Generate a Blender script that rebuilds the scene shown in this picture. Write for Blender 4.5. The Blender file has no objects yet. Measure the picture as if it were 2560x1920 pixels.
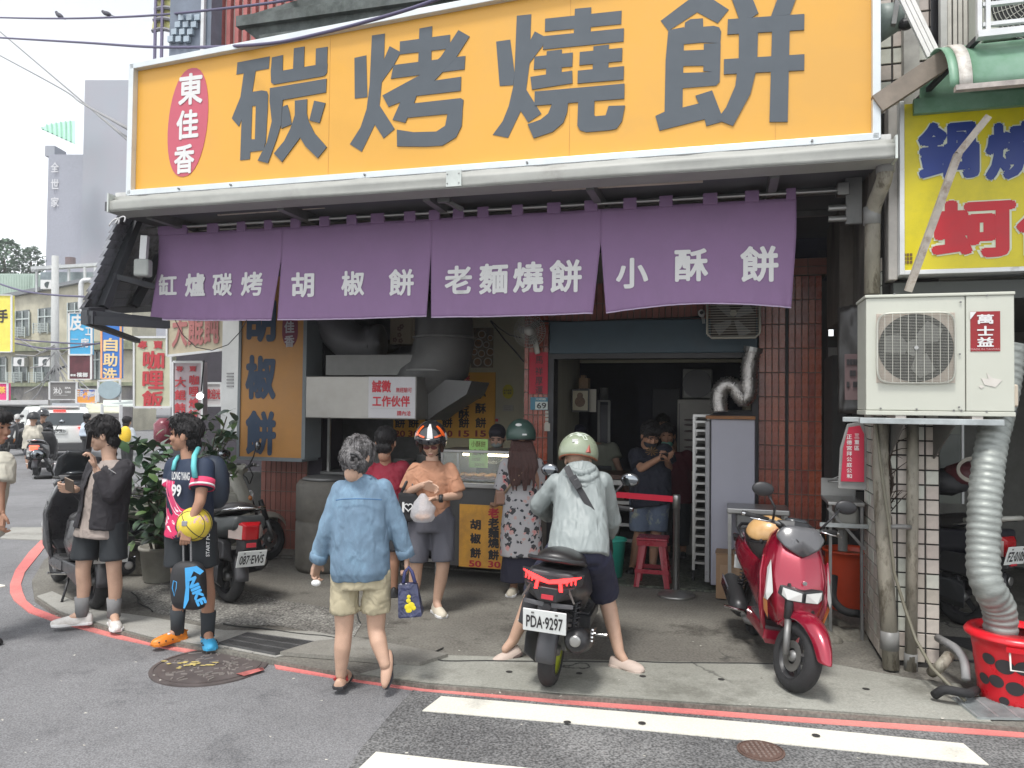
import bpy, bmesh, math, random
from mathutils import Vector, Matrix, noise
random.seed(7)
V = Vector
sc = bpy.context.scene
C = sc.collection
PI = math.pi
FPX, HC, PITCH, ROLL = 1921.0, 1.75, math.atan(50/1921), 0.011
CM = Matrix.Rotation(PI/2+PITCH, 3, 'X') @ Matrix.Rotation(ROLL, 3, 'Z')
CAM = V((0, 0, HC))
cd = bpy.data.cameras.new('camera'); cam = bpy.data.objects.new('camera', cd); C.objects.link(cam)
cd.sensor_width = 36; cd.lens = 36*FPX/2560; cd.clip_end = 600; cd.clip_start = .05
cam.matrix_world = Matrix.Translation(CAM) @ CM.to_4x4()
sc.camera = cam
w = bpy.data.worlds.new('World'); sc.world = w; w.use_nodes = True
nt = w.node_tree
bg = nt.nodes['Background']; bg.inputs[1].default_value = 0.148
sky = nt.nodes.new('ShaderNodeTexSky'); sky.sky_type = 'NISHITA'; sky.sun_disc = False
SUN_EL, SUN_AZ = math.radians(66), math.radians(205)
sky.sun_elevation = SUN_EL; sky.sun_rotation = SUN_AZ
sky.air_density = 1.0; sky.dust_density = 1.0; sky.ozone_density = 1
hs = nt.nodes.new('ShaderNodeHueSaturation'); hs.inputs['Saturation'].default_value = .16; hs.inputs['Value'].default_value = 1.0
nt.links.new(sky.outputs[0], hs.inputs['Color']); nt.links.new(hs.outputs[0], bg.inputs[0])
sl = bpy.data.lights.new('sun', 'SUN'); sl.energy = 1.5; sl.angle = math.radians(12); sl.color = (1, .97, .93)
so = bpy.data.objects.new('sun', sl); C.objects.link(so)
sd = V((math.sin(SUN_AZ)*math.cos(SUN_EL), math.cos(SUN_AZ)*math.cos(SUN_EL), math.sin(SUN_EL)))
so.rotation_euler = sd.to_track_quat('Z', 'Y').to_euler()
sc.view_settings.view_transform = 'Standard'; sc.view_settings.look = 'None'
sc.view_settings.exposure = 1.05; sc.view_settings.gamma = 1
sc.view_settings.use_curve_mapping = False
sc.cycles.use_denoising = True
sc.cycles.max_bounces = 6; sc.cycles.diffuse_bounces = 3; sc.cycles.glossy_bounces = 3; sc.cycles.transmission_bounces = 4

ANG = math.radians(15.5)
FAC = Matrix.Rotation(-ANG, 4, 'Z')            # facade frame: x along the front, y into the shop, z up
FI = FAC.inverted()
ID = Matrix.Identity(4)
def ray(px, py): return CM @ V(((px-1280)/FPX, -(py-960)/FPX, -1))
def W(px, py, D):
    r = ray(px, py); return CAM + r*(D/r.y)
def G(px, py, z=0.0):
    r = ray(px, py); return CAM + r*((z-HC)/r.z)
def F(px, py, t):                               # -> facade coordinates on plane t
    r = FI.to_3x3() @ ray(px, py); c = FI @ CAM; return c + r*((t-c.y)/r.y)
def fw(p): return FAC @ V(p)

def lin(c):
    c = c/255; return c/12.92 if c <= .04045 else ((c+.055)/1.055)**2.4
def rgb(r, g, b, k=1.0): return (lin(r)*k, lin(g)*k, lin(b)*k)

MC = {}
def mat(name, col, rough=.6, metal=0, var=.12, sc_=6, bump=0, bs=40, col2=None, c2=None, em=0, alpha=1, trans=0, coat=0, stretch=None, spec=.5, thr=(.45, .65), sc2=3, lo=None):
    if name in MC: return MC[name]
    m = bpy.data.materials.new(name); m.use_nodes = True; n = m.node_tree; b = n.nodes['Principled BSDF']
    L = n.links.new
    tc = n.nodes.new('ShaderNodeTexCoord'); mp = n.nodes.new('ShaderNodeMapping'); L(tc.outputs['Object'], mp.inputs[0])
    if stretch: mp.inputs['Scale'].default_value = stretch
    nz = n.nodes.new('ShaderNodeTexNoise'); nz.inputs['Scale'].default_value = sc_; nz.inputs['Detail'].default_value = 6; nz.inputs['Roughness'].default_value = .65
    L(mp.outputs[0], nz.inputs['Vector'])
    mr = n.nodes.new('ShaderNodeMapRange'); mr.inputs[1].default_value = .3; mr.inputs[2].default_value = .7
    mr.inputs[3].default_value = 1-var; mr.inputs[4].default_value = 1+var*.6
    L(nz.outputs[0], mr.inputs[0])
    mx = n.nodes.new('ShaderNodeMix'); mx.data_type = 'RGBA'; mx.blend_type = 'MULTIPLY'; mx.inputs[0].default_value = 1
    mx.inputs[6].default_value = (*col, 1); L(mr.outputs[0], mx.inputs[7])
    out = mx.outputs[2]
    if col2:
        n2 = n.nodes.new('ShaderNodeTexNoise'); n2.inputs['Scale'].default_value = sc2; n2.inputs['Detail'].default_value = 8; n2.inputs['Roughness'].default_value = .7
        L(mp.outputs[0], n2.inputs['Vector'])
        r2 = n.nodes.new('ShaderNodeMapRange'); r2.inputs[1].default_value = thr[0]; r2.inputs[2].default_value = thr[1]
        L(n2.outputs[0], r2.inputs[0])
        m2 = n.nodes.new('ShaderNodeMix'); m2.data_type = 'RGBA'; L(r2.outputs[0], m2.inputs[0])
        L(out, m2.inputs[6]); m2.inputs[7].default_value = (*col2, 1); out = m2.outputs[2]
    L(out, b.inputs['Base Color'])
    rr = n.nodes.new('ShaderNodeMapRange'); rr.inputs[1].default_value = .3; rr.inputs[2].default_value = .7
    rr.inputs[3].default_value = max(.03, rough-.08); rr.inputs[4].default_value = min(1, rough+.08)
    L(nz.outputs[0], rr.inputs[0]); L(rr.outputs[0], b.inputs['Roughness'])
    b.inputs['Metallic'].default_value = metal
    b.inputs['Specular IOR Level'].default_value = spec
    if bump:
        n3 = n.nodes.new('ShaderNodeTexNoise'); n3.inputs['Scale'].default_value = bs; n3.inputs['Detail'].default_value = 5 if bs > 20 else 1.5; n3.inputs['Distortion'].default_value = 0 if bs > 20 else .8
        L(mp.outputs[0], n3.inputs['Vector'])
        bu = n.nodes.new('ShaderNodeBump'); bu.inputs['Strength'].default_value = bump; bu.inputs['Distance'].default_value = .02 if bs > 20 else .035
        L(n3.outputs[0], bu.inputs['Height']); L(bu.outputs[0], b.inputs['Normal'])
    if em:
        b.inputs['Emission Color'].default_value = (*col, 1); b.inputs['Emission Strength'].default_value = em
    if coat: b.inputs['Coat Weight'].default_value = coat; b.inputs['Coat Roughness'].default_value = .06
    if trans: b.inputs['Transmission Weight'].default_value = trans
    if alpha < 1: b.inputs['Alpha'].default_value = alpha
    MC[name] = m; return m

PM = {}
def setp(o, label=None, cat=None, group=None, kind=None):
    if label: o['label'] = label
    if cat: o['category'] = cat
    if group: o['group'] = group
    if kind: o['kind'] = kind
    return o
def thing(name, label, cat, loc, rot=0.0, group=None):
    o = bpy.data.objects.new(name, None); o.empty_display_size = .1; C.objects.link(o)
    loc = V(loc); o.location = loc; o.rotation_euler = (0, 0, rot)
    PM[o] = Matrix.Translation(loc) @ Matrix.Rotation(rot, 4, 'Z')
    return setp(o, label, cat, group)
def fthing(name, label, cat, p, group=None):    # p in facade coordinates
    return thing(name, label, cat, fw(p), -ANG, group)
TXT = {}
WS = bpy.data.scenes.new('workshop')             # an empty scene in which meshes are baked quickly; removed at the end
def evald(o):
    WS.collection.objects.link(o)
    with bpy.context.temp_override(scene=WS, view_layer=WS.view_layers[0]):
        m = bpy.data.meshes.new_from_object(o.evaluated_get(bpy.context.evaluated_depsgraph_get()))
    WS.collection.objects.unlink(o); return m
def glyph(s, bold):
    k = (s, bold)
    if k not in TXT:
        c = bpy.data.curves.new('lettering', 'FONT'); c.body = s; c.size = 1; c.offset = bold; c.resolution_u = 3; c.fill_mode = 'FRONT'
        o = bpy.data.objects.new('lettering', c)
        m = evald(o)
        vs = [(v.co.x, v.co.y) for v in m.vertices]; fs = [tuple(p.vertices) for p in m.polygons]
        bpy.data.objects.remove(o); bpy.data.curves.remove(c); bpy.data.meshes.remove(m)
        xs = [v[0] for v in vs] or [0]; ys = [v[1] for v in vs] or [0]
        TXT[k] = (vs, fs, min(xs), max(xs), min(ys), max(ys))
    return TXT[k]

class MB:
    def __init__(s, M=None): s.v = []; s.f = []; s.M = M
    def add(s, vs, fs, M=None):
        n = len(s.v); m = M if M is not None else None
        for p in vs:
            p = V(p)
            if m is not None: p = m @ p
            if s.M is not None: p = s.M @ p
            s.v.append(p)
        s.f += [tuple(i+n for i in f) for f in fs]; return s
    def box(s, x0, x1, y0, y1, z0, z1, M=None):
        return s.add([(x0,y0,z0),(x1,y0,z0),(x1,y1,z0),(x0,y1,z0),(x0,y0,z1),(x1,y0,z1),(x1,y1,z1),(x0,y1,z1)],
                     [(0,3,2,1),(4,5,6,7),(0,1,5,4),(1,2,6,5),(2,3,7,6),(3,0,4,7)], M)
    def bar(s, a, b, wx, wy=None, up=(0,0,1)):      # rectangular bar between two points
        a, b = V(a), V(b); wy = wy or wx; d = (b-a).normalized(); u = V(up)
        if abs(d.dot(u)) > .98: u = V((0,1,0))
        x = d.cross(u).normalized(); y = x.cross(d)
        vs = []
        for p in (a, b):
            for i, j in ((-1,-1),(1,-1),(1,1),(-1,1)): vs.append(p+x*(i*wx/2)+y*(j*wy/2))
        return s.add(vs, [(3,2,1,0),(4,5,6,7),(0,1,5,4),(1,2,6,5),(2,3,7,6),(3,0,4,7)])
    def tube(s, pts, r, n=8, caps=True, close=False):
        pts = [V(p) for p in pts]; k = len(pts); vs = []; fs = []
        rs = r if isinstance(r, (list, tuple)) else [r]*k
        pu = None
        for i, p in enumerate(pts):
            a = pts[i-1] if i else (pts[-1] if close else p); b = pts[(i+1) % k] if (i < k-1 or close) else p
            d = (b-a).normalized()
            if pu is None:
                pu = V((0,0,1)) if abs(d.z) < .9 else V((1,0,0))
            x = d.cross(pu).normalized(); y = x.cross(d).normalized(); pu = y
            for j in range(n):
                t = 2*PI*j/n; vs.append(p+(x*math.cos(t)+y*math.sin(t))*rs[i])
        for i in range(k if close else k-1):
            for j in range(n):
                fs.append((i*n+j, i*n+(j+1) % n, ((i+1) % k)*n+(j+1) % n, ((i+1) % k)*n+j))
        if caps and not close: fs += [tuple(range(n))[::-1], tuple((k-1)*n+j for j in range(n))]
        return s.add(vs, fs)
    def cyl(s, a, b, r, r2=None, n=14): return s.tube([a, b], [r, r if r2 is None else r2], n)
    def ell(s, c, r, n=12, m=8, M=None):
        if not isinstance(r, (tuple, list)): r = (r, r, r)
        vs = [(0,0,1)]; fs = []
        for i in range(1, m):
            for j in range(n):
                a = PI*i/m; b = 2*PI*j/n; vs.append((math.sin(a)*math.cos(b), math.sin(a)*math.sin(b), math.cos(a)))
        vs.append((0,0,-1)); L = len(vs)-1
        for j in range(n):
            fs.append((0, 1+j, 1+(j+1) % n)); fs.append((L, L-n+(j+1) % n, L-n+j))
        for i in range(m-2):
            for j in range(n):
                a = 1+i*n; fs.append((a+j, a+n+j, a+n+(j+1) % n, a+(j+1) % n))
        vs = [V((v[0]*r[0], v[1]*r[1], v[2]*r[2])) for v in vs]
        c = V(c)
        return s.add([(M @ v if M is not None else v)+c for v in vs], fs)
    def lathe(s, prof, n=20, M=None, caps=True):     # (r,z) about z
        vs = []; fs = []; k = len(prof)
        for r, z in prof:
            for j in range(n): t = 2*PI*j/n; vs.append((r*math.cos(t), r*math.sin(t), z))
        for i in range(k-1):
            for j in range(n): fs.append((i*n+j, i*n+(j+1) % n, (i+1)*n+(j+1) % n, (i+1)*n+j))
        if caps: fs += [tuple(range(n))[::-1], tuple((k-1)*n+j for j in range(n))]
        return s.add(vs, fs, M)
    def loft(s, rings, caps=True, closed=True):
        n = len(rings[0]); k = len(rings); vs = [p for r in rings for p in r]; fs = []
        for i in range(k-1):
            for j in range(n if closed else n-1): fs.append((i*n+j, i*n+(j+1) % n, (i+1)*n+(j+1) % n, (i+1)*n+j))
        if caps and closed: fs += [tuple(range(n))[::-1], tuple((k-1)*n+j for j in range(n))]
        return s.add(vs, fs)
    def hull(s, pts, M=None):
        bm = bmesh.new()
        for p in pts: bm.verts.new(V(p))
        r = bmesh.ops.convex_hull(bm, input=bm.verts)
        bmesh.ops.delete(bm, geom=list({g for g in r['geom_interior']+r['geom_unused'] if isinstance(g, bmesh.types.BMVert)}), context='VERTS')
        bm.normal_update(); bm.verts.index_update()
        vs = [v.co.copy() for v in bm.verts]; fs = [tuple(v.index for v in f.verts) for f in bm.faces]
        bm.free(); return s.add(vs, fs, M)
    def sym(s, pts):                                 # hull of points mirrored in y
        return s.hull([p for q in pts for p in (q, (q[0], -q[1], q[2]))])
    def prism(s, poly, f):                           # poly: list of 2-D points; f(p, side) -> 3-D
        n = len(poly)
        a = sum(poly[i][0]*poly[(i+1) % n][1]-poly[(i+1) % n][0]*poly[i][1] for i in range(n))
        if a < 0: poly = poly[::-1]
        vs = [f(p, 0) for p in poly]+[f(p, 1) for p in poly]
        return s.add(vs, [tuple(range(n)), tuple(range(2*n-1, n-1, -1))]+[(i, n+i, n+(i+1) % n, (i+1) % n) for i in range(n)])
    def grid(s, f, nu, nv):
        vs = [f(i/nu, j/nv) for i in range(nu+1) for j in range(nv+1)]
        fs = [(i*(nv+1)+j, (i+1)*(nv+1)+j, (i+1)*(nv+1)+j+1, i*(nv+1)+j+1) for i in range(nu) for j in range(nv)]
        return s.add(vs, fs)
    def text(s, body, c, w=None, h=None, ux=(1,0,0), uy=(0,0,1), bold=.012, vert=False, gap=1.08, rot=0):
        ux, uy, c = V(ux).normalized(), V(uy).normalized(), V(c)
        if rot: ux, uy = ux*math.cos(rot)+uy*math.sin(rot), uy*math.cos(rot)-ux*math.sin(rot)
        if vert:                                     # h = character height; c = centre of first
            for i, ch in enumerate(body):
                if ch != ' ': s.text(ch, c-uy*(i*h*gap), w=w or h, h=h, ux=ux, uy=uy, bold=bold)
            return s
        vs, fs, x0, x1, y0, y1 = glyph(body, 0)
        if not vs: return s
        x0 -= bold; x1 += bold; y0 -= bold; y1 += bold
        if h is None: k = w/(x1-x0); ky = k
        else:
            ky = h/max(y1-y0, .45); k = w/(x1-x0) if w else ky
            if len(body) == 1 and w and (x1-x0) < .45 and body in '一1小': k = ky
        un = ux.cross(uy); dirs = [(0, 0)]
        if bold >= .008: dirs += [(math.cos(q*PI/4), math.sin(q*PI/4)) for q in (range(8) if bold > .02 else range(0, 8, 2))]
        for i, (dx, dy) in enumerate(dirs):
            s.add([c+ux*((x+dx*bold-(x0+x1)/2)*k)+uy*((y+dy*bold-(y0+y1)/2)*ky)+un*(i*.0002) for x, y in vs], fs)
        return s
    def obj(s, name, m, parent=None, fr=None, smooth=False, bevel=0, sub=0, solid=0, remesh=0, rsm=0, disp=None, label=None, cat=None, group=None, kind=None, bseg=2, dec=0, weld=0):
        me = bpy.data.meshes.new(name)
        T = (PM[parent].inverted() if parent is not None else ID) @ (fr if fr is not None else ID)
        me.from_pydata([T @ p for p in s.v], [], s.f); me.update()
        o = bpy.data.objects.new(name, me)
        PM[o] = PM[parent] if parent is not None else ID
        bm = bmesh.new(); bm.from_mesh(me)
        if weld: bmesh.ops.remove_doubles(bm, verts=bm.verts, dist=weld)
        bmesh.ops.recalc_face_normals(bm, faces=bm.faces); bm.to_mesh(me); bm.free()
        if remesh:
            q = o.modifiers.new('r', 'REMESH'); q.mode = 'VOXEL'; q.voxel_size = remesh; q.use_smooth_shade = True
        if rsm:
            q = o.modifiers.new('s', 'SMOOTH'); q.iterations = rsm; q.factor = .5
        if remesh or rsm:
            me2 = evald(o)
            o.modifiers.clear(); o.data = me2; me = me2; me.name = name
        C.objects.link(o)
        if parent is not None: o.parent = parent
        if disp: disp(me)
        if bevel:
            q = o.modifiers.new('b', 'BEVEL'); q.width = bevel; q.segments = bseg; q.limit_method = 'ANGLE'; q.angle_limit = .6; q.harden_normals = False
        if solid:
            q = o.modifiers.new('t', 'SOLIDIFY'); q.thickness = solid; q.offset = 0
        if sub:
            q = o.modifiers.new('u', 'SUBSURF'); q.levels = sub; q.render_levels = sub
        if smooth: me.polygons.foreach_set('use_smooth', [True]*len(me.polygons))
        me.materials.clear(); me.materials.append(m)
        return setp(o, label, cat, group, kind)
def place(src, name, parent, Ml):                    # a copy sharing mesh data
    o = src.copy(); o.name = name; C.objects.link(o); o.parent = parent; o.matrix_local = Ml
    for k in ('label', 'category', 'group'):
        if k in o: del o[k]
    return o
def copy_tree(o, parent=None):
    c = o.copy(); C.objects.link(c)
    if parent is not None: c.parent = parent
    for ch in o.children: copy_tree(ch, c)
    return c
def wrinkle(amp, scale, st=(1,1,1), seed=0):
    def f(me):
        n = len(me.vertices); no = [0.0]*(3*n); me.vertices.foreach_get('normal', no); co = [0.0]*(3*n); me.vertices.foreach_get('co', co); N = noise.noise
        for i in range(n):
            x, y, z = co[3*i:3*i+3]; q = V((x*st[0]+z*.25, y*st[1], z*st[2]+x*.2))*scale+V((seed, seed*2, 0))
            q += V((N(q*.7), 0, N(q*.7+V((7, 1, 3)))))*.8
            d = .45-1.7*abs(N(q))+.5*(.4-1.5*abs(N(q*2.1+V((3, 3, 3)))))
            for k in range(3): co[3*i+k] += no[3*i+k]*d*amp
        me.vertices.foreach_set('co', co); me.update()
    return f
def node_mat(name):
    m = bpy.data.materials.new(name); m.use_nodes = True; MC[name] = m
    return m, m.node_tree, m.node_tree.nodes['Principled BSDF']
def ground_mat(name, base, dark, light, speck=120, crack=None, rough=.85, stain=.6, sp=.35, wet=None):
    m, n, b = node_mat(name); L = n.links.new; N = n.nodes.new
    g = N('ShaderNodeNewGeometry')
    def noi(sc_, det=6, ro=.6, off=0):
        q = N('ShaderNodeTexNoise'); q.inputs['Scale'].default_value = sc_; q.inputs['Detail'].default_value = det; q.inputs['Roughness'].default_value = ro
        if off:
            a = N('ShaderNodeVectorMath'); a.inputs[1].default_value = (off, off*.7, 0); L(g.outputs['Position'], a.inputs[0]); L(a.outputs[0], q.inputs['Vector'])
        else: L(g.outputs['Position'], q.inputs['Vector'])
        return q.outputs[0]
    def rng(o, a, b_, c=0, d=1):
        q = N('ShaderNodeMapRange'); q.inputs[1].default_value = a; q.inputs[2].default_value = b_; q.inputs[3].default_value = c; q.inputs[4].default_value = d; L(o, q.inputs[0]); return q.outputs[0]
    def mix(f, a, bb, bt='MIX'):
        q = N('ShaderNodeMix'); q.data_type = 'RGBA'; q.blend_type = bt
        if isinstance(f, float): q.inputs[0].default_value = f
        else: L(f, q.inputs[0])
        for i, x in ((6, a), (7, bb)):
            if isinstance(x, tuple): q.inputs[i].default_value = (*x, 1)
            else: L(x, q.inputs[i])
        return q.outputs[2]
    c = mix(rng(noi(.7, 8, .7), .42, .62), base, light)
    c = mix(rng(noi(1.1, 9, .75, 13), .54, .66, 0, stain), c, dark)
    c = mix(rng(noi(speck, 2, .5), .35, .65), c, mix(1.0, c, (1-sp, 1-sp, 1-sp), 'MULTIPLY'))
    c = mix(rng(noi(speck*.45, 2, .5, 3), .62, .72, 0, sp), c, light)
    hgt = noi(speck, 3)
    if crack:
        v = N('ShaderNodeTexVoronoi'); v.feature = 'DISTANCE_TO_EDGE'; v.inputs['Scale'].default_value = crack
        a = N('ShaderNodeVectorMath'); a.operation = 'ADD'; q = N('ShaderNodeTexNoise'); q.inputs['Scale'].default_value = 2.5; q.inputs['Detail'].default_value = 6
        L(g.outputs['Position'], q.inputs['Vector']); s_ = N('ShaderNodeVectorMath'); s_.operation = 'SCALE'; s_.inputs['Scale'].default_value = .55
        L(q.outputs['Color'], s_.inputs[0]); L(s_.outputs[0], a.inputs[0]); L(g.outputs['Position'], a.inputs[1]); L(a.outputs[0], v.inputs['Vector'])
        mk = N('ShaderNodeMath'); mk.operation = 'MULTIPLY'; L(rng(v.outputs['Distance'], 0, .008, 1, 0), mk.inputs[0]); L(rng(noi(.5, 3, .5, 31), .56, .62), mk.inputs[1])
        c = mix(mk.outputs[0], c, (.03, .03, .028))
    L(c, b.inputs['Base Color'])
    L(rng(noi(3, 4, .6, 5), .3, .7, rough-.12, rough+.1), b.inputs['Roughness'])
    if wet: L(rng(noi(wet, 5, .6, 8), .4, .6, .35, rough), b.inputs['Roughness'])
    bu = N('ShaderNodeBump'); bu.inputs['Strength'].default_value = .5; bu.inputs['Distance'].default_value = .004
    L(hgt, bu.inputs['Height']); L(bu.outputs[0], b.inputs['Normal'])
    b.inputs['Specular IOR Level'].default_value = .35
    return m
ASPH = ground_mat('asphalt', (.205, .205, .21), (.11, .11, .115), (.25, .25, .255), speck=110, stain=.75, sp=.45)
CONC = ground_mat('concrete_floor', (.165, .155, .135), (.06, .053, .045), (.235, .225, .195), speck=55, crack=.55, stain=.95, sp=.35)
PEBB = ground_mat('pebble_floor', (.22, .21, .19), (.09, .085, .08), (.45, .44, .4), speck=60, stain=.5, sp=.75)
TERR = ground_mat('terrazzo_floor', (.055, .06, .05), (.03, .03, .028), (.2, .22, .17), speck=38, stain=.4, sp=.8, rough=.45)
WHITE = ground_mat('road_paint', (.66, .64, .56), (.24, .235, .22), (.72, .7, .62), speck=90, stain=.55, sp=.12, crack=.9)
REDP = ground_mat('red_road_paint', (.62, .17, .16), (.25, .12, .115), (.68, .25, .22), speck=90, stain=.6, sp=.15, crack=.9)
def sheet(name, pts, z0, z1, m, **k):
    mb = MB(); mb.prism([(p[0], p[1]) for p in pts], lambda p, s: V((p[0], p[1], z1 if s else z0)))
    return mb.obj(name, m, **k)
sheet('road', [(-220, -30), (60, -30), (60, 260), (-220, 260)], -.6, -.034, ASPH, kind='structure')
def gp(*a): return [G(x, y)[:2] for x, y in a]
sheet('road_patch', [G(x, y, -.03)[:2] for x, y in ((1035, 1722), (1500, 1760), (2100, 1806), (2560, 1842), (2900, 1872), (3100, 2300), (800, 2300), (845, 1965), (905, 1868), (985, 1775))], -.05, -.03, ground_mat('coarse_asphalt', (.155, .155, .155), (.075, .075, .078), (.27, .27, .265), speck=75, stain=.8, sp=.7), kind='structure')
edge = gp((87, 1495), (140, 1532), (246, 1564), (376, 1598), (550, 1625), (690, 1652), (900, 1690), (1065, 1712), (1400, 1738), (1763, 1763), (2026, 1779), (2560, 1819))
ap = edge+[(9, 3.2), (9, 20), (-8, 20)]+[G(*q)[:2] for q in ((385, 1215), (300, 1280), (190, 1340), (110, 1400), (80, 1450))]
sheet('pavement', ap, -.2, 0, CONC, kind='structure')
sheet('pebble_strip', gp((470, 1440), (560, 1462), (690, 1500), (820, 1520), (905, 1560), (880, 1600), (700, 1565), (520, 1560), (380, 1530), (330, 1480), (420, 1455)), .001, .005, PEBB, kind='structure')
LC = ground_mat('pale_concrete', (.31, .305, .275), (.18, .17, .15), (.4, .39, .36), speck=80, crack=.8, stain=.7, sp=.15)
sheet('kerb_strip', gp((92, 1492), (150, 1530), (250, 1560), (380, 1594), (550, 1619), (690, 1645), (880, 1600), (780, 1580), (560, 1578), (380, 1545), (230, 1525), (130, 1480)), .002, .008, LC, kind='structure')
sheet('kerb_strip', gp((900, 1686), (1065, 1708), (1400, 1734), (1763, 1759), (2026, 1775), (2480, 1808), (2400, 1712), (2300, 1702), (2240, 1692), (2080, 1662), (1600, 1655), (1110, 1640), (1010, 1660)), .002, .007, ground_mat('grey_concrete', (.27, .27, .235), (.14, .138, .115), (.35, .35, .31), speck=80, crack=.6, stain=.7, sp=.18), kind='structure')
sheet('shop_floor', [fw(p)[:2] for p in ((-2.0, 7.5, 0), (.9, 7.5, 0), (.9, 12.6, 0), (-2.0, 12.6, 0))], .003, .02, TERR, kind='structure')
jm = mat('joint', (.03, .03, .028), rough=.9)
mb = MB()
for a, b in (((880, 1600), (1110, 1652)), ((560, 1560), (880, 1600)), ((1110, 1652), (1600, 1655)), ((1600, 1655), (2080, 1662)), ((830, 1420), (905, 1560)), ((380, 1530), (330, 1480)), ((1010, 1660), (1110, 1620))):
    a, b = G(*a, .008), G(*b, .008); n_ = 14; pts = []
    for i in range(n_+1):
        q = a.lerp(b, i/n_); pts.append(q+V((noise.noise(q*3)*.03, noise.noise(q*4+V((5, 0, 0)))*.03, 0)))
    mb.tube(pts, .006, 4)
mb.obj('slab_joints', jm, kind='stuff')
mb = MB(); a = G(880, 1610); 
sheet('ramp_slab', gp((890, 1603), (1120, 1645), (1050, 1668), (700, 1640), (790, 1612)), .004, .03, ground_mat('ramp_concrete', (.2, .19, .165), (.09, .085, .07), (.28, .27, .24), speck=80, stain=.7, sp=.2), kind='structure')
def band(name, o, i, z, m, **k):
    a = [G(x, y, z) for x, y in o]; b = [G(x, y, z) for x, y in i]; mb = MB(); n = len(a)
    vs = [V((p.x, p.y, zz)) for zz in (z-.01, z) for r in (a, b) for p in r]
    f = []
    for j in range(n-1):
        f += [(j, j+1, n+j+1, n+j), (2*n+j, 3*n+j, 3*n+j+1, 2*n+j+1), (j, 2*n+j, 2*n+j+1, j+1), (n+j, n+j+1, 3*n+j+1, 3*n+j)]
    f += [(0, n, 3*n, 2*n), (n-1, 3*n-1, 4*n-1, 2*n-1)]
    mb.add(vs, f); return mb.obj(name, m, **k)
band('red_kerb_line', [(112, 1340), (72, 1380), (38, 1425), (25, 1460), (25, 1481), (35, 1500), (72, 1530), (137, 1553), (289, 1594), (434, 1624), (492, 1634)],
     [(134, 1338), (98, 1385), (62, 1430), (52, 1460), (57, 1480), (66, 1501), (88, 1519), (142, 1540), (289, 1581), (434, 1611), (538, 1632)], -.026, REDP, kind='structure')
band('red_kerb_line', [(690, 1670), (900, 1704), (1050, 1726), (1425, 1760), (1950, 1801), (2560, 1843)],
     [(686, 1661), (900, 1694), (1050, 1717), (1425, 1748), (1950, 1789), (2560, 1829)], -.026, REDP, kind='structure')
sheet('crosswalk_stripe', [G(x, y, -.025)[:2] for x, y in ((1103, 1740), (1056, 1776), (1480, 1812), (1950, 1858), (2472, 1911), (2408, 1858), (1900, 1808))], -.04, -.025, WHITE, kind='structure')
sheet('crosswalk_stripe', [G(x, y, -.025)[:2] for x, y in ((940, 1879), (850, 1965), (1700, 2050), (1500, 1937), (1223, 1910))], -.04, -.025, WHITE, kind='structure')
q = G(0, 1465, -.025); sheet('road_marking', [(q.x-.4+.45*math.cos(t), q.y+.12*math.sin(t)) for t in [i*PI/8 for i in range(16)]], -.04, -.025, WHITE, kind='structure')
sheet('paver_patch', [G(*p, -.02)[:2] for p in ((30, 1318), (0, 1345), (120, 1350), (160, 1318))], -.04, -.02, LC, kind='structure')
STEEL = mat('stainless', (.42, .42, .41), rough=.38, metal=.9, var=.15, sc_=3, stretch=(1, 1, 6))
DSTEEL = mat('dull_steel', (.22, .22, .215), rough=.5, metal=.6, var=.3, sc_=5)
ALU = mat('aluminium_frame', (.62, .63, .63), rough=.45, metal=.3, var=.12, col2=(.35, .33, .3), sc2=5, thr=(.6, .75))
BLK = mat('black_plastic', (.022, .022, .024), rough=.45, var=.2, sc_=12)
DARK = mat('dark_paint', (.035, .036, .04), rough=.6, var=.3)
RUB = mat('rubber', (.02, .02, .021), rough=.8, var=.3, sc_=30, bump=.2)
GREYM = mat('grey_metal_sheet', (.33, .335, .31), rough=.5, var=.12, col2=(.2, .19, .17), sc2=2, thr=(.6, .8))
WIRE = mat('cable_black', (.02, .02, .022), rough=.6)
WIREG = mat('cable_grey', (.25, .25, .25), rough=.6)
WHT = mat('white_print', (.66, .66, .65), rough=.6, var=.04)
REDT = mat('red_print', (.5, .03, .045), rough=.6, var=.08)
BLKT = mat('black_print', (.03, .028, .03), rough=.6, var=.1)
NAVT = mat('navy_print', (.02, .04, .11), rough=.6, var=.08)
TF = 7.75
shop = fthing('shop_building', 'corner bakery shop open to the street with red tiled pillars and a dark kitchen inside', 'building', (-2, TF, 0))
redtile = [mat('red_tile_%s' % n, c, rough=.28, var=.35, sc_=14, col2=d, sc2=6, thr=(.5, .7), spec=.6) for n, c, d in
           (('a', (.34, .065, .03), (.18, .04, .025)), ('b', (.40, .09, .04), (.2, .045, .028)), ('c', (.27, .05, .028), (.15, .034, .023)))]
dusttile = [mat('dusty_tile_%s' % n, c, rough=.45, var=.3, sc_=14, col2=d, sc2=6, thr=(.45, .7)) for n, c, d in
           (('a', (.27, .10, .075), (.17, .065, .05)), ('b', (.32, .12, .09), (.18, .07, .055)))]
grout = mat('grout', (.17, .15, .13), rough=.9, var=.3)
TILES = {}
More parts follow.
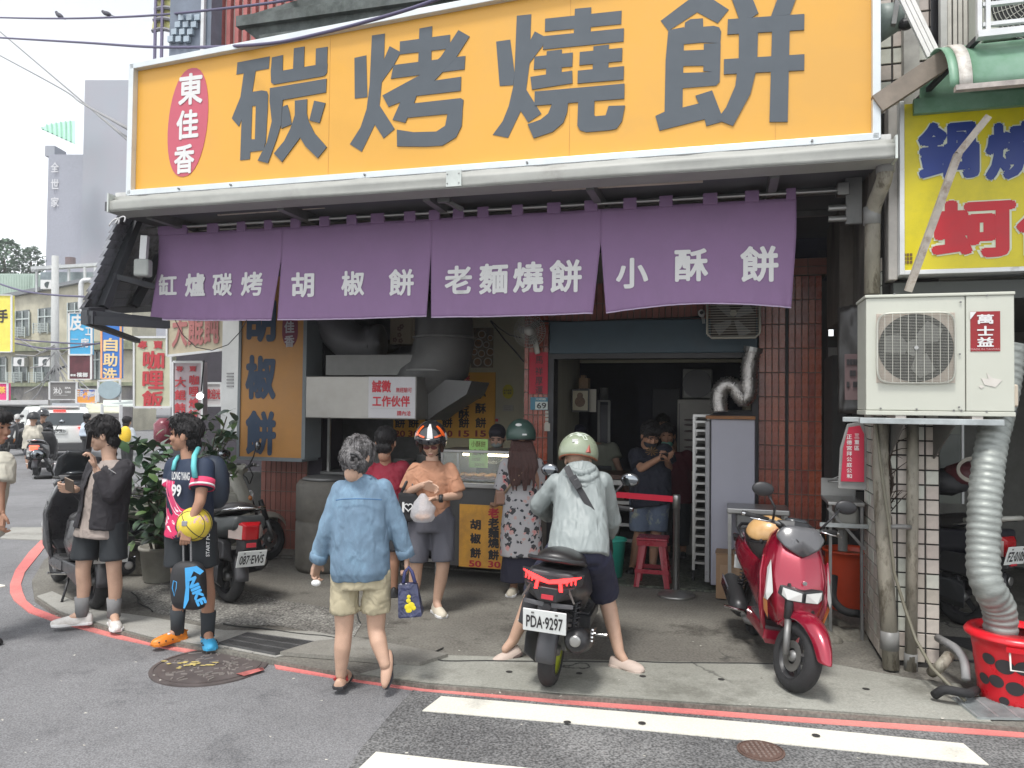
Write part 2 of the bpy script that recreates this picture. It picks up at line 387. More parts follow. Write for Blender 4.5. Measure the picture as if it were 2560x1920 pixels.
def tile_wall(part, fr, x0, x1, z0, z1, tw, th, y, g=.006, mats=redtile, d=.008, axis='x', names='tile'):
    nx = max(1, round((x1-x0)/tw)); nz = max(1, round((z1-z0)/th)); w_ = (x1-x0)/nx; h_ = (z1-z0)/nz
    for i in range(nx):
        for j in range(nz):
            mt = random.choice(mats); key = (round(w_, 4), round(h_, 4), mt.name, d)
            if key not in TILES:
                mb = MB(); a, b = w_/2-g/2, h_/2-g/2; c = .003
                mb.add([(-a, 0, -b), (a, 0, -b), (a, 0, b), (-a, 0, b), (-a+c, -d, -b+c), (a-c, -d, -b+c), (a-c, -d, b-c), (-a+c, -d, b-c)],
                       [(4, 5, 6, 7), (0, 1, 5, 4), (1, 2, 6, 5), (2, 3, 7, 6), (3, 0, 4, 7)])
                me = bpy.data.meshes.new(names); me.from_pydata([tuple(p) for p in mb.v], [], mb.f); me.materials.append(mt); TILES[key] = me
            o = bpy.data.objects.new(names, TILES[key]); C.objects.link(o); o.parent = part
            cx, cz = x0+(i+.5)*w_, z0+(j+.5)*h_
            jt = random.uniform(-.0012, .0012)
            M = Matrix.Translation(V((cx, y+jt, cz))) if axis == 'x' else Matrix.Translation(V((y+jt, cx, cz))) @ Matrix.Rotation(-PI/2 if axis == 'y-' else PI/2, 4, 'Z')
            o.matrix_local = PM[part].inverted() @ fr @ M
def slab(name, parent, b, m, fr=FAC, **k): return MB().box(*b).obj(name, m, parent, fr, **k)
p_ = slab('tiled_pillar', shop, (.58, .88, TF, TF+.35, 0, 3.0), grout)
tile_wall(p_, FAC, .58, .88, 0, 3.0, .06, .23, TF)
p_ = slab('tiled_pillar', shop, (.31, .555, TF, TF+.35, 0, 3.0), grout)
tile_wall(p_, FAC, .31, .555, 0, 3.0, .06, .23, TF)
tile_wall(p_, FAC, TF+.01, TF+.34, 0, 2.2, .16, .23, .31, axis='y-', mats=dusttile)
slab('pipe_chase', shop, (.555, .58, TF+.03, TF+.3, 0, 3.0), DARK)
p_ = slab('tiled_pillar', shop, (-5.12, -4.53, TF, TF+.5, 0, 3.3), grout)
tile_wall(p_, FAC, -5.12, -4.53, .08, 1.38, .0655, .22, TF, mats=dusttile)
slab('pillar_side', shop, (-4.53, -4.36, TF+.02, TF+.5, 0, 3.3), mat('dark_purple', (.035, .03, .04), rough=.7))  # second face of the pillar, a separate slab in dark purple
p_ = slab('tiled_pillar', shop, (-2.02, -1.76, TF, TF+.3, 0, 3.1), grout)
tile_wall(p_, FAC, -2.02, -1.76, 0.7, 3.05, .055, .23, TF, mats=[redtile[2], redtile[0]])
slab('door_post', shop, (-1.76, -1.70, TF-.02, TF+.2, 0, 2.3), mat('door_post_paint', (.03, .03, .035), rough=.5))
slab('door_post', shop, (.25, .31, TF-.02, TF+.12, 0, 2.3), MC['door_post_paint'])
slab('shutter_box', shop, (-1.74, .3, TF-.06, TF+.3, 2.27, 2.6), mat('blue_grey_shutter', (.05, .085, .11), rough=.55, var=.15), bevel=.01)
slab('shutter_slot', shop, (-1.74, .3, TF-.03, TF+.2, 2.22, 2.27), BLK)
p_ = slab('lintel', shop, (-2.02, .3, TF, TF+.3, 2.6, 3.3), grout)
tile_wall(p_, FAC, -1.76, .3, 2.6, 2.78, .062, .18, TF-.005, mats=dusttile)
tile_wall(p_, FAC, -1.76, .3, 2.78, 2.99, .062, .2, TF-.005, mats=dusttile)
p_ = slab('tile_course', shop, (.58, .92, TF-.04, TF+.3, 3.0, 3.16), grout)
tile_wall(p_, FAC, .58, .92, 3.0, 3.16, .16, .08, TF-.04, mats=dusttile)
beige = mat('beige_wall', (.48, .45, .33), rough=.8, var=.15, sc_=2, col2=(.36, .33, .23), sc2=1.5, thr=(.5, .8))
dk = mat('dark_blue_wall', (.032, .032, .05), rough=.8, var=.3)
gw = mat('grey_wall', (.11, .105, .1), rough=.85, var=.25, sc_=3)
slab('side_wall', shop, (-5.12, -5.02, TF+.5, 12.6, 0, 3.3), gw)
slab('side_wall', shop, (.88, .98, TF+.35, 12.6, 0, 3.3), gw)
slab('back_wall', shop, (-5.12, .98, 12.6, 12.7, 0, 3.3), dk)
slab('partition_wall', shop, (-1.80, -1.72, TF+.3, 9.3, 0, 2.5), mat('jamb_wall', (.27, .26, .2), rough=.8, var=.25, sc_=9, stretch=(1, 1, .1)))
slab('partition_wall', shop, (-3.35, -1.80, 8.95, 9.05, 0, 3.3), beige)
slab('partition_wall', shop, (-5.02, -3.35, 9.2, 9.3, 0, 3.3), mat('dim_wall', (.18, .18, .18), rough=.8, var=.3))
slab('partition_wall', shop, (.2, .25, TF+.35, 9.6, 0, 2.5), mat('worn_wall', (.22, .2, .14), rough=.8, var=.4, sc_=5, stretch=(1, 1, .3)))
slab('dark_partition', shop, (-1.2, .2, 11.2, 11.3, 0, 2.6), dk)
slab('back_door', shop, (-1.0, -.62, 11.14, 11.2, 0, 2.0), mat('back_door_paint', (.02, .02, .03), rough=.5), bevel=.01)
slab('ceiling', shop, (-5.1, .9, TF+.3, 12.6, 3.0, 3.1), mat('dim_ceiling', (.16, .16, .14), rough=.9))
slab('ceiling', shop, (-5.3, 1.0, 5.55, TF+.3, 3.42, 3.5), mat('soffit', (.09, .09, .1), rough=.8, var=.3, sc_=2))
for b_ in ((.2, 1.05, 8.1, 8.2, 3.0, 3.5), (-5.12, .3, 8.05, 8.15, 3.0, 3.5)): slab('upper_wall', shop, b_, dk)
slab('kitchen_floor', shop, (-5.02, -2.02, TF-.1, 12.6, .003, .02), CONC)
b_ = slab('ceiling_beam', shop, (-1.7, .2, 9.2, 9.3, 2.26, 2.5), mat('pale_beam', (.4, .38, .28), rough=.8))
for s_ in (-4.9, -3.6, -2.3, -1.0, .3): slab('soffit_beam', shop, (s_, s_+.06, 5.6, TF, 3.34, 3.42), DSTEEL)
for t_ in (6.2, 6.9): slab('soffit_beam', shop, (-5.3, 1.0, t_, t_+.05, 3.37, 3.415), DSTEEL)
gut = fthing('roof_gutter', 'long dented grey metal gutter right under the orange sign', 'gutter', (-2, 5.4, 3.3))
mb = MB()
def gz(s, top):
    r = (s+5.05)/6.1; z = 3.50 if top else 3.375
    return z+noise.noise(V((s*2.2, 3 if top else 9, 0)))*.012
mb.grid(lambda u, v: V((-5.05+6.1*u, 5.33+noise.noise(V((u*14, v*2, 0)))*.008+(.05 if v > .75 else 0), 3.35+.13*v+(.012*noise.noise(V((u*30, 0, 0))) if v > .9 else 0))), 90, 6)
mb.obj('front_sheet', GREYM, gut, FAC, smooth=True, solid=.004)
slab('gutter_bottom', gut, (-5.05, 1.05, 5.335, 5.55, 3.345, 3.352), GREYM)
slab('end_cap', gut, (1.04, 1.055, 5.32, 5.56, 3.34, 3.49), mat('galvanised', (.5, .53, .5), rough=.4, metal=.4, var=.2))
slab('end_cap', gut, (-5.06, -5.045, 5.32, 5.56, 3.34, 3.5), MC['galvanised'])
slab('join_plate', gut, (-2.0, -1.88, 5.318, 5.326, 3.355, 3.475), MC['galvanised'])
for i, s_ in enumerate((-1.99, -1.9)):
    for z_ in (3.38, 3.45): MB().ell((s_, 5.316, z_), .006, 8, 5).obj('rivet', STEEL, gut, FAC)
slab('flashing', gut, (-5.05, 1.03, 5.40, 5.47, 3.485, 3.525), mat('flashing_edge', (.55, .55, .53), rough=.5, var=.3, sc_=8))
TS = 5.45
sgn = fthing('shop_sign', 'huge orange signboard with four dark grey characters and a red oval across the shopfront', 'sign', (-2, TS, 3.5))
def ztop(s): return 4.59+(s+4.9)*.052
orange = mat('sign_orange', (.70, .36, .048), rough=.42, var=.06, sc_=1.2, col2=(.62, .33, .06), sc2=.6)
mb = MB(); mb.prism([(-4.9, 3.54), (.93, 3.54), (.93, ztop(.93)), (-4.9, ztop(-4.9))], lambda p, s: V((p[0], TS+(.18 if s else 0), p[1])))
mb.obj('panel', orange, sgn, FAC)
for s_ in (-3.05, -1.1, .32): slab('panel_seam', sgn, (s_, s_+.004, TS-.0015, TS, 3.56, ztop(s_)-.02), mat('seam_orange', (.55, .27, .05)))
fr_ = mat('sign_frame', (.62, .66, .67), rough=.4, metal=.25, var=.1)
for a, b in (((-4.93, 3.515), (.96, 3.515)), ((-4.93, ztop(-4.93)+.02), (.96, ztop(.96)+.02)), ((-4.915, 3.5), (-4.915, ztop(-4.9)+.04)), ((.945, 3.5), (.945, ztop(.93)+.04))):
    MB().bar((a[0], TS+.07, a[1]), (b[0], TS+.07, b[1]), .25, .05, up=(0, 0, 1) if a[0] != b[0] else (1, 0, 0)).obj('frame_rail', fr_, sgn, FAC, bevel=.004)
for s_ in (-4.4, -3.9, -2.7, -1.4, .55): MB().cyl((s_, TS-.07, 3.515), (s_, TS-.05, 3.515), .008, n=8).obj('screw', DSTEEL, sgn, FAC)
CH = {0: [[(90,412),(302,372),(297,452),(83,492)],[(132,482),(210,468),(188,607),(150,700),(100,835),(53,780),(110,640)],[(118,780),(135,640),(190,640),(180,920),(172,1048),(108,1056)],
 [(150,612),(250,596),(284,602),(292,625),(290,695),(140,700)],[(212,690),(291,690),(277,945),(205,935)],[(175,918),(278,918),(262,990),(172,1002)],
 [(318,380),(390,364),(388,480),(330,558),(312,540),(310,470)],[(320,478),(605,430),(684,420),(680,480),(665,500),(640,506),(330,558),(312,545)],[(463,320),(532,308),(528,445),(457,458)],[(608,322),(684,310),(680,450),(605,440)],
 [(305,582),(678,520),(674,610),(390,660),(303,672)],[(303,665),(392,652),(385,710),(380,820),(345,930),(292,1076),(225,1058),(285,940),(318,800)],
 [(388,705),(420,692),(435,740),(448,820),(380,848)],[(597,665),(670,680),(632,812),(565,795)],[(470,665),(550,655),(548,760),(530,860),(495,920),(385,1068),(332,1012),(400,930),(440,850),(470,760)],[(546,740),(560,800),(600,880),(680,970),(620,1043),(540,965),(500,900),(500,800)]],
 1: [[(860,382),(938,365),(945,640),(862,650)],[(975,235),(1060,222),(1055,385),(1040,540),(1025,700),(995,820),(908,1000),(830,950),(900,840),(940,720),(960,560)],[(1092,305),(1165,345),(1120,430),(1040,540),(1030,450)],[(1022,690),(1125,850),(1052,912),(990,815)],
 [(1160,275),(1490,230),(1488,300),(1458,325),(1158,360)],[(1288,190),(1372,174),(1365,420),(1280,425)],[(1118,430),(1590,370),(1585,458),(1100,520)],[(1545,200),(1618,242),(1530,380),(1395,525),(1250,640),(1085,705),(1045,630),(1290,497),(1430,375)],
 [(1300,545),(1563,507),(1560,600),(1255,635)],[(1165,670),(1270,630),(1250,690),(1195,810),(1112,790)],[(1180,690),(1560,648),(1578,660),(1570,745),(1475,752),(1200,778),(1150,770)],[(1475,745),(1572,740),(1566,830),(1530,905),(1440,960),(1330,967),(1142,965),(1140,855),(1250,872),(1400,868),(1458,830)]],
 2: [[(107,275),(200,262),(228,480),(220,562),(130,567)],[(243,105),(338,95),(332,270),(330,400),(305,590),(270,730),(185,908),(85,888),(150,800),(190,700),(222,560),(228,480)],[(362,208),(430,245),(415,300),(325,420),(330,270)],[(305,590),(405,750),(318,808),(265,725)],
 [(430,125),(933,72),(930,160),(428,210)],[(626,60),(733,50),(728,250),(617,255)],[(420,240),(948,188),(946,275),(415,328)],[(440,340),(540,328),(538,490),(435,500)],[(360,375),(612,348),(608,440),(355,460)],[(333,508),(608,467),(610,550),(343,592)],
 [(748,308),(850,296),(845,470),(742,480)],[(658,345),(938,318),(935,405),(655,432)],[(645,468),(948,438),(946,527),(643,552)],[(362,605),(952,553),(950,652),(360,698)],[(478,680),(582,672),(575,740),(550,810),(480,870),(355,912),(315,820),(400,790),(450,750)],
 [(648,665),(755,655),(752,760),(762,768),(828,762),(848,700),(955,697),(935,800),(900,850),(850,860),(700,873),(660,860),(642,830)]],
 3: [[(1190,138),(1300,55),(1380,-5),(1440,-40),(1475,60),(1430,82),(1240,205)],[(1430,-40),(1530,-5),(1638,65),(1565,155),(1430,82)],[(1385,128),(1468,122),(1470,190),(1345,198),(1350,150)],[(1240,200),(1345,180),(1335,600),(1333,720),(1215,745),(1222,400)],
 [(1300,192),(1540,172),(1575,182),(1588,210),(1582,285),(1460,282),(1350,292),(1320,290)],[(1338,335),(1583,325),(1580,432),(1338,437)],[(1336,482),(1580,474),(1578,540),(1555,565),(1335,582)],[(1474,290),(1584,285),(1580,480),(1470,470)],
 [(1155,765),(1215,738),(1333,710),(1440,683),(1485,785),(1182,862)],[(1418,632),(1528,597),(1589,755),(1640,790),(1490,832),(1470,750)],[(1655,-12),(1792,-12),(1833,90),(1790,118),(1705,125)],[(1960,-12),(2082,-12),(2040,100),(1915,110)],
 [(1632,130),(2135,95),(2133,200),(1628,230)],[(1606,393),(2135,360),(2133,465),(1605,492)],[(1705,225),(1830,215),(1825,400),(1812,490),(1780,620),(1665,832),(1560,790),(1620,710),(1680,570),(1703,400)],[(1922,205),(2038,200),(2025,805),(1905,805)]]}
signink = mat('sign_ink', (.07, .085, .10), rough=.4, var=.08)
for ci, polys in CH.items():
    mb = MB(); ox = 560 if ci < 2 else 1200
    for k, pl in enumerate(polys):
        d = .004+.0004*k
        pp = []
        for x, y in pl: f_ = F(ox+x/2.6333, y/2.6333, TS); pp.append((f_.x, f_.z))
        mb.prism(pp, lambda p, s, d=d: V((p[0], TS-(0.0005 if s else d), p[1])))
    mb.obj('character', signink, sgn, FAC)
mb = MB(); f0 = F(470, 306, TS); 
ov = []
for i in range(36):
    a = 2*PI*i/36; sx = math.copysign(abs(math.cos(a))**.85, math.cos(a)); sy = math.sin(a)
    ov.append((f0.x+.195*sx+.035*sy, f0.z+.46*sy))
mb.prism(ov, lambda p, s: V((p[0], TS-(0.0005 if s else .004), p[1])))
mb.obj('red_oval', mat('oval_red', (.5, .09, .13), rough=.4, var=.06), sgn, FAC)
mb = MB()
for ch, (x, y), h_, w_ in (('東', (478, 223), .27, .24), ('佳', (470, 312), .25, .22), ('香', (462, 398), .25, .20)):
    f_ = F(x, y, TS); mb.text(ch, (f_.x, TS-.007, f_.z), w=w_, h=h_, uy=(0, 0, 1), bold=.03)
mb.obj('oval_lettering', WHT, sgn, FAC)
TN = 6.0
nor = fthing('entrance_curtain', 'long purple split cloth curtain with white characters hanging under the orange sign', 'curtain', (-2.3, TN, 3.35))
purple = mat('purple_cloth', (.245, .148, .275), rough=.75, var=.08, sc_=4, bump=.15, bs=250)
pipe = MB().cyl((-5.25, TN, 3.36), (.86, TN, 3.335), .013, n=10).obj('rod', STEEL, nor, FAC)
tops = [(-5.10, -3.8), (-3.8, -2.385), (-2.385, -.95), (-.95, .505)]
bots = [[(-5.17, 2.50), (-3.90, 2.47)], [(-3.83, 2.47), (-2.42, 2.475)], [(-2.378, 2.465), (-1.01, 2.47)], [(-.905, 2.47), (.47, 2.48)]]
texts = [('缸爐碳烤', [(421, 712), (488, 712), (557, 712), (631, 710)], [56, 62, 60, 62]), ('胡椒餅', [(757, 712), (882, 708), (1003, 706)], [64, 62, 66]),
         ('老麵燒餅', [(1146, 700), (1234, 697), (1321, 693), (1414, 690)], [68, 72, 72, 76]), ('小酥餅', [(1580, 683), (1728, 663), (1898, 660)], [72, 72, 78])]
ZS = 3.03
def nor_pt(i, u, v, off=0):       # v: 0 bottom .. 1 top
    (t0, t1), ((b0, zb0), (b1, zb1)) = tops[i], bots[i]
    zb = zb0+(zb1-zb0)*u+(.012 if i < 3 else .05)*math.sin(PI*u)*(1 if i == 3 else -.6)
    z = zb+(3.30-zb)*v; k = min(1, max(0, (z-zb)/(ZS-zb)))
    s = (b0+(b1-b0)*u)*(1-k)+(t0+(t1-t0)*u)*k
    e = (1-k)
    rip = .02*e*noise.noise(V((s*4, i*3, 0)))+.006*e*e*math.sin(s*38+i)*(abs(u-.5)*2)**2+.004*e**6*math.sin(s*60)+.018*noise.noise(V((s*2.2, z*.8, 4)))
    return V((s, TN+.004+rip-off, z))
for i in range(4):
    p_ = MB().grid(lambda u, v: nor_pt(i, u, v), 70, 26).obj('curtain_panel', purple, nor, FAC, smooth=True, solid=.003)
    MB().grid(lambda u, v: nor_pt(i, u, v*.012, .003), 70, 1).obj('hem', mat('purple_hem', (.45, .36, .5), rough=.8), p_, FAC, smooth=True, solid=.002)
    word, pos, wd = texts[i]; (b0, zb0), (b1, zb1) = bots[i]
    for ch, (x, y), wp in zip(word, pos, wd):
        f_ = F(x, y, TN); w_ = wp/1921*f_.y*1.12; h_ = w_*1.0 if ch != '小' else w_*.95
        m2 = MB(); m2.text(ch, (0, 0, 0), w=w_, h=h_, bold=.03); mb = MB(); vs = []
        for v in m2.v:
            s0, z0 = f_.x+v.x, f_.z+v.z; u = (s0-b0)/(b1-b0)
            q = nor_pt(i, u, 0); vv = (z0-q.z)/(3.30-q.z); vs.append(V((s0, nor_pt(i, u, vv).y-.007+v.y, z0)))
        mb.add(vs, m2.f); mb.obj('character', WHT, p_, FAC)
x_ = 430
tabs = [(398, 470), (520, 548), (594, 616), (662, 682), (728, 752), (800, 825), (868, 893), (928, 962), (1011, 1040), (1073, 1100), (1133, 1160), (1194, 1222), (1280, 1308), (1368, 1402), (1461, 1494), (1558, 1592), (1648, 1682), (1757, 1794), (1862, 1898), (1965, 1990)]
for a, b in tabs:
    f0, f1 = F(a, 520, TN), F(b, 520, TN)
    MB().box(f0.x, f1.x, TN-.014, TN+.016, 3.285, 3.372).obj('tab', purple, nor, FAC, bevel=.006)
rb = fthing('rod_bracket', 'bolted steel bracket holding the right end of the curtain rod', 'bracket', (.86, TN, 3.2))
slab('slotted_plate', rb, (.84, .95, TN-.02, TN+.02, 3.08, 3.42), DSTEEL, bevel=.004)
slab('clamp', rb, (.78, .86, TN-.05, TN+.05, 3.29, 3.38), STEEL, bevel=.006)
for z_ in (3.12, 3.20): MB().cyl((.72, TN-.03, z_), (.84, TN-.03, z_), .022, n=10).obj('bolt', STEEL, rb, FAC)
def px_bar(x0, y0, x1, y1, t, r): return F(x0, y0, t), F(x1, y1, t)
lt = fthing('tube_light', 'unlit reddish twin tube light fitting hanging under the gutter on the right', 'light', (-.8, 5.8, 3.35), 'tube lights under the canopy')
a, b = F(1372, 470, 5.8), F(1768, 447, 5.8)
MB().bar(a+V((0, .03, .03)), b+V((0, .03, .03)), .12, .05).obj('housing', mat('rusty_housing', (.13, .06, .055), rough=.6, var=.3), lt, FAC, bevel=.006)
MB().cyl(a+V((.03, -.02, -.02)), b+V((-.03, -.02, -.02)), .013).obj('tube', mat('unlit_tube', (.5, .42, .36), rough=.3), lt, FAC, smooth=True)
lt2 = fthing('tube_light', 'pale thin tube light fitting hanging under the gutter on the left', 'light', (-3.8, 5.9, 3.3), 'tube lights under the canopy')
a, b = F(545, 537, 5.9), F(812, 518, 5.9)
MB().bar(a+V((0, 0, .03)), b+V((0, 0, .03)), .08, .03).obj('housing', mat('grey_housing', (.2, .2, .21), rough=.6), lt2, FAC)
MB().cyl(a, b, .010).obj('tube', MC['unlit_tube'], lt2, FAC, smooth=True)
for x in (1110,):
    f_ = F(x, 500, 5.7); hb = fthing('hanger_bracket', 'small steel hanger bracket under the middle of the gutter', 'bracket', (f_.x, 5.7, f_.z))
    slab('hanger_plate', hb, (f_.x-.05, f_.x+.05, 5.68, 5.72, f_.z-.02, f_.z+.12), DSTEEL)
    MB().bar((f_.x, 5.7, f_.z), (f_.x+.12, 5.8, f_.z-.06), .04, .03).obj('arm', DSTEEL, hb, FAC)
def fb(name, parent, x0, y0, x1, y1, t, d, m, **k):          # box on plane t spanning a photo rectangle
    a, b = F(x0, y0, t), F(x1, y1, t)
    return slab(name, parent, (min(a.x, b.x), max(a.x, b.x), t, t+d, min(a.z, b.z), max(a.z, b.z)), m, **k)
def fth(name, label, cat, x, y, t, group=None): return fthing(name, label, cat, F(x, y, t), group)
DUCT = mat('dull_duct', (.10, .10, .098), rough=.5, metal=.25, var=.25, sc_=3)
hood = fth('range_hood', 'grey steel cooking hood with a wide curved exhaust duct over the counter', 'hood', 900, 1050, 7.2)
fb('hood_box', hood, 765, 940, 1040, 1050, 7.0, .9, mat('hood_steel', (.30, .29, .27), rough=.35, metal=.75, var=.3, sc_=1.2), bevel=.01)
pr = [F(x, y, 7.0) for x, y in ((1040, 944), (1152, 950), (1138, 985), (1060, 1035), (1038, 1053))]
MB().prism([(q.x+.01, q.z) for q in pr], lambda p, s: V((p[0], 7.3+s*.6, p[1]))).obj('hood_side', DUCT, hood, FAC)
fb('hood_plenum', hood, 815, 888, 1030, 938, 7.25, .5, mat('plenum_grey', (.2, .2, .19), rough=.6, var=.15))
rings = []
c0 = F(1090, 905, 7.45)
for i, (x, y, r) in enumerate(((1110, 760, .30), (1110, 800, .30), (1112, 850, .31), (1100, 905, .33), (1065, 940, .3), (1020, 950, .26))):
    f_ = F(x, y, 7.5); rings.append((f_, r))
MB().tube([q for q, r in rings], [r for q, r in rings], 16).obj('exhaust_duct', DUCT, hood, FAC, smooth=True)
for x, y in ((1112, 845), (1085, 928)): 
    f_ = F(x, y, 7.5); MB().lathe([(.315, -.012), (.335, -.006), (.335, .006), (.315, .012)], 20, Matrix.Translation(f_)).obj('duct_band', DSTEEL, hood, FAC)
fd = fth('flexible_duct', 'big dark ribbed duct curling behind the curtain above the hood', 'duct', 850, 850, 7.6)
mb = MB(); pts = []; rr = []
for i in range(90):
    u = i/89; a = PI*1.05*u; x = 800+150*u; y = 770+95*math.sin(PI*min(1, u*1.1)*.62); f_ = F(x, y, 7.7); pts.append(f_); rr.append(.2+(.012 if i % 2 else -.012))
mb.tube(pts, rr, 18).obj('ribbed_skin', mat('ribbed_grey', (.22, .22, .23), rough=.5, metal=.3), fd, FAC, smooth=True)
sh = fth('kitchen_shelf', 'shelf above the hood holding pans and boxes', 'shelf', 900, 890, 8.2)
fb('board', sh, 820, 884, 1040, 890, 8.2, .5, DSTEEL)
wk = fth('wok', 'dark brassy wok sitting on the shelf', 'wok', 960, 884, 8.3)
f_ = F(962, 884, 8.35); prof = [(.03, 0), (.12, .01), (.18, .06), (.21, .14), (.22, .15)]
MB().lathe(prof, 22, Matrix.Translation(f_)).obj('bowl', mat('brassy_pan', (.10, .075, .035), rough=.4, metal=.6, var=.4), wk, FAC, smooth=True)
for i, (x0, x1, y0, l) in enumerate(((827, 860, 862, 'pale grey box left of the wok on the shelf'), (862, 898, 866, 'grey box beside the wok handle on the shelf'))):
    bx = fth('storage_box', l, 'box', (x0+x1)/2, 884, 8.3)
    fb('carton', bx, x0, y0, x1, 884, 8.3, .2, mat('pale_box', (.2, .2, .17), rough=.8), bevel=.004)
cb = fth('kitchen_cabinet', 'cream hanging cabinet with small flower prints on its two doors', 'cabinet', 1010, 860, 8.0)
for x0, x1 in ((976, 1029), (1031, 1062)):
    d_ = fb('cabinet_door', cb, x0, 780, x1, 860, 8.0, .3, mat('cream_door', (.34, .28, .19), rough=.5, var=.1), bevel=.003)
    for i in range(5 if x0 < 1000 else 3):
        f_ = F(random.uniform(x0+6, x1-6), random.uniform(808, 856), 8.0); mb = MB()
        for a in range(5): mb.ell((f_.x+.018*math.cos(a*1.256), 7.996, f_.z+.018*math.sin(a*1.256)), (.012, .002, .012), 8, 5)
        mb.obj('flower_print', mat('flower_print', (.16, .09, .07), rough=.6), d_, FAC)
nb = fth('recruitment_notice', 'white notice board with red characters hung on the steel hood', 'sign', 980, 1045, 6.98)
fb('board', nb, 922, 942, 1037, 1046, 6.97, .012, mat('notice_white', (.5, .49, .5), rough=.5, var=.05))
def ftext(nm, parent, body, x, y, t, h, m, w=None, bold=.015, vert=False, gap=1.08, off=.004):
    f_ = F(x, y, t); k = f_.y/1921*math.cos(ANG); D = (fw(f_)).y/1921
    return MB().text(body, (f_.x, t-off, f_.z), w=(w*D/math.cos(ANG)*.98 if w else None), h=h*D, bold=bold, vert=vert, gap=gap).obj(nm, m, parent, FAC)
ftext('lettering', nb, '誠徵', 954, 966, 6.97, 31, REDT, w=51, bold=.03)
ftext('lettering', nb, '無經驗可', 1010, 975, 6.97, 13, REDT, w=42, bold=.01)
ftext('lettering', nb, '工作伙伴', 978, 1003, 6.97, 28, REDT, w=100, bold=.03)
ftext('lettering', nb, '請內洽', 1010, 1033, 6.97, 13, REDT, w=37, bold=.015)
for y in (986, 1021): fb('ruled_line', nb, 926, y, 1032, y+1, 6.966, .002, mat('grey_line', (.3, .3, .3)))
ct = fth('stove_counter', 'dark steel stove counter behind the customers', 'counter', 950, 1400, 7.6)
slab('counter_body', ct, (-4.3, -2.95, 7.7, 8.3, .1, .95), mat('dark_steel', (.03, .03, .033), rough=.4, metal=.5), bevel=.01)
slab('counter_top', ct, (-4.32, -2.93, 7.66, 8.32, .95, .98), DSTEEL, bevel=.004)
for s_ in (-4.25, -3.0): slab('upright', ct, (s_, s_+.03, 7.68, 7.71, .98, 1.6), STEEL)
for i in range(4):
    pt = fthing('cooking_pot', ['dented pot furthest left on the stove', 'tall steel pot second from the left on the stove', 'small lidded pot on the stove', 'wide pot on the right end of the stove'][i], 'pot', (-4.05+.3*i, 7.95, .98), 'pots on the stove')
    h_ = (.18, .3, .14, .2)[i]; r_ = (.12, .1, .11, .13)[i]
    MB().lathe([(r_*.95, .98), (r_, 1.0), (r_, .98+h_), (r_*1.05, .985+h_)], 18, Matrix.Translation(V((-4.05+.3*i, 7.95, 0)))).obj('pot_body', DSTEEL, pt, FAC, smooth=True)
    MB().tube([(-4.05+.3*i+r_, 7.95, .95+h_), (-4.05+.3*i+r_+.04, 7.95, .97+h_), (-4.05+.3*i+r_+.04, 7.9, .97+h_)], .008, 6).obj('handle', BLK, pt, FAC)
br = fthing('steel_barrel', 'tall grey clay oven barrel standing beside the left pillar', 'barrel', (-4.05, 7.35, 0))
MB().lathe([(.27, 0), (.3, .05), (.3, .5), (.285, .52), (.3, .54), (.3, .88), (.27, .93), (.2, .93)], 28, Matrix.Translation(V((-4.05, 7.3, 0)))).obj('barrel_body', mat('grey_clay', (.15, .14, .12), rough=.7, var=.3), br, FAC, smooth=True)
MB().lathe([(.22, .93), (.24, .95), (.2, .97)], 24, Matrix.Translation(V((-4.05, 7.3, 0)))).obj('lid', DSTEEL, br, FAC, smooth=True)
mn = fth('menu_board', 'orange wall menu with black pastry names and dark red prices', 'sign', 1120, 1090, 8.93)
menuo = mat('menu_orange', (.72, .36, .04), rough=.5, var=.06)
fb('panel', mn, 985, 931, 1236, 1097, 8.91, .03, menuo)
D_ = 1
for word, x, ys, pr_ in (('小酥餅', 1202, (985, 1021, 1057), '15'), ('紅豆酥餅', 1160, (978, 1006, 1033, 1057), '15'), ('芝麻酥餅', 1118, (975, 1002, 1030, 1057), '20'), ('鹹酥餅', 1076, (985, 1025, 1057), '20'), ('胡椒餅', 1034, (990, 1030, 1057), '30'), ('燒餅', 1000, (1020, 1057), '20')):
    for ch, y in zip(word, ys): ftext('lettering', mn, ch, x, y, 8.91, 26 if ch != '小' else 24, BLKT, w=28, bold=.03)
    ftext('price', mn, pr_, x, 1084, 8.91, 16, mat('dark_red_print', (.25, .03, .03)), w=28, bold=.03)
ftext('lettering', mn, '酵', 1164, 950, 8.91, 26, REDT, w=24, bold=.02)
po = fth('food_poster', 'poster photo of many white bowls of food on the beige wall', 'poster', 1206, 918, 8.93)
fb('sheet', po, 1178, 820, 1232, 919, 8.92, .01, mat('poster_brown', (.10, .07, .05), rough=.4, var=.5, sc_=12, col2=(.3, .2, .1), sc2=9))
mb = MB(); mb2 = MB()
for x, y, r in ((1205, 836, 11), (1196, 858, 13), (1216, 862, 9), (1186, 880, 9), (1204, 884, 10), (1226, 880, 11), (1194, 905, 12), (1220, 905, 12), (1226, 845, 8)):
    f_ = F(x, y, 8.92); r_ = r*9.4/1921*.93
    for m_, k, o_ in ((mb, 1, .004), (mb2, .74, .008)):
        m_.prism([(f_.x+r_*k*math.cos(a*PI/8), f_.z+r_*k*math.sin(a*PI/8)) for a in range(16)], lambda p, s, o_=o_: V((p[0], 8.92-o_*s, p[1])))
mb.obj('printed_bowls', mat('bowl_print', (.45, .42, .36)), po, FAC, kind='stuff')
mb2.obj('printed_food', mat('food_print', (.28, .13, .05), var=.6, sc_=18, col2=(.1, .06, .03), sc2=20), po, FAC, kind='stuff')
st = fth('round_sticker', 'round yellow sticker with two lines of black print on the beige wall', 'sticker', 1269, 978, 8.92)
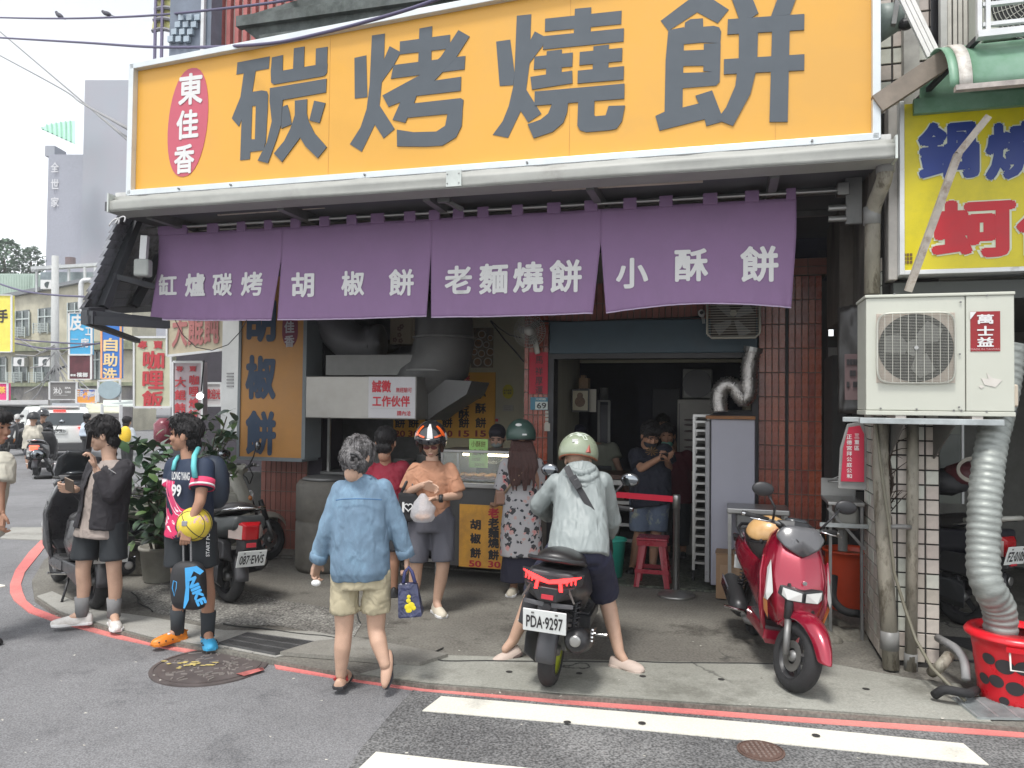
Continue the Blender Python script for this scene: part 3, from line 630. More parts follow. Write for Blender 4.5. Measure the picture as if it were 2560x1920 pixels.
f_ = F(1269, 979, 8.92); MB().prism([(f_.x+.068*math.cos(a*PI/12), f_.z+.086*math.sin(a*PI/12)) for a in range(24)], lambda p, s: V((p[0], 8.94-.006*s, p[1]))).obj('disc', mat('sticker_yellow', (.5, .42, .02)), st, FAC)
ftext('lettering', st, '本店使用', 1269, 976, 8.934, 5, BLKT, w=20); ftext('lettering', st, '統一發票', 1269, 983, 8.934, 5, BLKT, w=20)
pn = fth('paper_note', 'small white paper note taped under the round yellow sticker', 'note', 1270, 1028, 8.93)
fb('paper', pn, 1257, 1012, 1283, 1028, 8.94, .006, mat('paper', (.4, .38, .33)))
for i in range(3): ftext('lettering', pn, '一一一一一', 1269, 1015+4.5*i, 8.94, 2, BLKT, w=16)
pn = fth('paper_note', 'small white paper with a red square above the clerk with the mask', 'note', 1241, 1060, 8.93)
fb('paper', pn, 1234, 1044, 1248, 1058, 8.94, .006, MC['paper']); fb('red_square', pn, 1238, 1047, 1245, 1054, 8.937, .003, REDT)
cart = fth('sales_cart', 'steel sales cart on castors with orange price panel and lit glass cabinet', 'cart', 1200, 1435, 7.25)
slab('cart_frame', cart, (-2.78, -1.98, 7.25, 7.85, .14, .92), mat('cart_steel', (.10, .10, .10), rough=.4, metal=.5), bevel=.005)
fb('orange_panel', cart, 1149, 1260, 1262, 1424, 7.235, .012, mat('cart_orange', (.72, .36, .05), rough=.5, var=.06, col2=(.5, .25, .05), sc2=4))
for word, x, ys in (('胡椒餅', 1189, (1311, 1346, 1382)), ('老麵燒餅', 1234, (1307, 1332, 1357, 1387))):
    for ch, y in zip(word, ys): ftext('lettering', cart, ch, x, y, 7.235, 26, BLKT, w=28, bold=.04)
ftext('lettering', cart, '老', 1234, 1282, 7.235, 25, REDT, w=28, bold=.04)
ftext('price', cart, '50', 1188, 1409, 7.235, 16, REDT, w=32, bold=.03); ftext('price', cart, '30', 1236, 1411, 7.235, 16, REDT, w=32, bold=.03)
slab('steel_top', cart, (-2.80, -1.96, 7.2, 7.87, .92, .97), STEEL, bevel=.006)
for s_ in (-2.7, -2.08):
    for t_ in (7.33, 7.75):
        c_ = MB().lathe([(.045, -.018), (.05, -.01), (.05, .01), (.045, .018)], 14, Matrix.Translation(V((s_, t_, .05))) @ Matrix.Rotation(PI/2, 4, 'Y')).obj('castor', RUB, cart, FAC, smooth=True)
        MB().box(s_-.03, s_+.03, t_-.02, t_+.02, .09, .14).obj('castor_fork', DSTEEL, c_, FAC)
for b in ((-2.76, -2.74, 7.3, 7.32), (-2.0, -1.98, 7.3, 7.32), (-2.76, -2.74, 7.78, 7.8), (-2.0, -1.98, 7.78, 7.8)):
    slab('cabinet_post', cart, (*b, .97, 1.26), STEEL)
slab('cabinet_top', cart, (-2.77, -1.97, 7.29, 7.81, 1.26, 1.285), STEEL, bevel=.003)
slab('glass_front', cart, (-2.74, -2.0, 7.302, 7.306, .975, 1.26), mat('clear_glass', (.8, .85, .82), rough=.03, alpha=.22, spec=.8))
mb = MB().cyl((-2.55, 7.38, 1.235), (-2.02, 7.38, 1.235), .012); mb.obj('lit_tube', mat('warm_lit_tube', (1, .86, .55), em=9), cart, FAC)
slab('tray', cart, (-2.72, -2.02, 7.34, 7.76, .985, 1.0), mat('red_tray', (.1, .02, .02), rough=.4))
for i in range(12):
    p_ = MB().ell((-2.62+.105*(i % 6), 7.46+.14*(i//6), 1.018), (.045, .045, .018), 12, 7).obj('flat_pastry', mat('pastry_brown', (.42, .22, .08), rough=.8, var=.3, sc_=20), cart, FAC, smooth=True)
pc = fth('price_card', 'small pale yellow price card standing in the glass cabinet', 'card', 1208, 1237, 7.28)
fb('card', pc, 1190, 1208, 1224, 1236, 7.27, .006, mat('card_yellow', (.55, .45, .14)))
ftext('lettering', pc, '紅豆酥餅', 1207, 1221, 7.27, 6, BLKT, w=26); fb('fine_print', pc, 1199, 1229, 1215, 1231, 7.267, .002, BLKT)
gp_ = fth('price_poster', 'light green handwritten price poster on top of the glass cabinet', 'poster', 1195, 1165, 7.35)
fb('sheet', gp_, 1173, 1097, 1219, 1170, 7.36, .005, mat('light_green_paper', (.32, .55, .17), rough=.7, var=.05))
ink = mat('brown_ink', (.14, .08, .02))
ftext('lettering', gp_, '小酥餅', 1196, 1110, 7.36, 15, ink, w=37, bold=0); ftext('lettering', gp_, '盒裝', 1196, 1130, 7.36, 15, ink, w=32, bold=0)
ftext('lettering', gp_, '20個', 1190, 1148, 7.36, 9, ink, w=22, bold=0); ftext('lettering', gp_, '300元', 1200, 1162, 7.36, 9, ink, w=28, bold=0)
tb = fth('steel_table', 'steel work table with rails left of the orange cart', 'table', 1130, 1420, 7.5)
slab('table_top', tb, (-3.3, -2.83, 7.4, 7.9, .86, .9), STEEL, bevel=.004)
for z_ in (.12, .24, .55): slab('rail', tb, (-3.3, -2.83, 7.43, 7.46, z_, z_+.03), STEEL)
for s_ in (-3.28, -2.86): slab('leg', tb, (s_, s_+.03, 7.43, 7.46, 0, .86), STEEL)
cp = fth('spring_couplet', 'red paper strip with black brush characters on the narrow tiled pillar', 'poster', 1348, 985, 7.7)
fb('paper', cp, 1323, 881, 1369, 985, 7.72, .004, mat('couplet_red', (.42, .012, .035), rough=.6, var=.08))
for ch, y in zip('馬祥厚運', (900, 928, 952, 975)): ftext('lettering', cp, ch, 1348, y, 7.72, 20, BLKT, w=19, bold=.01)
hn = fth('house_number', 'blue and white house number plate reading 69', 'sign', 1350, 1025, 7.7)
fb('blue_plate', hn, 1326, 993, 1369, 1025, 7.72, .006, mat('plate_blue', (.02, .16, .24), rough=.4))
fb('white_field', hn, 1338, 1004, 1369, 1024, 7.716, .004, mat('plate_white', (.5, .55, .52), rough=.4))
ftext('number', hn, '69', 1354, 1014, 7.714, 15, BLKT, w=24, bold=.02); ftext('lettering', hn, '光明路', 1352, 998, 7.718, 6, MC['plate_white'], w=26)
lb = fth('paper_label', 'row of small white labels on the door frame below the house number', 'label', 1368, 1040, 7.7)
for i in range(4): fb('label_strip', lb, 1363, 1027+i*9, 1371, 1034+i*9, 7.715, .004, MC['paper'])
fb('large_label', lb, 1361, 1058, 1375, 1078, 7.713, .004, MC['paper'])
def wall_fan(x, y, t, r, lab):
    fn = fth('wall_fan', lab, 'fan', x, y, t); f_ = F(x, y, t); R = Matrix.Rotation(.35, 3, 'X')
    cage = mat('fan_wire', (.45, .45, .42), rough=.4)
    mb = MB()
    for k in (1, .8, .6, .4, .2): mb.tube([f_+V((r*k*math.cos(a*PI/14), -.05*(1-k), r*k*math.sin(a*PI/14))) for a in range(28)], .0022, 4, close=True)
    for a in range(36):
        c_, s_ = math.cos(a*PI/18), math.sin(a*PI/18)
        mb.tube([f_+V((c_*.03, -.05, s_*.03)), f_+V((r*.7*c_, -.045, r*.7*s_)), f_+V((r*c_, 0, r*s_)), f_+V((r*.8*c_, .07, r*.8*s_)), f_+V((c_*.04, .09, s_*.04))], .0018, 3, caps=False)
    mb.obj('cage', cage, fn, FAC)
    for a in range(3):
        mb = MB(); q = a*2*PI/3+.4
        mb.prism([(.03*math.cos(q), .03*math.sin(q)), (r*.8*math.cos(q+.1), r*.8*math.sin(q+.1)), (r*.85*math.cos(q+.5), r*.85*math.sin(q+.5)), (r*.6*math.cos(q+.9), r*.6*math.sin(q+.9)), (.03*math.cos(q+1.2), .03*math.sin(q+1.2))], lambda p, s: f_+V((p[0], .02+.004*s, p[1])))
        mb.obj('blade', mat('fan_blade', (.12, .12, .11), rough=.3), fn, FAC)
    MB().cyl(f_+V((0, -.06, 0)), f_+V((0, .13, 0)), .045, n=14).obj('motor', cage, fn, FAC, smooth=True)
    MB().bar(f_+V((0, .13, .03)), f_+V((.05, .15, -r*1.35)), .07, .05).obj('bracket', mat('fan_body', (.5, .5, .45), rough=.4), fn, FAC, bevel=.012)
wall_fan(1324, 828, 7.55, .165, 'round wall fan with a clear cage above the red paper strip')
def cable(lab, pts, t, r=.006, m=WIRE, grp='cables on the shopfront wall'):
    q = [F(x, y, t) for x, y in pts]; a = q[0]
    c = fthing('cable', lab, 'cable', a, grp); out = []
    for i in range(len(q)-1):
        for k in range(5): out.append(q[i].lerp(q[i+1], k/5))
    out.append(q[-1]); MB().tube(out, r, 5).obj('cable_run', m, c, FAC, smooth=True); return c
cable('thin black cable sagging from the curtain to the wall fan', [(1228, 802), (1250, 822), (1275, 838), (1305, 845)], 7.66)
cable('black cable running down the beige wall to the tiled pillar', [(1226, 802), (1262, 850), (1290, 880), (1310, 905)], 7.68, .008)
cable('pair of cables running level along the lintel tiles', [(1345, 803), (1450, 806), (1560, 800), (1700, 796), (1755, 792)], 7.7, .011)
cable('loop of thin black cable hanging in front of the side street signs', [(438, 800), (455, 835), (490, 868), (530, 876), (570, 862), (600, 830), (617, 800)], 5.9, .004)
cc = fth('security_camera', 'small round white camera at the top right of the doorway with wires below', 'camera', 1756, 785, 7.6)
f_ = F(1754, 783, 7.6); MB().lathe([(.028, -.04), (.034, -.03), (.034, .03), (.03, .04)], 16, Matrix.Translation(f_) @ Matrix.Rotation(PI/2, 4, 'X')).obj('housing', mat('camera_white', (.5, .5, .48), rough=.4), cc, FAC, smooth=True)
MB().cyl(f_+V((0, -.045, 0)), f_+V((0, -.03, 0)), .018).obj('lens', BLK, cc, FAC)
MB().cyl(f_, f_+V((0, .12, .03)), .012).obj('arm', MC['camera_white'], cc, FAC)
for i in range(3): MB().cyl(f_+V((.01*i, 0, -.03)), f_+V((.012+.01*i, 0, -.1)), .003, n=5).obj('wire', MC['camera_white'], cc, FAC)
ef = fth('extractor_fan', 'square caged extractor fan hanging at the top right of the doorway', 'fan', 1830, 840, 7.3)
a, b = F(1768, 845, 7.3), F(1900, 745, 7.3)
mb = MB(); z0, z1 = a.z, b.z; mb.tube([(a.x, 7.3, z1), (a.x, 7.3, z0+.04), (a.x+.04, 7.3, z0), (b.x-.04, 7.3, z0), (b.x, 7.3, z0+.04), (b.x, 7.3, z1)], .012, 6)
mb.obj('outer_frame', mat('cream_frame', (.4, .38, .32), rough=.5), ef, FAC, smooth=True)
for i in range(14): z_ = z0+.02+(z1-z0-.03)*i/14; MB().cyl((a.x, 7.31, z_), (b.x, 7.31, z_), .003, n=4).obj('cage_wire', MC['cream_frame'], ef, FAC)
slab('fan_case', ef, (a.x+.03, b.x-.03, 7.36, 7.5, z0+.03, z1), mat('fan_case', (.06, .05, .045), rough=.6), bevel=.01)
f_ = (a+b)/2
for k in range(4):
    q = k*PI/2+.3; MB().prism([(.02*math.cos(q), .02*math.sin(q)), (.19*math.cos(q), .19*math.sin(q)), (.2*math.cos(q+.6), .2*math.sin(q+.6)), (.05*math.cos(q+.9), .05*math.sin(q+.9))], lambda p, s: V((f_.x+p[0], 7.34+.004*s, f_.z+p[1]))).obj('blade', DSTEEL, ef, FAC)
MB().cyl((f_.x, 7.32, f_.z+.05), (f_.x, 7.345, f_.z+.05), .03).obj('hub', MC['cream_frame'], ef, FAC)
for i, x in enumerate((1470, 1505, 1550, 1595, 1640, 1675, 1710)):
    f_ = F(x, 891, 9.15); l_ = fthing('ceiling_globe', 'round globe under the pale beam, number from the left: '+['first', 'second', 'third', 'fourth', 'fifth', 'sixth', 'seventh'][i], 'lamp', f_, 'round globes along the beam')
    MB().ell(f_, (.035, .035, .03), 12, 8).obj('globe', mat('dim_globe', (.3, .26, .16), rough=.4), l_, FAC, smooth=True)
iu = fth('box_fan', 'grey square fan unit on top of the pale cabinet inside the shop', 'fan', 1745, 995, 9.2)
slabp = F(1706, 996, 9.2), F(1780, 922, 9.2)
slab('case', iu, (slabp[0].x, slabp[1].x, 9.2, 9.5, slabp[0].z, slabp[1].z), mat('fan_unit_grey', (.13, .13, .12), rough=.5, var=.2), bevel=.012)
c_ = (slabp[0]+slabp[1])/2
mb = MB()
for k in (1, .85, .7, .55, .4, .25, .1): mb.tube([V((c_.x+.165*k*math.cos(a*PI/12), 9.19, c_.z+.165*k*math.sin(a*PI/12))) for a in range(24)], .003, 4, close=True)
mb.obj('grille', mat('dark_wire', (.05, .05, .05)), iu, FAC)
MB().cyl((c_.x, 9.186, c_.z), (c_.x, 9.198, c_.z), .165, n=24).obj('fan_opening', BLK, iu, FAC)
cbn = fth('metal_cabinet', 'pale grey metal cabinet standing inside behind the tray rack', 'cabinet', 1735, 1380, 9.2)
a, b = F(1693, 998, 9.2), F(1785, 998, 9.2)
slab('cabinet_body', cbn, (a.x, b.x, 9.2, 9.9, .02, a.z), mat('cabinet_pale', (.2, .19, .17), rough=.5, var=.15), bevel=.012)
slab('door_gap', cbn, (a.x+.02, a.x+.03, 9.194, 9.2, .1, a.z-.05), BLK)
rk = fth('tray_rack', 'tall steel trolley rack with a ladder of baking trays left of the white panel', 'rack', 1755, 1430, 7.9)
a, b = F(1732, 1042, 7.9), F(1768, 1412, 7.9); x0, x1 = a.x, F(1768, 1042, 7.9).x
for s_ in (x0, x1): slab('upright', rk, (s_, s_+.025, 7.9, 7.925, .12, a.z), STEEL)
for s_ in (x0, x1): slab('upright', rk, (s_, s_+.025, 8.45, 8.475, .12, a.z), STEEL)
slab('top_rail', rk, (x0, x1+.025, 7.9, 8.47, a.z, a.z+.025), STEEL)
for i in range(17):
    z_ = .18+(a.z-.24)*i/16
    slab('tray_rail', rk, (x0+.02, x1, 7.9, 7.915, z_, z_+.022), STEEL)
    slab('baking_tray', rk, (x0+.03, x1-.01, 7.93, 8.44, z_+.022, z_+.034), mat('dark_tray', (.03, .028, .025), rough=.5, metal=.4))
for s_ in (x0, x1):
    for t_ in (7.92, 8.45): MB().lathe([(.05, -.015), (.055, 0), (.05, .015)], 14, Matrix.Translation(V((s_+.01, t_, .055))) @ Matrix.Rotation(PI/2, 4, 'Y')).obj('castor', RUB, rk, FAC, smooth=True)
for i, y in enumerate((1050, 1062, 1078, 1100, 1118)):
    f_ = F(1722, y, 8.0); g_ = fthing('oven_glove', 'dark glove or tongs hanging off the rack, number from the top: '+['one', 'two', 'three', 'four', 'five'][i], 'utensil', f_, 'utensils on the rack')
    MB().ell(f_, (.05, .02, .012), 8, 6).obj('glove', mat('dark_cloth', (.03, .02, .02)), g_, FAC); MB().cyl(f_, f_+V((.06, 0, .005)), .006, n=6).obj('hook', DSTEEL, g_, FAC)
fg = fth('upright_fridge', 'tall fridge showing its plain pale lilac grey side panel beside the tiled pillar', 'fridge', 1830, 1480, 7.55)
a, b = F(1778, 1047, 7.55), F(1887, 1480, 7.55)
slab('side_panel', fg, (a.x, b.x, 7.55, 8.2, .06, a.z), mat('fridge_white', (.36, .36, .42), rough=.35, var=.04), bevel=.01)
slab('door', fg, (a.x-.055, a.x-.005, 7.56, 8.2, .08, a.z-.02), mat('fridge_door', (.3, .3, .31), rough=.3), bevel=.012)
slab('wooden_top', fg, (a.x-.05, b.x, 7.5, 8.2, a.z, a.z+.03), mat('orange_wood', (.28, .12, .04), rough=.6, var=.3, sc_=10, stretch=(1, 8, 1)))
slab('door_seal', fg, (a.x-.012, a.x-.004, 7.548, 7.56, .08, a.z-.02), BLK)
nb_ = fthing('folded_board', 'dark folded boards lying on top of the fridge', 'board', F(1850, 1040, 7.6))
for i in range(4): slab('board', nb_, (a.x+.02*i, b.x-.02, 7.55+.03*i, 8.1, a.z+.032+.014*i, a.z+.043+.014*i), mat('dark_board', (.04, .04, .045), rough=.7, var=.3))
sdp = [(1800, 1030), (1797, 1000), (1800, 975), (1815, 960), (1835, 965), (1847, 985), (1858, 1000), (1872, 985), (1872, 950), (1873, 915), (1883, 872)]
pts = [F(x, y, 7.45) for x, y in sdp]; fine = []
for i in range(len(pts)-1):
    for k in range(8): fine.append(pts[i].lerp(pts[i+1], k/8))
for _ in range(5): fine = [fine[0]]+[(fine[i-1]+fine[i]*2+fine[i+1])/4 for i in range(1, len(fine)-1)]+[fine[-1]]
sdk = fthing('silver_duct', 'crumpled silver flexible duct bent over the fridge and ending in an open mouth', 'duct', fine[0])
SILV = mat('silver_foil', (.48, .46, .44), rough=.3, metal=.9, var=.35, sc_=14, bump=.4, bs=60)
MB().tube(fine, [.075+(.006 if i % 2 else -.006) for i in range(len(fine))], 16, caps=False).obj('foil_skin', SILV, sdk, FAC, smooth=True, solid=.002)
e = fine[-1]; dv = (fine[-1]-fine[-3]).normalized()
MB().cyl(e-dv*.06, e-dv*.05, .07, n=16).obj('dark_mouth', BLK, sdk, FAC)
MB().tube([e-dv*.01, e+dv*.03], .085, 16, caps=False).obj('collar', STEEL, sdk, FAC, solid=.003)
wt = fth('work_table', 'long work table with a brown wooden top inside the doorway', 'table', 1500, 1380, 8.6)
slab('wooden_top', wt, (-1.65, -.62, 8.5, 9.1, .93, .98), mat('brown_table', (.11, .05, .03), rough=.5, var=.3, sc_=4, stretch=(1, 6, 1)), bevel=.004)
slab('front_edge', wt, (-1.65, -.62, 8.48, 8.5, .87, .925), STEEL)
for z_ in (.25, .42, .66): slab('shelf_rail', wt, (-1.6, -.66, 8.5, 8.53, z_, z_+.035), STEEL)
for z_ in (.25, .66): slab('shelf', wt, (-1.6, -.66, 8.53, 9.05, z_, z_+.02), DSTEEL)
for s_ in (-1.62, -.67): slab('leg', wt, (s_, s_+.04, 8.5, 8.54, .02, .93), STEEL)
for i, (x, y, w_, h_, l) in enumerate(((1480, 1265, 40, 50, 'dark carton pushed under the work table'), (1545, 1250, 30, 36, 'brown carton on the table shelf'), (1525, 1340, 36, 40, 'carton on the bottom shelf of the work table'))):
    bx = fth('carton', l, 'box', x, y, 8.7); fb('carton_box', bx, x-w_/2, y-h_/2, x+w_/2, y+h_/2, 8.7, .25, mat('carton_dark', (.12, .08, .05), rough=.8), bevel=.004)
pf = fth('framed_picture', 'framed picture of a seated figure on the left inside wall', 'picture', 1450, 1030, 8.6)
fb('frame', pf, 1429, 973, 1472, 1030, 8.6, .03, BLK); fb('print', pf, 1432, 977, 1469, 1026, 8.595, .006, mat('picture_cream', (.3, .27, .18), rough=.4))
f_ = F(1450, 1000, 8.59); mb = MB(); mb.ell(f_+V((0, -.002, .05)), (.035, .003, .035)); mb.ell(f_+V((0, -.003, -.02)), (.06, .003, .06)); mb.obj('printed_figure', mat('figure_brown', (.12, .07, .04), var=.5, sc_=25), pf, FAC)
ws = fth('wall_paper_sheet', 'large pale sheet hanging beside the framed picture', 'paper', 1480, 1030, 8.75)
fb('sheet', ws, 1470, 973, 1490, 1030, 8.75, .01, MC['paper'])
bx = fth('small_carton', 'small stack of brown cartons above the framed picture', 'box', 1460, 972, 8.7)
fb('carton_box', bx, 1447, 945, 1470, 971, 8.7, .15, mat('carton_brown', (.2, .13, .08), rough=.8, var=.2)); fb('carton_box', bx, 1452, 938, 1462, 945, 8.72, .1, MC['carton_brown'])
cv = fth('steel_canopy', 'grey steel frame of a dough machine behind the work table', 'machine', 1500, 1200, 9.6)
for x in (1494, 1520): fb('post', cv, x, 1002, x+4, 1230, 9.6, .03, DSTEEL)
fb('crossbar', cv, 1494, 1000, 1524, 1005, 9.6, .03, DSTEEL); fb('tank', cv, 1498, 1012, 1518, 1180, 9.65, .2, mat('tank_grey', (.07, .07, .08), rough=.4, metal=.4)); 
f_ = F(1510, 1000, 9.7); MB().lathe([(.05, 0), (.052, .15), (.055, .155)], 16, Matrix.Translation(f_)).obj('canister', DSTEEL, cv, FAC, smooth=True)
qb = fth('queue_post', 'steel queue post with a red belt stretched across the doorway', 'barrier', 1688, 1495, 7.2)
b_ = G(1690, 1490); bf = FI @ b_
T_ = Matrix.Translation(bf)
MB().lathe([(.165, 0), (.17, .012), (.165, .02), (.05, .045), (.035, .06), (.03, .06)], 28, T_).obj('base', STEEL, qb, FAC, smooth=True)
MB().lathe([(.03, .05), (.03, .80), (.034, .80), (.034, .92), (.03, .93), (0.001, .93)], 20, T_).obj('post', STEEL, qb, FAC, smooth=True)
MB().add([bf+V((-.03, 0, .86)), bf+V((-.03, 0, .915)), bf+V((-1.15, .25, .925)), bf+V((-1.15, .25, .87))], [(0, 1, 2, 3)]).obj('belt', mat('belt_red', (.62, .005, .035), rough=.6, var=.04), qb, FAC, solid=.003)
so_ = G(1632, 1462, .02); sf = FI @ so_
def stool(sf):
    t = fthing('plastic_stool', 'dark red plastic stool standing inside behind the queue post', 'stool', sf)
    pm = mat('red_plastic', (.26, .015, .03), rough=.3, var=.1, spec=.6)
    MB().box(sf.x-.15, sf.x+.15, sf.y-.13, sf.y+.13, sf.z+.44, sf.z+.465).obj('seat', pm, t, FAC, bevel=.02, bseg=3)
    for i in (-1, 1):
        for j in (-1, 1):
            mb = MB(); top, bot = V((sf.x+i*.12, sf.y+j*.10, sf.z+.45)), V((sf.x+i*.17, sf.y+j*.145, sf.z))
            mb.loft([[bot+V((-i*.05, 0, 0)), bot+V((-i*.02, -j*.008, 0)), bot, bot+V((-i*.008, -j*.02, 0)), bot+V((0, -j*.05, 0)), bot+V((-i*.02, -j*.02, 0))],
                     [top+V((-i*.07, 0, 0)), top+V((-i*.03, -j*.008, 0)), top, top+V((-i*.008, -j*.03, 0)), top+V((0, -j*.07, 0)), top+V((-i*.02, -j*.02, 0))]])
            mb.obj('leg', pm, t, FAC)
    for j in (-1, 1):
        MB().box(sf.x-.15, sf.x+.15, sf.y+j*.128-.006, sf.y+j*.128+.006, sf.z+.13, sf.z+.17).obj('stretcher', pm, t, FAC)
        MB().box(sf.x-.14, sf.x+.14, sf.y+j*.115-.005, sf.y+j*.115+.005, sf.z+.39, sf.z+.44).obj('apron', pm, t, FAC)
    for i in (-1, 1): MB().box(sf.x+i*.155-.006, sf.x+i*.155+.006, sf.y-.13, sf.y+.13, sf.z+.13, sf.z+.17).obj('stretcher', pm, t, FAC)
stool(sf)
bn = G(1533, 1440, .02); bb = FI @ bn
gb = fthing('green_bin', 'tall turquoise green plastic bin beside the rider', 'bin', bb)
GRN = mat('turquoise_plastic', (.03, .32, .24), rough=.4, var=.1)
MB().lathe([(.09, 0), (.125, .36), (.13, .365), (.135, .38), (.13, .385), (.12, .38), (.088, .02)], 24, Matrix.Translation(bb), caps=True).obj('bin_body', GRN, gb, FAC, smooth=True)
MB().lathe([(.133, .36), (.14, .362), (.14, .37), (.133, .372)], 24, Matrix.Translation(bb), caps=False).obj('rim', GRN, gb, FAC, smooth=True)
cb_ = fth('cardboard_box', 'brown cardboard box standing on the floor beneath the fridge panel', 'box', 1815, 1495, 7.25)
a, b = F(1790, 1384, 7.25), F(1850, 1496, 7.25)
slab('box_body', cb_, (a.x, b.x+.06, 7.25, 7.53, .01, a.z), mat('cardboard', (.30, .19, .11), rough=.85, var=.15, sc_=5), bevel=.004)
slab('flap', cb_, (a.x-.005, b.x+.065, 7.24, 7.4, a.z, a.z+.006), MC['cardboard'])
fb('printed_panel', cb_, 1800, 1412, 1848, 1462, 7.248, .002, mat('cardboard_print', (.36, .24, .15), rough=.85))
for i in range(5): fb('print_line', cb_, 1815, 1418+i*8, 1842, 1420+i*8, 7.245, .002, mat('brown_print', (.16, .09, .05)))
sk = fth('steel_sink_stand', 'small steel sink stand behind the red scooter seat', 'sink', 1880, 1450, 7.3)
slab('rim', sk, (.02, .55, 7.1, 7.5, .80, .85), STEEL, bevel=.01)
for s_ in (.03, .50): slab('leg', sk, (s_, s_+.03, 7.12, 7.15, 0, .80), STEEL)
for s_ in (.03, .50): slab('leg', sk, (s_, s_+.03, 7.45, 7.48, 0, .80), STEEL)
slab('bowl', sk, (.10, .47, 7.14, 7.46, .66, .80), DSTEEL, bevel=.02)
nbh = fthing('neighbour_building', 'neighbouring building with a cream tiled column at the pavement and a dark garage behind', 'building', (1.3, 6.0, 0))
ctile = [mat('cream_tile_%s' % n, c, rough=.35, var=.2, sc_=9, col2=d, sc2=10, thr=(.6, .72)) for n, c, d in
         (('a', (.52, .46, .41), (.2, .17, .14)), ('b', (.57, .52, .46), (.25, .2, .16)), ('c', (.46, .42, .36), (.17, .15, .12)), ('d', (.56, .57, .5), (.25, .24, .2)))]
dgr = mat('dark_grout', (.03, .028, .026), rough=.9)
col_ = slab('tiled_column', nbh, (1.05, 1.40, 5.80, 6.5, 0, 3.6), dgr)
tile_wall(col_, FAC, 1.05, 1.40, .03, 1.83, .0875, .10, 5.80, g=.009, mats=ctile)
tile_wall(col_, FAC, 5.81, 6.5, .03, 2.8, .1, .10, 1.05, g=.007, mats=ctile, axis='y-')
up = slab('upper_wall', nbh, (1.02, 1.75, 5.95, 6.3, 3.6, 7.5), dgr)
tile_wall(up, FAC, 1.02, 1.75, 3.85, 5.75, .12, .12, 5.95, g=.011, mats=ctile)
slab('upper_wall', nbh, (1.4, 6, 6.3, 6.5, 2.62, 7.5), mat('dark_grey_wall', (.12, .12, .11), rough=.8, var=.3))  # plain dark grey, used here and on the garage ceiling
slab('wall_strip', nbh, (1.20, 1.30, 5.86, 5.95, 3.7, 6.5), mat('strip_grey', (.38, .37, .34), rough=.7, var=.3))
slab('cement_render', nbh, (.98, 1.05, 5.9, 7.75, 1.9, 3.6), mat('mouldy_render', (.12, .105, .09), rough=.9, var=.5, sc_=5, stretch=(1, 1, .4), col2=(.04, .035, .03), sc2=3))
slab('cement_render', nbh, (.88, 1.05, 6.6, 7.4, 2.45, 3.35), MC['mouldy_render'])
slab('garage_wall', nbh, (1.4, 7, 9.8, 9.9, 0, 3.2), mat('garage_grey', (.26, .26, .24), rough=.8, var=.2))
slab('garage_wall', nbh, (1.3, 1.4, 6.5, 9.8, 0, 3.2), mat('garage_white', (.33, .33, .3), rough=.8, var=.25))
slab('garage_ceiling', nbh, (1.3, 7, 6.3, 9.9, 2.62, 2.7), MC['dark_grey_wall'])
slab('garage_wall', nbh, (3.6, 3.7, 6.3, 9.8, 0, 3.2), MC['garage_grey'])
rub = ground_mat('rubble_concrete', (.12, .11, .09), (.05, .05, .035), (.2, .19, .16), speck=40, crack=1.5, stain=.9, sp=.3)
for i, (x, y, r, l) in enumerate(((2080, 1560, .17, 'broken lump of concrete behind the red scooter, farthest in'), (2110, 1590, .19, 'broken lump of mossy concrete at the foot of the cream tiled column'), (2060, 1600, .13, 'low cracked concrete lump beside the scooter wheel'), (2390, 1640, .17, 'sloping lump of concrete between the column and the spotted bucket'))):
    q = G(x, y); t = thing('concrete_lump', l, 'rubble', q, 0, 'broken concrete by the column')
    def dsp(me, i=i):
        for v in me.vertices: v.co += v.normal*.05*noise.noise(v.co*9+V((i, 0, 0)))
    MB().ell(q+V((0, 0, -.01)), (r, r*.8, .075), 18, 10).obj('lump', rub, t, smooth=True, sub=1, disp=dsp)
pvc = mat('old_pvc', (.27, .25, .2), rough=.6, var=.35, sc_=4, stretch=(2, 2, .7), col2=(.1, .085, .06), sc2=6, thr=(.5, .62))
pvc2 = mat('pvc_collar', (.2, .2, .19), rough=.5, var=.2)
def pipe(lab, pts, r, m=pvc, t=None, grp='drain pipes on the column', collars=()):
    q = [F(*p) if len(p) == 3 else p for p in pts]
    o = fthing('drain_pipe', lab, 'pipe', q[-1], grp); out = [q[0]]
    for i in range(1, len(q)-1):
        a, b, c = q[i-1], q[i], q[i+1]; L1 = min(.08, (b-a).length*.45, (c-b).length*.45)
        p0, p2 = b+(a-b).normalized()*L1, b+(c-b).normalized()*L1
        for k in range(6): u = k/5; out.append(p0*(1-u)**2+b*2*u*(1-u)+p2*u*u)
    out.append(q[-1]); MB().tube(out, r, 14).obj('pipe_run', m, o, FAC, smooth=True)
    for p, d in collars:
        p = F(*p); MB().cyl(p-V(d)*.06, p+V(d)*.06, r*1.13, n=14).obj('collar', pvc2, o, FAC, smooth=True)
    return o
pipe('thick stained downpipe on the left of the tiled column', [(2205, 1040, 5.72), (2200, 1150, 5.72), (2212, 1400, 5.70), (2228, 1672, 5.66)], .052, collars=(((2224, 1600, 5.67), (0, 0, 1)),))
pipe('straight mossy pipe in the middle of the tiled column', [(2282, 1040, 5.74), (2281, 1300, 5.74), (2277, 1690, 5.70)], .037, collars=(((2277, 1655, 5.71), (0, 0, 1)),))
pipe('grey white downpipe from the gutter end down beside the yellow sign', [(2213, 395, 5.5), (2213, 445, 5.5), (2182, 520, 5.7), (2180, 735, 5.7)], .05, collars=(((2213, 410, 5.5), (0, 0, 1)), ((2180, 540, 5.7), (0, 0, 1))))
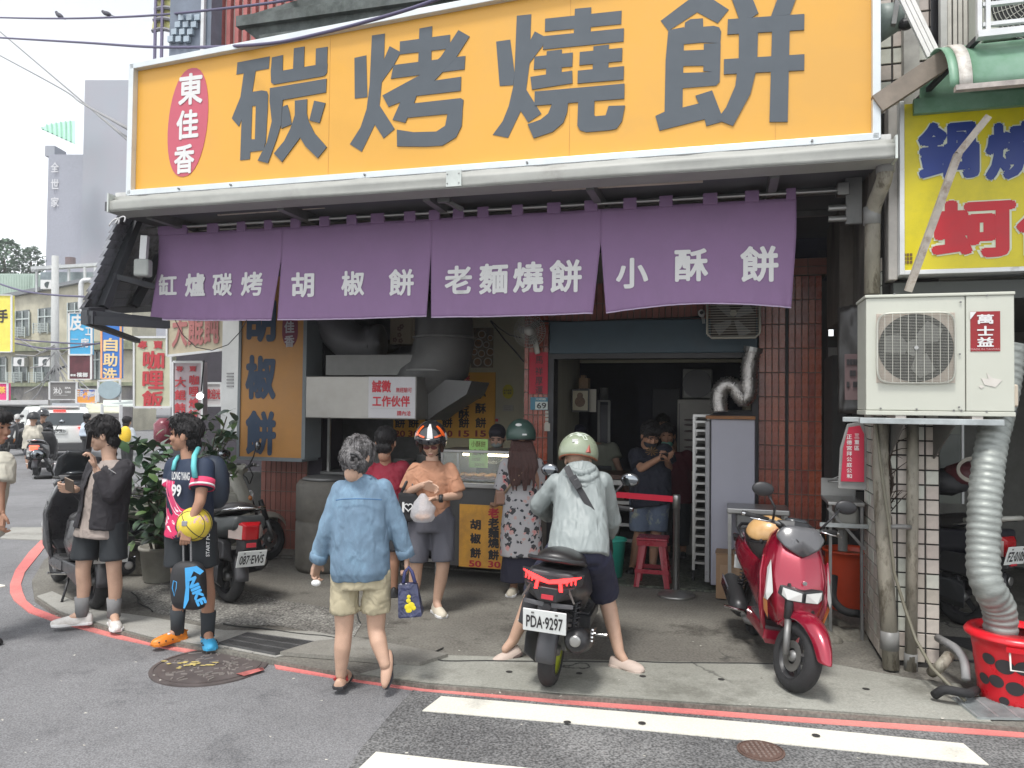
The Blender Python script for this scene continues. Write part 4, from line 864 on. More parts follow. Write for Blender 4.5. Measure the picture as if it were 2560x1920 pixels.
pipe('short grey pipe elbow lying at the foot of the column', [(2330, 1680, 5.5), (2352, 1665, 5.35), (2372, 1640, 5.45)], .034)
pipe('black corrugated hose curling round the base of the spotted bucket', [(2336, 1738, 5.15), (2360, 1722, 5.1), (2420, 1735, 5.1), (2440, 1725, 5.3)], .026, m=RUB)
pipe('grey hose running from the garage to the grate', [(2345, 1595, 5.75), (2390, 1620, 5.5), (2412, 1650, 5.4), (2415, 1700, 5.3)], .026, m=WIREG)
pipe('black hose looping out behind the orange bucket', [(2085, 1440, 6.6), (2080, 1500, 6.5), (2110, 1530, 6.4), (2150, 1535, 6.4)], .03, m=RUB)
pipe('thin horizontal pipe linking the two column pipes', [(2222, 1318, 5.66), (2250, 1316, 5.66), (2275, 1318, 5.7)], .016, m=pvc2)
vn = fthing('dead_vine', 'dead brown climbing vine between the two column pipes', 'plant', F(2230, 1300, 5.75)); mb = MB()
pts = [F(2226+5*math.sin(i*.9)+(-3 if i > 12 else 0), 1085+14*i, 5.76) for i in range(20)]
mb.tube(pts, [.013-.0003*i for i in range(20)], 6)
for i in range(22):
    a = F(2226+random.uniform(-4, 4), random.uniform(1085, 1290), 5.75); b = a+V((random.uniform(-.06, .13), -.02, random.uniform(-.02, .16))); mb.tube([a, a.lerp(b, .5)+V((0, -.01, .01)), b], [.004, .003, .0015], 4)
mb.obj('stem', mat('vine_bark', (.05, .035, .025), rough=.9, var=.4), vn, FAC)
wr = fthing('loose_wire', 'long grey wire running down the column pipes to the floor grate', 'cable', F(2413, 1752, 5.0))
MB().tube([F(2190, 1050, 5.68), F(2200, 1150, 5.64), F(2225, 1330, 5.62), F(2235, 1430, 5.6), F(2262, 1520, 5.6), F(2290, 1600, 5.55), F(2330, 1670, 5.3), F(2413, 1752, 5.12)], .011, 6).obj('wire_run', mat('wire_olive', (.16, .15, .11)), wr, FAC, smooth=True)
TA = 5.3
ac = fth('air_conditioner', 'cream outdoor air conditioner unit with a round fan grille and a dark red label', 'air conditioner', 2350, 1040, TA)
CRM = mat('ac_cream', (.50, .51, .44), rough=.4, var=.05, sc_=3, col2=(.42, .4, .32), sc2=3, thr=(.62, .8))
a, b = F(2165, 738, TA), F(2537, 1042, TA); ax0, ax1, az0, az1 = a.x, b.x, b.z, a.z
sp = F(2414, 850, TA).x
slab('casing', ac, (ax0, sp-.002, TA, TA+.33, az0+.03, az1-.02), CRM, bevel=.006)
slab('side_casing', ac, (sp+.002, ax1, TA-.004, TA+.33, az0+.03, az1-.02), CRM, bevel=.006)
slab('lid', ac, (ax0-.008, ax1+.004, TA-.012, TA+.34, az1-.02, az1), CRM, bevel=.005)
slab('base_tray', ac, (ax0-.004, ax1+.004, TA-.008, TA+.33, az0, az0+.028), CRM, bevel=.004)
c_ = F(2288, 870, TA); w2 = (F(2388, 870, TA).x-F(2191, 870, TA).x)/2
rec = slab('grille_recess', ac, (c_.x-w2, c_.x+w2, TA-.004, TA+.002, c_.z-w2*.98, c_.z+w2*.98), mat('recess_pink', (.45, .38, .32), rough=.6, var=.2), bevel=.003)
MB().cyl((c_.x, TA-.009, c_.z), (c_.x, TA-.003, c_.z), w2*.955, n=48).obj('fan_opening', mat('fan_dark', (.02, .02, .02), rough=.7), ac, FAC)
for k in range(3):
    q = k*2*PI/3+.5; R_ = w2*.85
    MB().prism([(.05*math.cos(q), .05*math.sin(q)), (R_*.7*math.cos(q-.2), R_*.7*math.sin(q-.2)), (R_*math.cos(q+.15), R_*math.sin(q+.15)), (R_*.95*math.cos(q+.7), R_*.95*math.sin(q+.7)), (.07*math.cos(q+1.1), .07*math.sin(q+1.1))],
               lambda p, s: V((c_.x+p[0], TA-.012-.002*s, c_.z+p[1]))).obj('fan_blade', mat('ac_blade', (.13, .13, .12), rough=.4), ac, FAC)
MB().cyl((c_.x, TA-.02, c_.z), (c_.x, TA-.012, c_.z), .055, n=20).obj('fan_hub', MC['ac_blade'], ac, FAC)
gm = mat('grille_wire', (.5, .5, .44), rough=.4)
mb = MB()
N_ = 46
for i in range(N_):
    z_ = c_.z-w2*.96+2*w2*.96*i/(N_-1); mb.box(c_.x-w2*.98, c_.x+w2*.98, TA-.026, TA-.023, z_-.0007, z_+.0007)
for i in range(9):
    x_ = c_.x-w2*.8+1.6*w2*i/8; mb.box(x_-.0012, x_+.0012, TA-.029, TA-.026, c_.z-w2*.98, c_.z+w2*.98)
g_ = mb.obj('grille', gm, ac, FAC, kind='stuff')
mb = MB(); w3 = w2*1.0
mb.tube([V((c_.x+w3*.985*math.copysign(abs(math.cos(t))**.28, math.cos(t)), TA-.016, c_.z+w3*.985*math.copysign(abs(math.sin(t))**.28, math.sin(t)))) for t in [i*PI/24 for i in range(48)]], .007, 5, close=True)
mb.obj('grille_rim', gm, ac, FAC, smooth=True)
MB().cyl((c_.x, TA-.034, c_.z), (c_.x, TA-.026, c_.z), .012).obj('centre_nut', STEEL, ac, FAC)
fb('label', ac, 2426, 779, 2501, 878, TA-.0075, .003, mat('label_red', (.26, .008, .012), rough=.4))
for ch, y in zip('萬士益', (798, 827, 855)): ftext('lettering', ac, ch, 2463, y, TA-.0075, 24, WHT, w=37, bold=.03)
ftext('lettering', ac, 'MADE IN TAIWAN', 2463, 873, TA-.0075, 5, mat('pink_print', (.55, .3, .3)), w=64, bold=.0)
f_ = F(2435, 787, TA-.0075); MB().add([V((f_.x-.022, f_.y-.004, f_.z+.018)), V((f_.x+.012, f_.y-.004, f_.z+.018)), V((f_.x-.022, f_.y-.004, f_.z-.03))], [(0, 1, 2)]).obj('label_corner', WHT, ac, FAC)
mb = MB()
for pl in ([(2452, 945), (2470, 948), (2466, 932), (2480, 945), (2505, 950), (2488, 968), (2460, 962)], [(2446, 966), (2452, 962), (2460, 967), (2452, 972)]):
    mb.prism([(F(x, y, TA).x, F(x, y, TA).z) for x, y in pl], lambda p, s: V((p[0], TA-.006-.002*s, p[1])))
mb.obj('torn_label', mat('torn_paper', (.6, .57, .52), rough=.8), ac, FAC)
for x, y in ((2236, 735), (2468, 738), (2202, 1021), (2292, 1023), (2385, 1026), (2404, 1026), (2467, 1029), (2402, 755), (2400, 885), (2398, 1018)):
    f_ = F(x, y, TA-.012); MB().cyl(f_, f_+V((0, .006, 0)), .006, n=8).obj('screw', DSTEEL, ac, FAC)
slab('side_valve', ac, (ax1, ax1+.055, TA+.1, TA+.2, az0+.06, az0+.2), mat('valve_cover', (.55, .48, .38), rough=.5), bevel=.012)
acb = fth('ac_bracket', 'galvanised steel bracket bars carrying the air conditioner on the column', 'bracket', 2300, 1060, TA)
GALV = mat('galv_bar', (.4, .43, .43), rough=.45, metal=.5, var=.3, sc_=7)
slab('front_bar', acb, (ax0-.04, ax1-.06, TA-.02, TA+.02, az0-.055, az0-.018), GALV, bevel=.003)
slab('rear_bar', acb, (ax0-.1, ax1-.1, TA+.26, TA+.3, az0-.05, az0-.018), GALV, bevel=.003)
for s_ in (1.08, 1.36):
    MB().prism([(TA, az0-.06), (5.8, az0-.06), (5.8, az0-.3)], lambda p, s, s_=s_: V((s_+.01*s, p[0], p[1]))).obj('gusset', mat('gusset_grey', (.1, .1, .09), rough=.6, var=.3), acb, FAC)
for s_ in (ax0+.2, ax1-.2): slab('rubber_foot', acb, (s_-.03, s_+.03, TA+.0, TA+.3, az0-.018, az0), mat('foot_pad', (.5, .46, .42)))
bg_ = fth('plastic_sheet', 'dark tarpaulin sheet tied over a notice behind the air conditioner', 'tarpaulin', 2130, 1040, 6.0)
a, b = F(2092, 790, 6.1), F(2165, 1035, 5.9)
def tarp(u, v): 
    s0 = a.x+(b.x-a.x)*u; return V((s0, 6.05-.1*u+.03*noise.noise(V((u*3, v*4, 2))), b.z+(a.z-b.z+.06)*v+.02*noise.noise(V((u*5, v, 8)))))
MB().grid(tarp, 10, 16).obj('sheet', mat('tarp_black', (.03, .027, .025), rough=.35, var=.4, sc_=8), bg_, FAC, smooth=True, solid=.003)
nt_ = fth('black_notice', 'pinkish notice full of black blocks half hidden behind the tarpaulin', 'sign', 2140, 1000, 5.95)
fb('board', nt_, 2112, 885, 2160, 1000, 5.93, .01, mat('notice_pink', (.15, .1, .1), rough=.7)); mb = MB()
for r_ in range(3):
    for c2 in range(5):
        if random.random() < .8: f_ = F(2120+8*c2, 905+28*r_, 5.92); mb.box(f_.x-.009, f_.x+.009, 5.918, 5.925, f_.z-.02, f_.z+.02)
mb.obj('print_blocks', BLKT, nt_, FAC, kind='stuff')
rbg = fth('couplet_bag', 'red banner with white characters inside a clear bag hanging under the air conditioner', 'banner', 2125, 1225, 5.9)
pl = [(2118, 1060), (2160, 1052), (2168, 1100), (2166, 1226), (2095, 1222), (2100, 1120)]
MB().prism([(F(x, y, 5.9).x, F(x, y, 5.9).z) for x, y in pl], lambda p, s: V((p[0], 5.9+.02*s, p[1]))).obj('clear_bag', mat('bag_film', (.28, .28, .27), rough=.25, alpha=.75), rbg, FAC, bevel=.006)
pl = [(2122, 1068), (2150, 1064), (2160, 1085), (2160, 1205), (2102, 1203), (2108, 1120)]
MB().prism([(F(x, y, 5.89).x, F(x, y, 5.89).z) for x, y in pl], lambda p, s: V((p[0], 5.885+.01*s, p[1]))).obj('red_sleeve', mat('sleeve_red', (.42, .01, .04), rough=.45), rbg, FAC)
for i, ch in enumerate('正德宮拜公庭公和'): ftext('lettering', rbg, ch, 2123, 1092+14*i, 5.885, 11, WHT, w=12, bold=.01)
for i, ch in enumerate('三重區'): ftext('lettering', rbg, ch, 2142, 1090+15*i, 5.885, 11, WHT, w=11, bold=.01)
rc = slab('tiled_recess', nbh, (.89, .99, 7.1, 7.7, .9, 2.2), dgr)
rc2 = slab('tiled_recess', nbh, (.90, 1.3, 7.5, 7.6, 0, 2.4), dgr)
tile_wall(rc2, FAC, .90, 1.3, .9, 2.3, .1, .1, 7.5, g=.009, mats=[mat('dim_tile', (.16, .15, .14), rough=.4, var=.2)])
sn = fth('wash_basin', 'old steel wash basin on an angle iron frame between the pillars', 'sink', 2110, 1300, 6.5)
a, b = F(2062, 1246, 6.5), F(2152, 1330, 6.5)
slab('basin_rim', sn, (a.x, b.x, 6.3, 6.75, a.z-.03, a.z), STEEL, bevel=.008)
slab('basin_bowl', sn, (a.x+.05, b.x-.03, 6.34, 6.7, a.z-.22, a.z-.03), mat('basin_steel', (.24, .24, .22), rough=.35, metal=.6), bevel=.03)
slab('splash_back', sn, (a.x, b.x, 6.74, 6.76, a.z, a.z+.14), STEEL)
for s_ in (a.x+.01, b.x-.03): slab('leg', sn, (s_, s_+.02, 6.32, 6.35, 0, a.z-.03), DSTEEL)
MB().bar((a.x, 6.31, a.z-.05), (b.x, 6.31, a.z-.35), .02, .02).obj('brace', DSTEEL, sn, FAC); slab('perforated_rail', sn, (a.x-.06, b.x+.02, 6.28, 6.3, a.z-.19, a.z-.16), GALV)
MB().cyl(((a.x+b.x)/2, 6.5, a.z-.4), ((a.x+b.x)/2, 6.5, a.z-.2), .035).obj('trap', pvc2, sn, FAC)
tp = fth('water_tap', 'small steel water tap on the wall above the basin', 'tap', 2080, 1205, 6.7)
f_ = F(2070, 1203, 6.7); MB().tube([f_, f_+V((.07, -.02, .0)), f_+V((.1, -.03, -.01)), f_+V((.105, -.03, -.05))], .008, 7).obj('spout', STEEL, tp, FAC, smooth=True)
MB().bar(f_+V((.03, -.01, .02)), f_+V((.09, -.02, .05)), .012, .006).obj('lever', STEEL, tp, FAC)
ob = G(2118, 1525); of = FI @ ob
def bucket(name, label, p, r0, r1, h, m, rimw=.02):
    t = fthing(name, label, 'bucket', p)
    prof = [(r0*.96, 0), (r0, .01)]+[(r0+(r1-r0)*i/8+(.003 if i % 2 else 0), h*i/8) for i in range(1, 9)]+[(r1+rimw, h), (r1+rimw, h+.018), (r1+.002, h+.02), (r1-.012, h-.005), (r0*.94, .03)]
    MB().lathe(prof, 40, Matrix.Translation(p)).obj('body', m, t, FAC, smooth=True); return t
OR = mat('orange_plastic', (.62, .06, .012), rough=.4, var=.08)
t = bucket('orange_bucket', 'orange red plastic bucket under the steel basin', of+V((.03, .05, 0)), .17, .205, .5, OR)
MB().lathe([(.195, .47), (.0, .472)], 32, Matrix.Translation(of+V((.03, .05, 0))), caps=False).obj('cover', mat('bucket_cover', (.3, .1, .04), rough=.7, var=.3), t, FAC)
rp = FI @ V((3.06, 4.68, 0))
RP = mat('red_bucket_plastic', (.62, .01, .02), rough=.32, var=.06, spec=.6)
t = bucket('spotted_bucket', 'bright red plastic bucket with black dots and a lid pierced by a silver duct', rp, .195, .235, .37, RP)
MB().lathe([(.268, .382), (.272, .396), (.255, .418), (.215, .422), (.21, .406), (.11, .41)], 40, Matrix.Translation(rp), caps=False).obj('lid', RP, t, FAC, smooth=True, solid=.006)
def on_b(az, z, off=.003):
    z *= .82; r = .195+.04*z/.37+off; return rp+V((r*math.sin(az), -r*math.cos(az), z))
for k, (az, z, r_) in enumerate(((-.55, .30, .052), (-.95, .33, .04), (-.78, .18, .045), (-.12, .31, .05), (-.33, .155, .05), (.12, .19, .05), (.45, .13, .05), (.5, .30, .045), (-1.15, .17, .04), (-.6, .05, .03), (.8, .2, .05), (1.1, .32, .05), (1.0, .08, .05))):
    mb = MB(); mb.grid(lambda u, v: on_b(az+r_*(v+.001)*math.cos(2*PI*u)/.225, z+r_*v*math.sin(2*PI*u), .0055), 20, 5); mb.obj('black_dot', BLKT, t, FAC)
h0 = on_b(-.2, .43, .03); mb = MB(); w_ = .055
mb.tube([on_b(-.2-.22, .45, .03), on_b(-.2-.2, .30, .045), on_b(-.2+.2, .30, .045), on_b(-.2+.22, .45, .03)], .006, 8).obj('handle', mat('handle_white', (.6, .57, .53), rough=.4), t, FAC, smooth=True)
MB().hull([on_b(-.2+q, z, o) for q in (-.27, .27) for z in (.425, .46) for o in (.02, .05)]).obj('handle_tab', RP, t, FAC)
dk_ = fthing('large_silver_duct', 'long silver flexible duct rising from the spotted bucket to the air conditioner', 'duct', rp+V((0, 0, .5)))
dpts = [(2500, 1600, 5.3), (2502, 1550, 5.3), (2496, 1510, 5.28), (2470, 1470, 5.22), (2458, 1430, 5.25), (2458, 1350, 5.3), (2462, 1250, 5.35), (2472, 1150, 5.42), (2485, 1080, 5.5), (2498, 1030, 5.6), (2515, 950, 5.66), (2525, 860, 5.7)]
q = [F(*p) for p in dpts]; fine = []
for i in range(len(q)-1):
    L_ = (q[i+1]-q[i]).length; k_ = max(2, int(L_/.011))
    for k in range(k_): fine.append(q[i].lerp(q[i+1], k/k_))
for _ in range(14): fine = [fine[0]]+[(fine[i-1]+fine[i]*2+fine[i+1])/4 for i in range(1, len(fine)-1)]+[fine[-1]]
SILV2 = mat('dull_foil', (.29, .31, .29), rough=.5, metal=.45, var=.3, sc_=9, bump=.12, bs=70, stretch=(1, 1, 3))
MB().tube(fine, [.092+(-.0035, 0, .0035, 0)[i % 4]+.003*noise.noise(V((i*.05, 3, 0)))+.003*noise.noise(V((i*.2, 0, 0))) for i in range(len(fine))], 20).obj('foil_skin', SILV2, dk_, FAC, smooth=True)
MB().tube([F(2498, 1026, 5.6)+V((0, 0, -.02)), F(2498, 1026, 5.6)+V((0, 0, 0))], .10, 20).obj('clamp_band', BLK, dk_, FAC)
def grate(lab, corners, nb_, z, m, cross=2):
    c = [G(x, y, z) for x, y in corners]; t = thing('drain_grate', lab, 'grate', (c[0]+c[2])/2, 0, 'drain grates in the pavement')
    mb = MB(); mb.add([p+V((0, 0, -.012)) for p in c], [(0, 1, 2, 3)]); mb.obj('dark_pit', mat('pit', (.012, .012, .012), rough=1), t)
    mb = MB()
    for i in range(nb_+1): u = i/nb_; mb.bar(c[0].lerp(c[1], u), c[3].lerp(c[2], u), .008, .014)
    mb.obj('bars', m, t, kind='stuff')
    for i in range(cross+1): u = i/cross; MB().bar(c[0].lerp(c[3], u), c[1].lerp(c[2], u), .014, .016).obj('cross_bar', m, t)
IRON = mat('grate_iron', (.12, .12, .12), rough=.6, metal=.4, var=.3)
grate('wide rusty grey drain grate left of the walking woman', ((548, 1608), (690, 1636), (792, 1607), (618, 1583)), 24, .014, IRON, 3)
grate('steel floor grate under the spotted bucket', ((2383, 1745), (2447, 1795), (2700, 1800), (2640, 1750)), 16, .014, GALV, 5)
ysg = fth('yellow_sign', 'yellow illuminated box sign with blue and red characters, cut by the photo edge', 'sign', 2400, 690, 5.6)
a, b = F(2248, 262, 5.6), F(2240, 688, 5.6)
YEL = mat('sign_yellow', (.62, .52, .005), rough=.4, var=.08, sc_=2, col2=(.5, .43, .01), sc2=4)
slab('face', ysg, (a.x+.03, 3.4, 5.6, 5.75, b.z+.03, a.z+.0), YEL)
for bx in ((a.x, a.x+.03, 5.59, 5.8, b.z, a.z+.02), (a.x+.03, 3.4, 5.59, 5.8, b.z-.0, b.z+.03)): slab('frame_rail', ysg, bx, ALU, bevel=.003)
slab('side_panel', ysg, (a.x-.055, a.x, 5.66, 5.8, b.z-.02, a.z+.02), mat('sign_side', (.4, .38, .35), rough=.6, var=.2), bevel=.004)
halo = mat('halo_print', (.62, .66, .5), rough=.5, var=.04); BLUE = mat('blue_print', (.012, .035, .2), rough=.45, var=.06)
def halo_char(ch, x, y, w_, h_, m):
    D = fw(F(x, y, 5.6)).y/1921
    f_ = F(x, y, 5.6)
    MB().text(ch, (f_.x, 5.596, f_.z), w=w_*1.05*D, h=h_*1.04*D, bold=.085).obj('letter_halo', halo, ysg, FAC)
    MB().text(ch, (f_.x, 5.592, f_.z), w=w_*D, h=h_*D, bold=.045).obj('character', m, ysg, FAC)
halo_char('鍋', 2370, 376, 140, 148, BLUE); halo_char('燒', 2540, 376, 140, 148, BLUE); halo_char('蚵', 2432, 572, 190, 148, mat('sign_red', (.48, .01, .02), rough=.45)); 
halo_char('仔', 2640, 572, 180, 148, MC['sign_red'])
mb = MB(); f_ = F(2270, 648, 5.6)
for i in range(9): mb.box(f_.x-.03+.02*(i % 3), f_.x-.015+.02*(i % 3), 5.594, 5.598, f_.z-.03+.025*(i//3), f_.z-.012+.025*(i//3))
mb.obj('maker_mark', ink, ysg, FAC, kind='stuff')
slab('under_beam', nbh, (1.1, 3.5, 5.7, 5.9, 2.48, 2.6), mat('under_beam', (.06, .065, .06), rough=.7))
gaw = fth('green_awning', 'faded green curved plastic awning with a white rib above the yellow sign', 'awning', 2430, 265, 5.3)
GRA = mat('green_plastic', (.13, .27, .17), rough=.45, var=.12, sc_=2, col2=(.2, .33, .25), sc2=2)
def arch(s0, s1, name, m, k=1.0, th=.006):
    mb = MB(); P_ = []
    for i in range(13):
        q = i/12*PI/2; P_.append((5.02+.58*(1-math.sin(q))*k-(k-1)*.02, 3.68+.42*math.cos(PI/2-q)*k if False else 3.66+.40*math.sin(PI/2*(i/12))))
    pr = [(5.03+.5*(1-math.cos(i/12*PI/2)), 3.655+.40*math.sin(i/12*PI/2)+(k-1)*.4) for i in range(13)]
    mb.grid(lambda u, v: V((s0+(s1-s0)*u, pr[min(12, int(round(v*12)))][0]-(.004 if k > 1 else 0), pr[min(12, int(round(v*12)))][1])), 1, 12)
    return mb.obj(name, m, gaw, FAC, smooth=True, solid=th)
sA, sR0, sR1 = F(2372, 200, 5.05).x, F(2398, 200, 5.05).x, F(2426, 200, 5.05).x
arch(sA, sR0, 'green_sheet', GRA); arch(sR1, 3.6, 'green_sheet', GRA); arch(sR0-.005, sR1+.005, 'white_rib', mat('rib_white', (.62, .6, .55), rough=.6, var=.3, sc_=9, col2=(.3, .26, .22), sc2=9), k=1.01, th=.016)
slab('lip_rail', gaw, (sR0-.03, 3.6, 5.0, 5.05, 3.625, 3.655), mat('lip_dirty', (.4, .36, .33), rough=.7, var=.4, sc_=12))
A_, B_ = F(2192, 262, 5.4), F(2362, 150, 5.4)
MB().bar(A_+V((0, .1, .02)), B_+V((0, .1, .02)), .02, .1, up=(0, 1, 0)).obj('fallen_strip', GRA, gaw, FAC)
MB().bar(A_, B_, .12, .06, up=(0, 1, 0)).obj('torn_gutter', mat('torn_gutter', (.24, .2, .16), rough=.7, var=.3, sc_=8), gaw, FAC)
slab('back_sheet', gaw, (1.25, 3.6, 5.62, 5.64, 3.78, 4.02), GRA); slab('back_sheet', gaw, (1.2, 3.6, 5.56, 5.6, 3.7, 3.8), GRA)
stt = fth('bent_strut', 'bent dirty white metal strut hanging diagonally in front of the yellow sign', 'strut', 2270, 730, 5.4)
q = [F(2470, 292, 5.2), F(2395, 385, 5.25), F(2270, 728, 5.45)]
dirty = mat('dirty_white', (.42, .38, .33), rough=.7, var=.3, sc_=9, col2=(.22, .17, .13), sc2=10, thr=(.5, .65))
MB().bar(q[0], q[1], .04, .07, up=(0, 1, 0)).obj('upper_piece', dirty, stt, FAC); MB().bar(q[1], q[2], .04, .07, up=(0, 1, 0)).obj('lower_piece', dirty, stt, FAC)
st2 = fth('white_strut', 'white ribbed metal strut slanting above the green awning', 'strut', 2330, 140, 5.5)
for k in (-.03, 0, .03):
    MB().bar(F(2262, -10, 5.5)+V((k, 0, 0)), F(2335, 142, 5.5)+V((k, 0, 0)), .024, .03, up=(0, 1, 0)).obj('ribbed_bar', mat('bright_white', (.7, .69, .66), rough=.5, var=.12), st2, FAC)
fl = fth('steel_drum_lamp', 'grey green cone shaped floodlight on a dark bracket right of the orange sign', 'lamp', 2230, 80, 5.7)
MB().tube([F(2190, 60, 5.7), F(2235, 45, 5.7), F(2258, 45, 5.7)], [.13, .10, .07], 20).obj('lamp_body', mat('lamp_grey_green', (.2, .24, .22), rough=.5, var=.2), fl, FAC, smooth=True)
MB().bar(F(2243, -5, 5.62), F(2232, 65, 5.62), .07, .03, up=(1, 0, 0)).obj('bracket', DSTEEL, fl, FAC)
MB().ell(F(2265, 60, 5.65), (.05, .05, .04)).obj('joint', BLK, fl, FAC)
wg = fth('window_guard', 'row of white upright bars above the green awning', 'grille', 2400, 130, 5.8)
slab('dark_window', wg, (1.38, 1.9, 5.9, 5.95, 4.1, 5.6), mat('dark_glass', (.02, .02, .022), rough=.2))
for x in (2374, 2388, 2401, 2414, 2427, 2438):
    f0 = F(x, 70, 5.8); slab('upright_bar', wg, (f0.x-.012, f0.x+.012, 5.8, 5.82, 4.08, 5.5), mat('bar_white', (.6, .58, .52), rough=.6, var=.2))
f0 = F(2358, 70, 5.8); slab('side_post', wg, (f0.x-.02, f0.x+.02, 5.78, 5.84, 4.08, 5.5), mat('post_white', (.5, .5, .47), rough=.6, var=.2))
uc = fth('caged_air_conditioner', 'upper white air conditioner inside an aluminium cage, only its corner in view', 'air conditioner', 2500, 130, 5.2)
a = F(2462, 72, 5.1)
slab('casing', uc, (a.x+.05, a.x+1.0, 5.3, 5.6, a.z+.02, a.z+.7), CRM, bevel=.006)
mb = MB(); cc_ = V((a.x+.36, 5.285, a.z+.24))
for k in range(1, 13): mb.tube([cc_+V((.022*k*math.cos(t), -.004, .022*k*math.sin(t))) for t in [i*PI/16 for i in range(32)]], .0022, 4, close=True)
for k in range(24): mb.tube([cc_, cc_+V((.27*math.cos(k*PI/12), 0, .27*math.sin(k*PI/12)))], .002, 3)
mb.obj('spiral_grille', gm, uc, FAC, kind='stuff'); MB().cyl(cc_+V((0, .003, 0)), cc_+V((0, .012, 0)), .27, n=40).obj('fan_opening', MC['fan_dark'], uc, FAC)
for z_ in (a.z, a.z+.12, a.z+.24): slab('cage_rail', uc, (a.x-.02, a.x+1.1, 5.06, 5.09, z_-.0, z_+.022), ALU)
slab('cage_rail', uc, (a.x-.05, a.x+1.1, 5.04, 5.1, a.z-.07, a.z-.03), ALU)
for s_ in (a.x-.04, a.x+.005): slab('cage_post', uc, (s_-.012, s_+.012, 5.05, 5.09, a.z-.05, a.z+.7), ALU)
for t_ in (5.2, 5.35, 5.5, 5.65): slab('cage_floor_bar', uc, (a.x-.04, a.x+1.1, t_, t_+.02, a.z-.12, a.z-.1), ALU)
MB().bar((a.x-.03, 5.08, a.z-.05), (a.x-.22, 5.75, a.z-.16), .03, .03).obj('dark_arm', DARK, uc, FAC)
ctn = fth('glass_cabinet', 'pale cabinet with sliding glass doors at the back of the garage', 'cabinet', 2380, 1190, 8.5)
fb('cabinet_body', ctn, 2346, 1060, 2412, 1260, 8.5, .5, mat('cab_greenish', (.19, .21, .18), rough=.5)); fb('glass_door', ctn, 2350, 1085, 2400, 1190, 8.49, .006, mat('dark_pane', (.08, .1, .09), rough=.15))
fb('door_rail', ctn, 2404, 1060, 2411, 1260, 8.485, .02, ALU)
for i, (x, y, l) in enumerate(((2370, 1205, 'dark bundle on top of the parked bike'), (2420, 1188, 'heap of crumpled bags behind the duct'))):
    bb_ = fth('stored_bundle', l, 'bundle', x, y, 7.6)
    MB().ell(F(x, y, 7.6), (.2, .15, .1), 14, 10).obj('bundle', mat('bundle_dark%d' % i, ((.03, .03, .033), (.12, .03, .035))[i], rough=.6, var=.4), bb_, FAC, smooth=True, disp=wrinkle(.04, 6))
cl = fth('coiled_cable', 'coil of pale cable hanging behind the silver duct', 'cable', 2430, 1190, 6.6); f_ = F(2440, 1175, 6.6); mb = MB()
for k in range(3): mb.tube([f_+V(((.13-.01*k)*math.cos(t), .01*k, (.10-.01*k)*math.sin(t))) for t in [i*PI/12 for i in range(24)]], .006, 5, close=True)
mb.obj('coil', mat('pale_cable', (.35, .33, .28)), cl, FAC, smooth=True)
mt_ = fth('floor_mat', 'black rubber mat on the garage floor by the column', 'mat', 2370, 1600, 6.2)
slab('mat_sheet', mt_, (1.42, 1.8, 6.0, 6.6, .004, .014), RUB)
def paint(n, c, **k): return mat(n, c, rough=.22, var=.04, coat=.7, **k)
CHR = mat('chrome', (.6, .6, .6), rough=.12, metal=1, var=.05)
PLW = mat('plate_paint', (.72, .74, .72), rough=.35, var=.02)
GLS = mat('lamp_lens', (.5, .5, .48), rough=.08, var=.1, spec=.8, coat=.8)
REDL = mat('red_lens', (.36, .008, .012), rough=.12, var=.1, coat=.6)
ORL = mat('orange_lens', (.55, .2, .06), rough=.15, coat=.5)
MIR = mat('mirror_glass', (.25, .27, .29), rough=.04, metal=1)
DSP = mat('spring_dark', (.05, .05, .055), rough=.4, metal=.5)
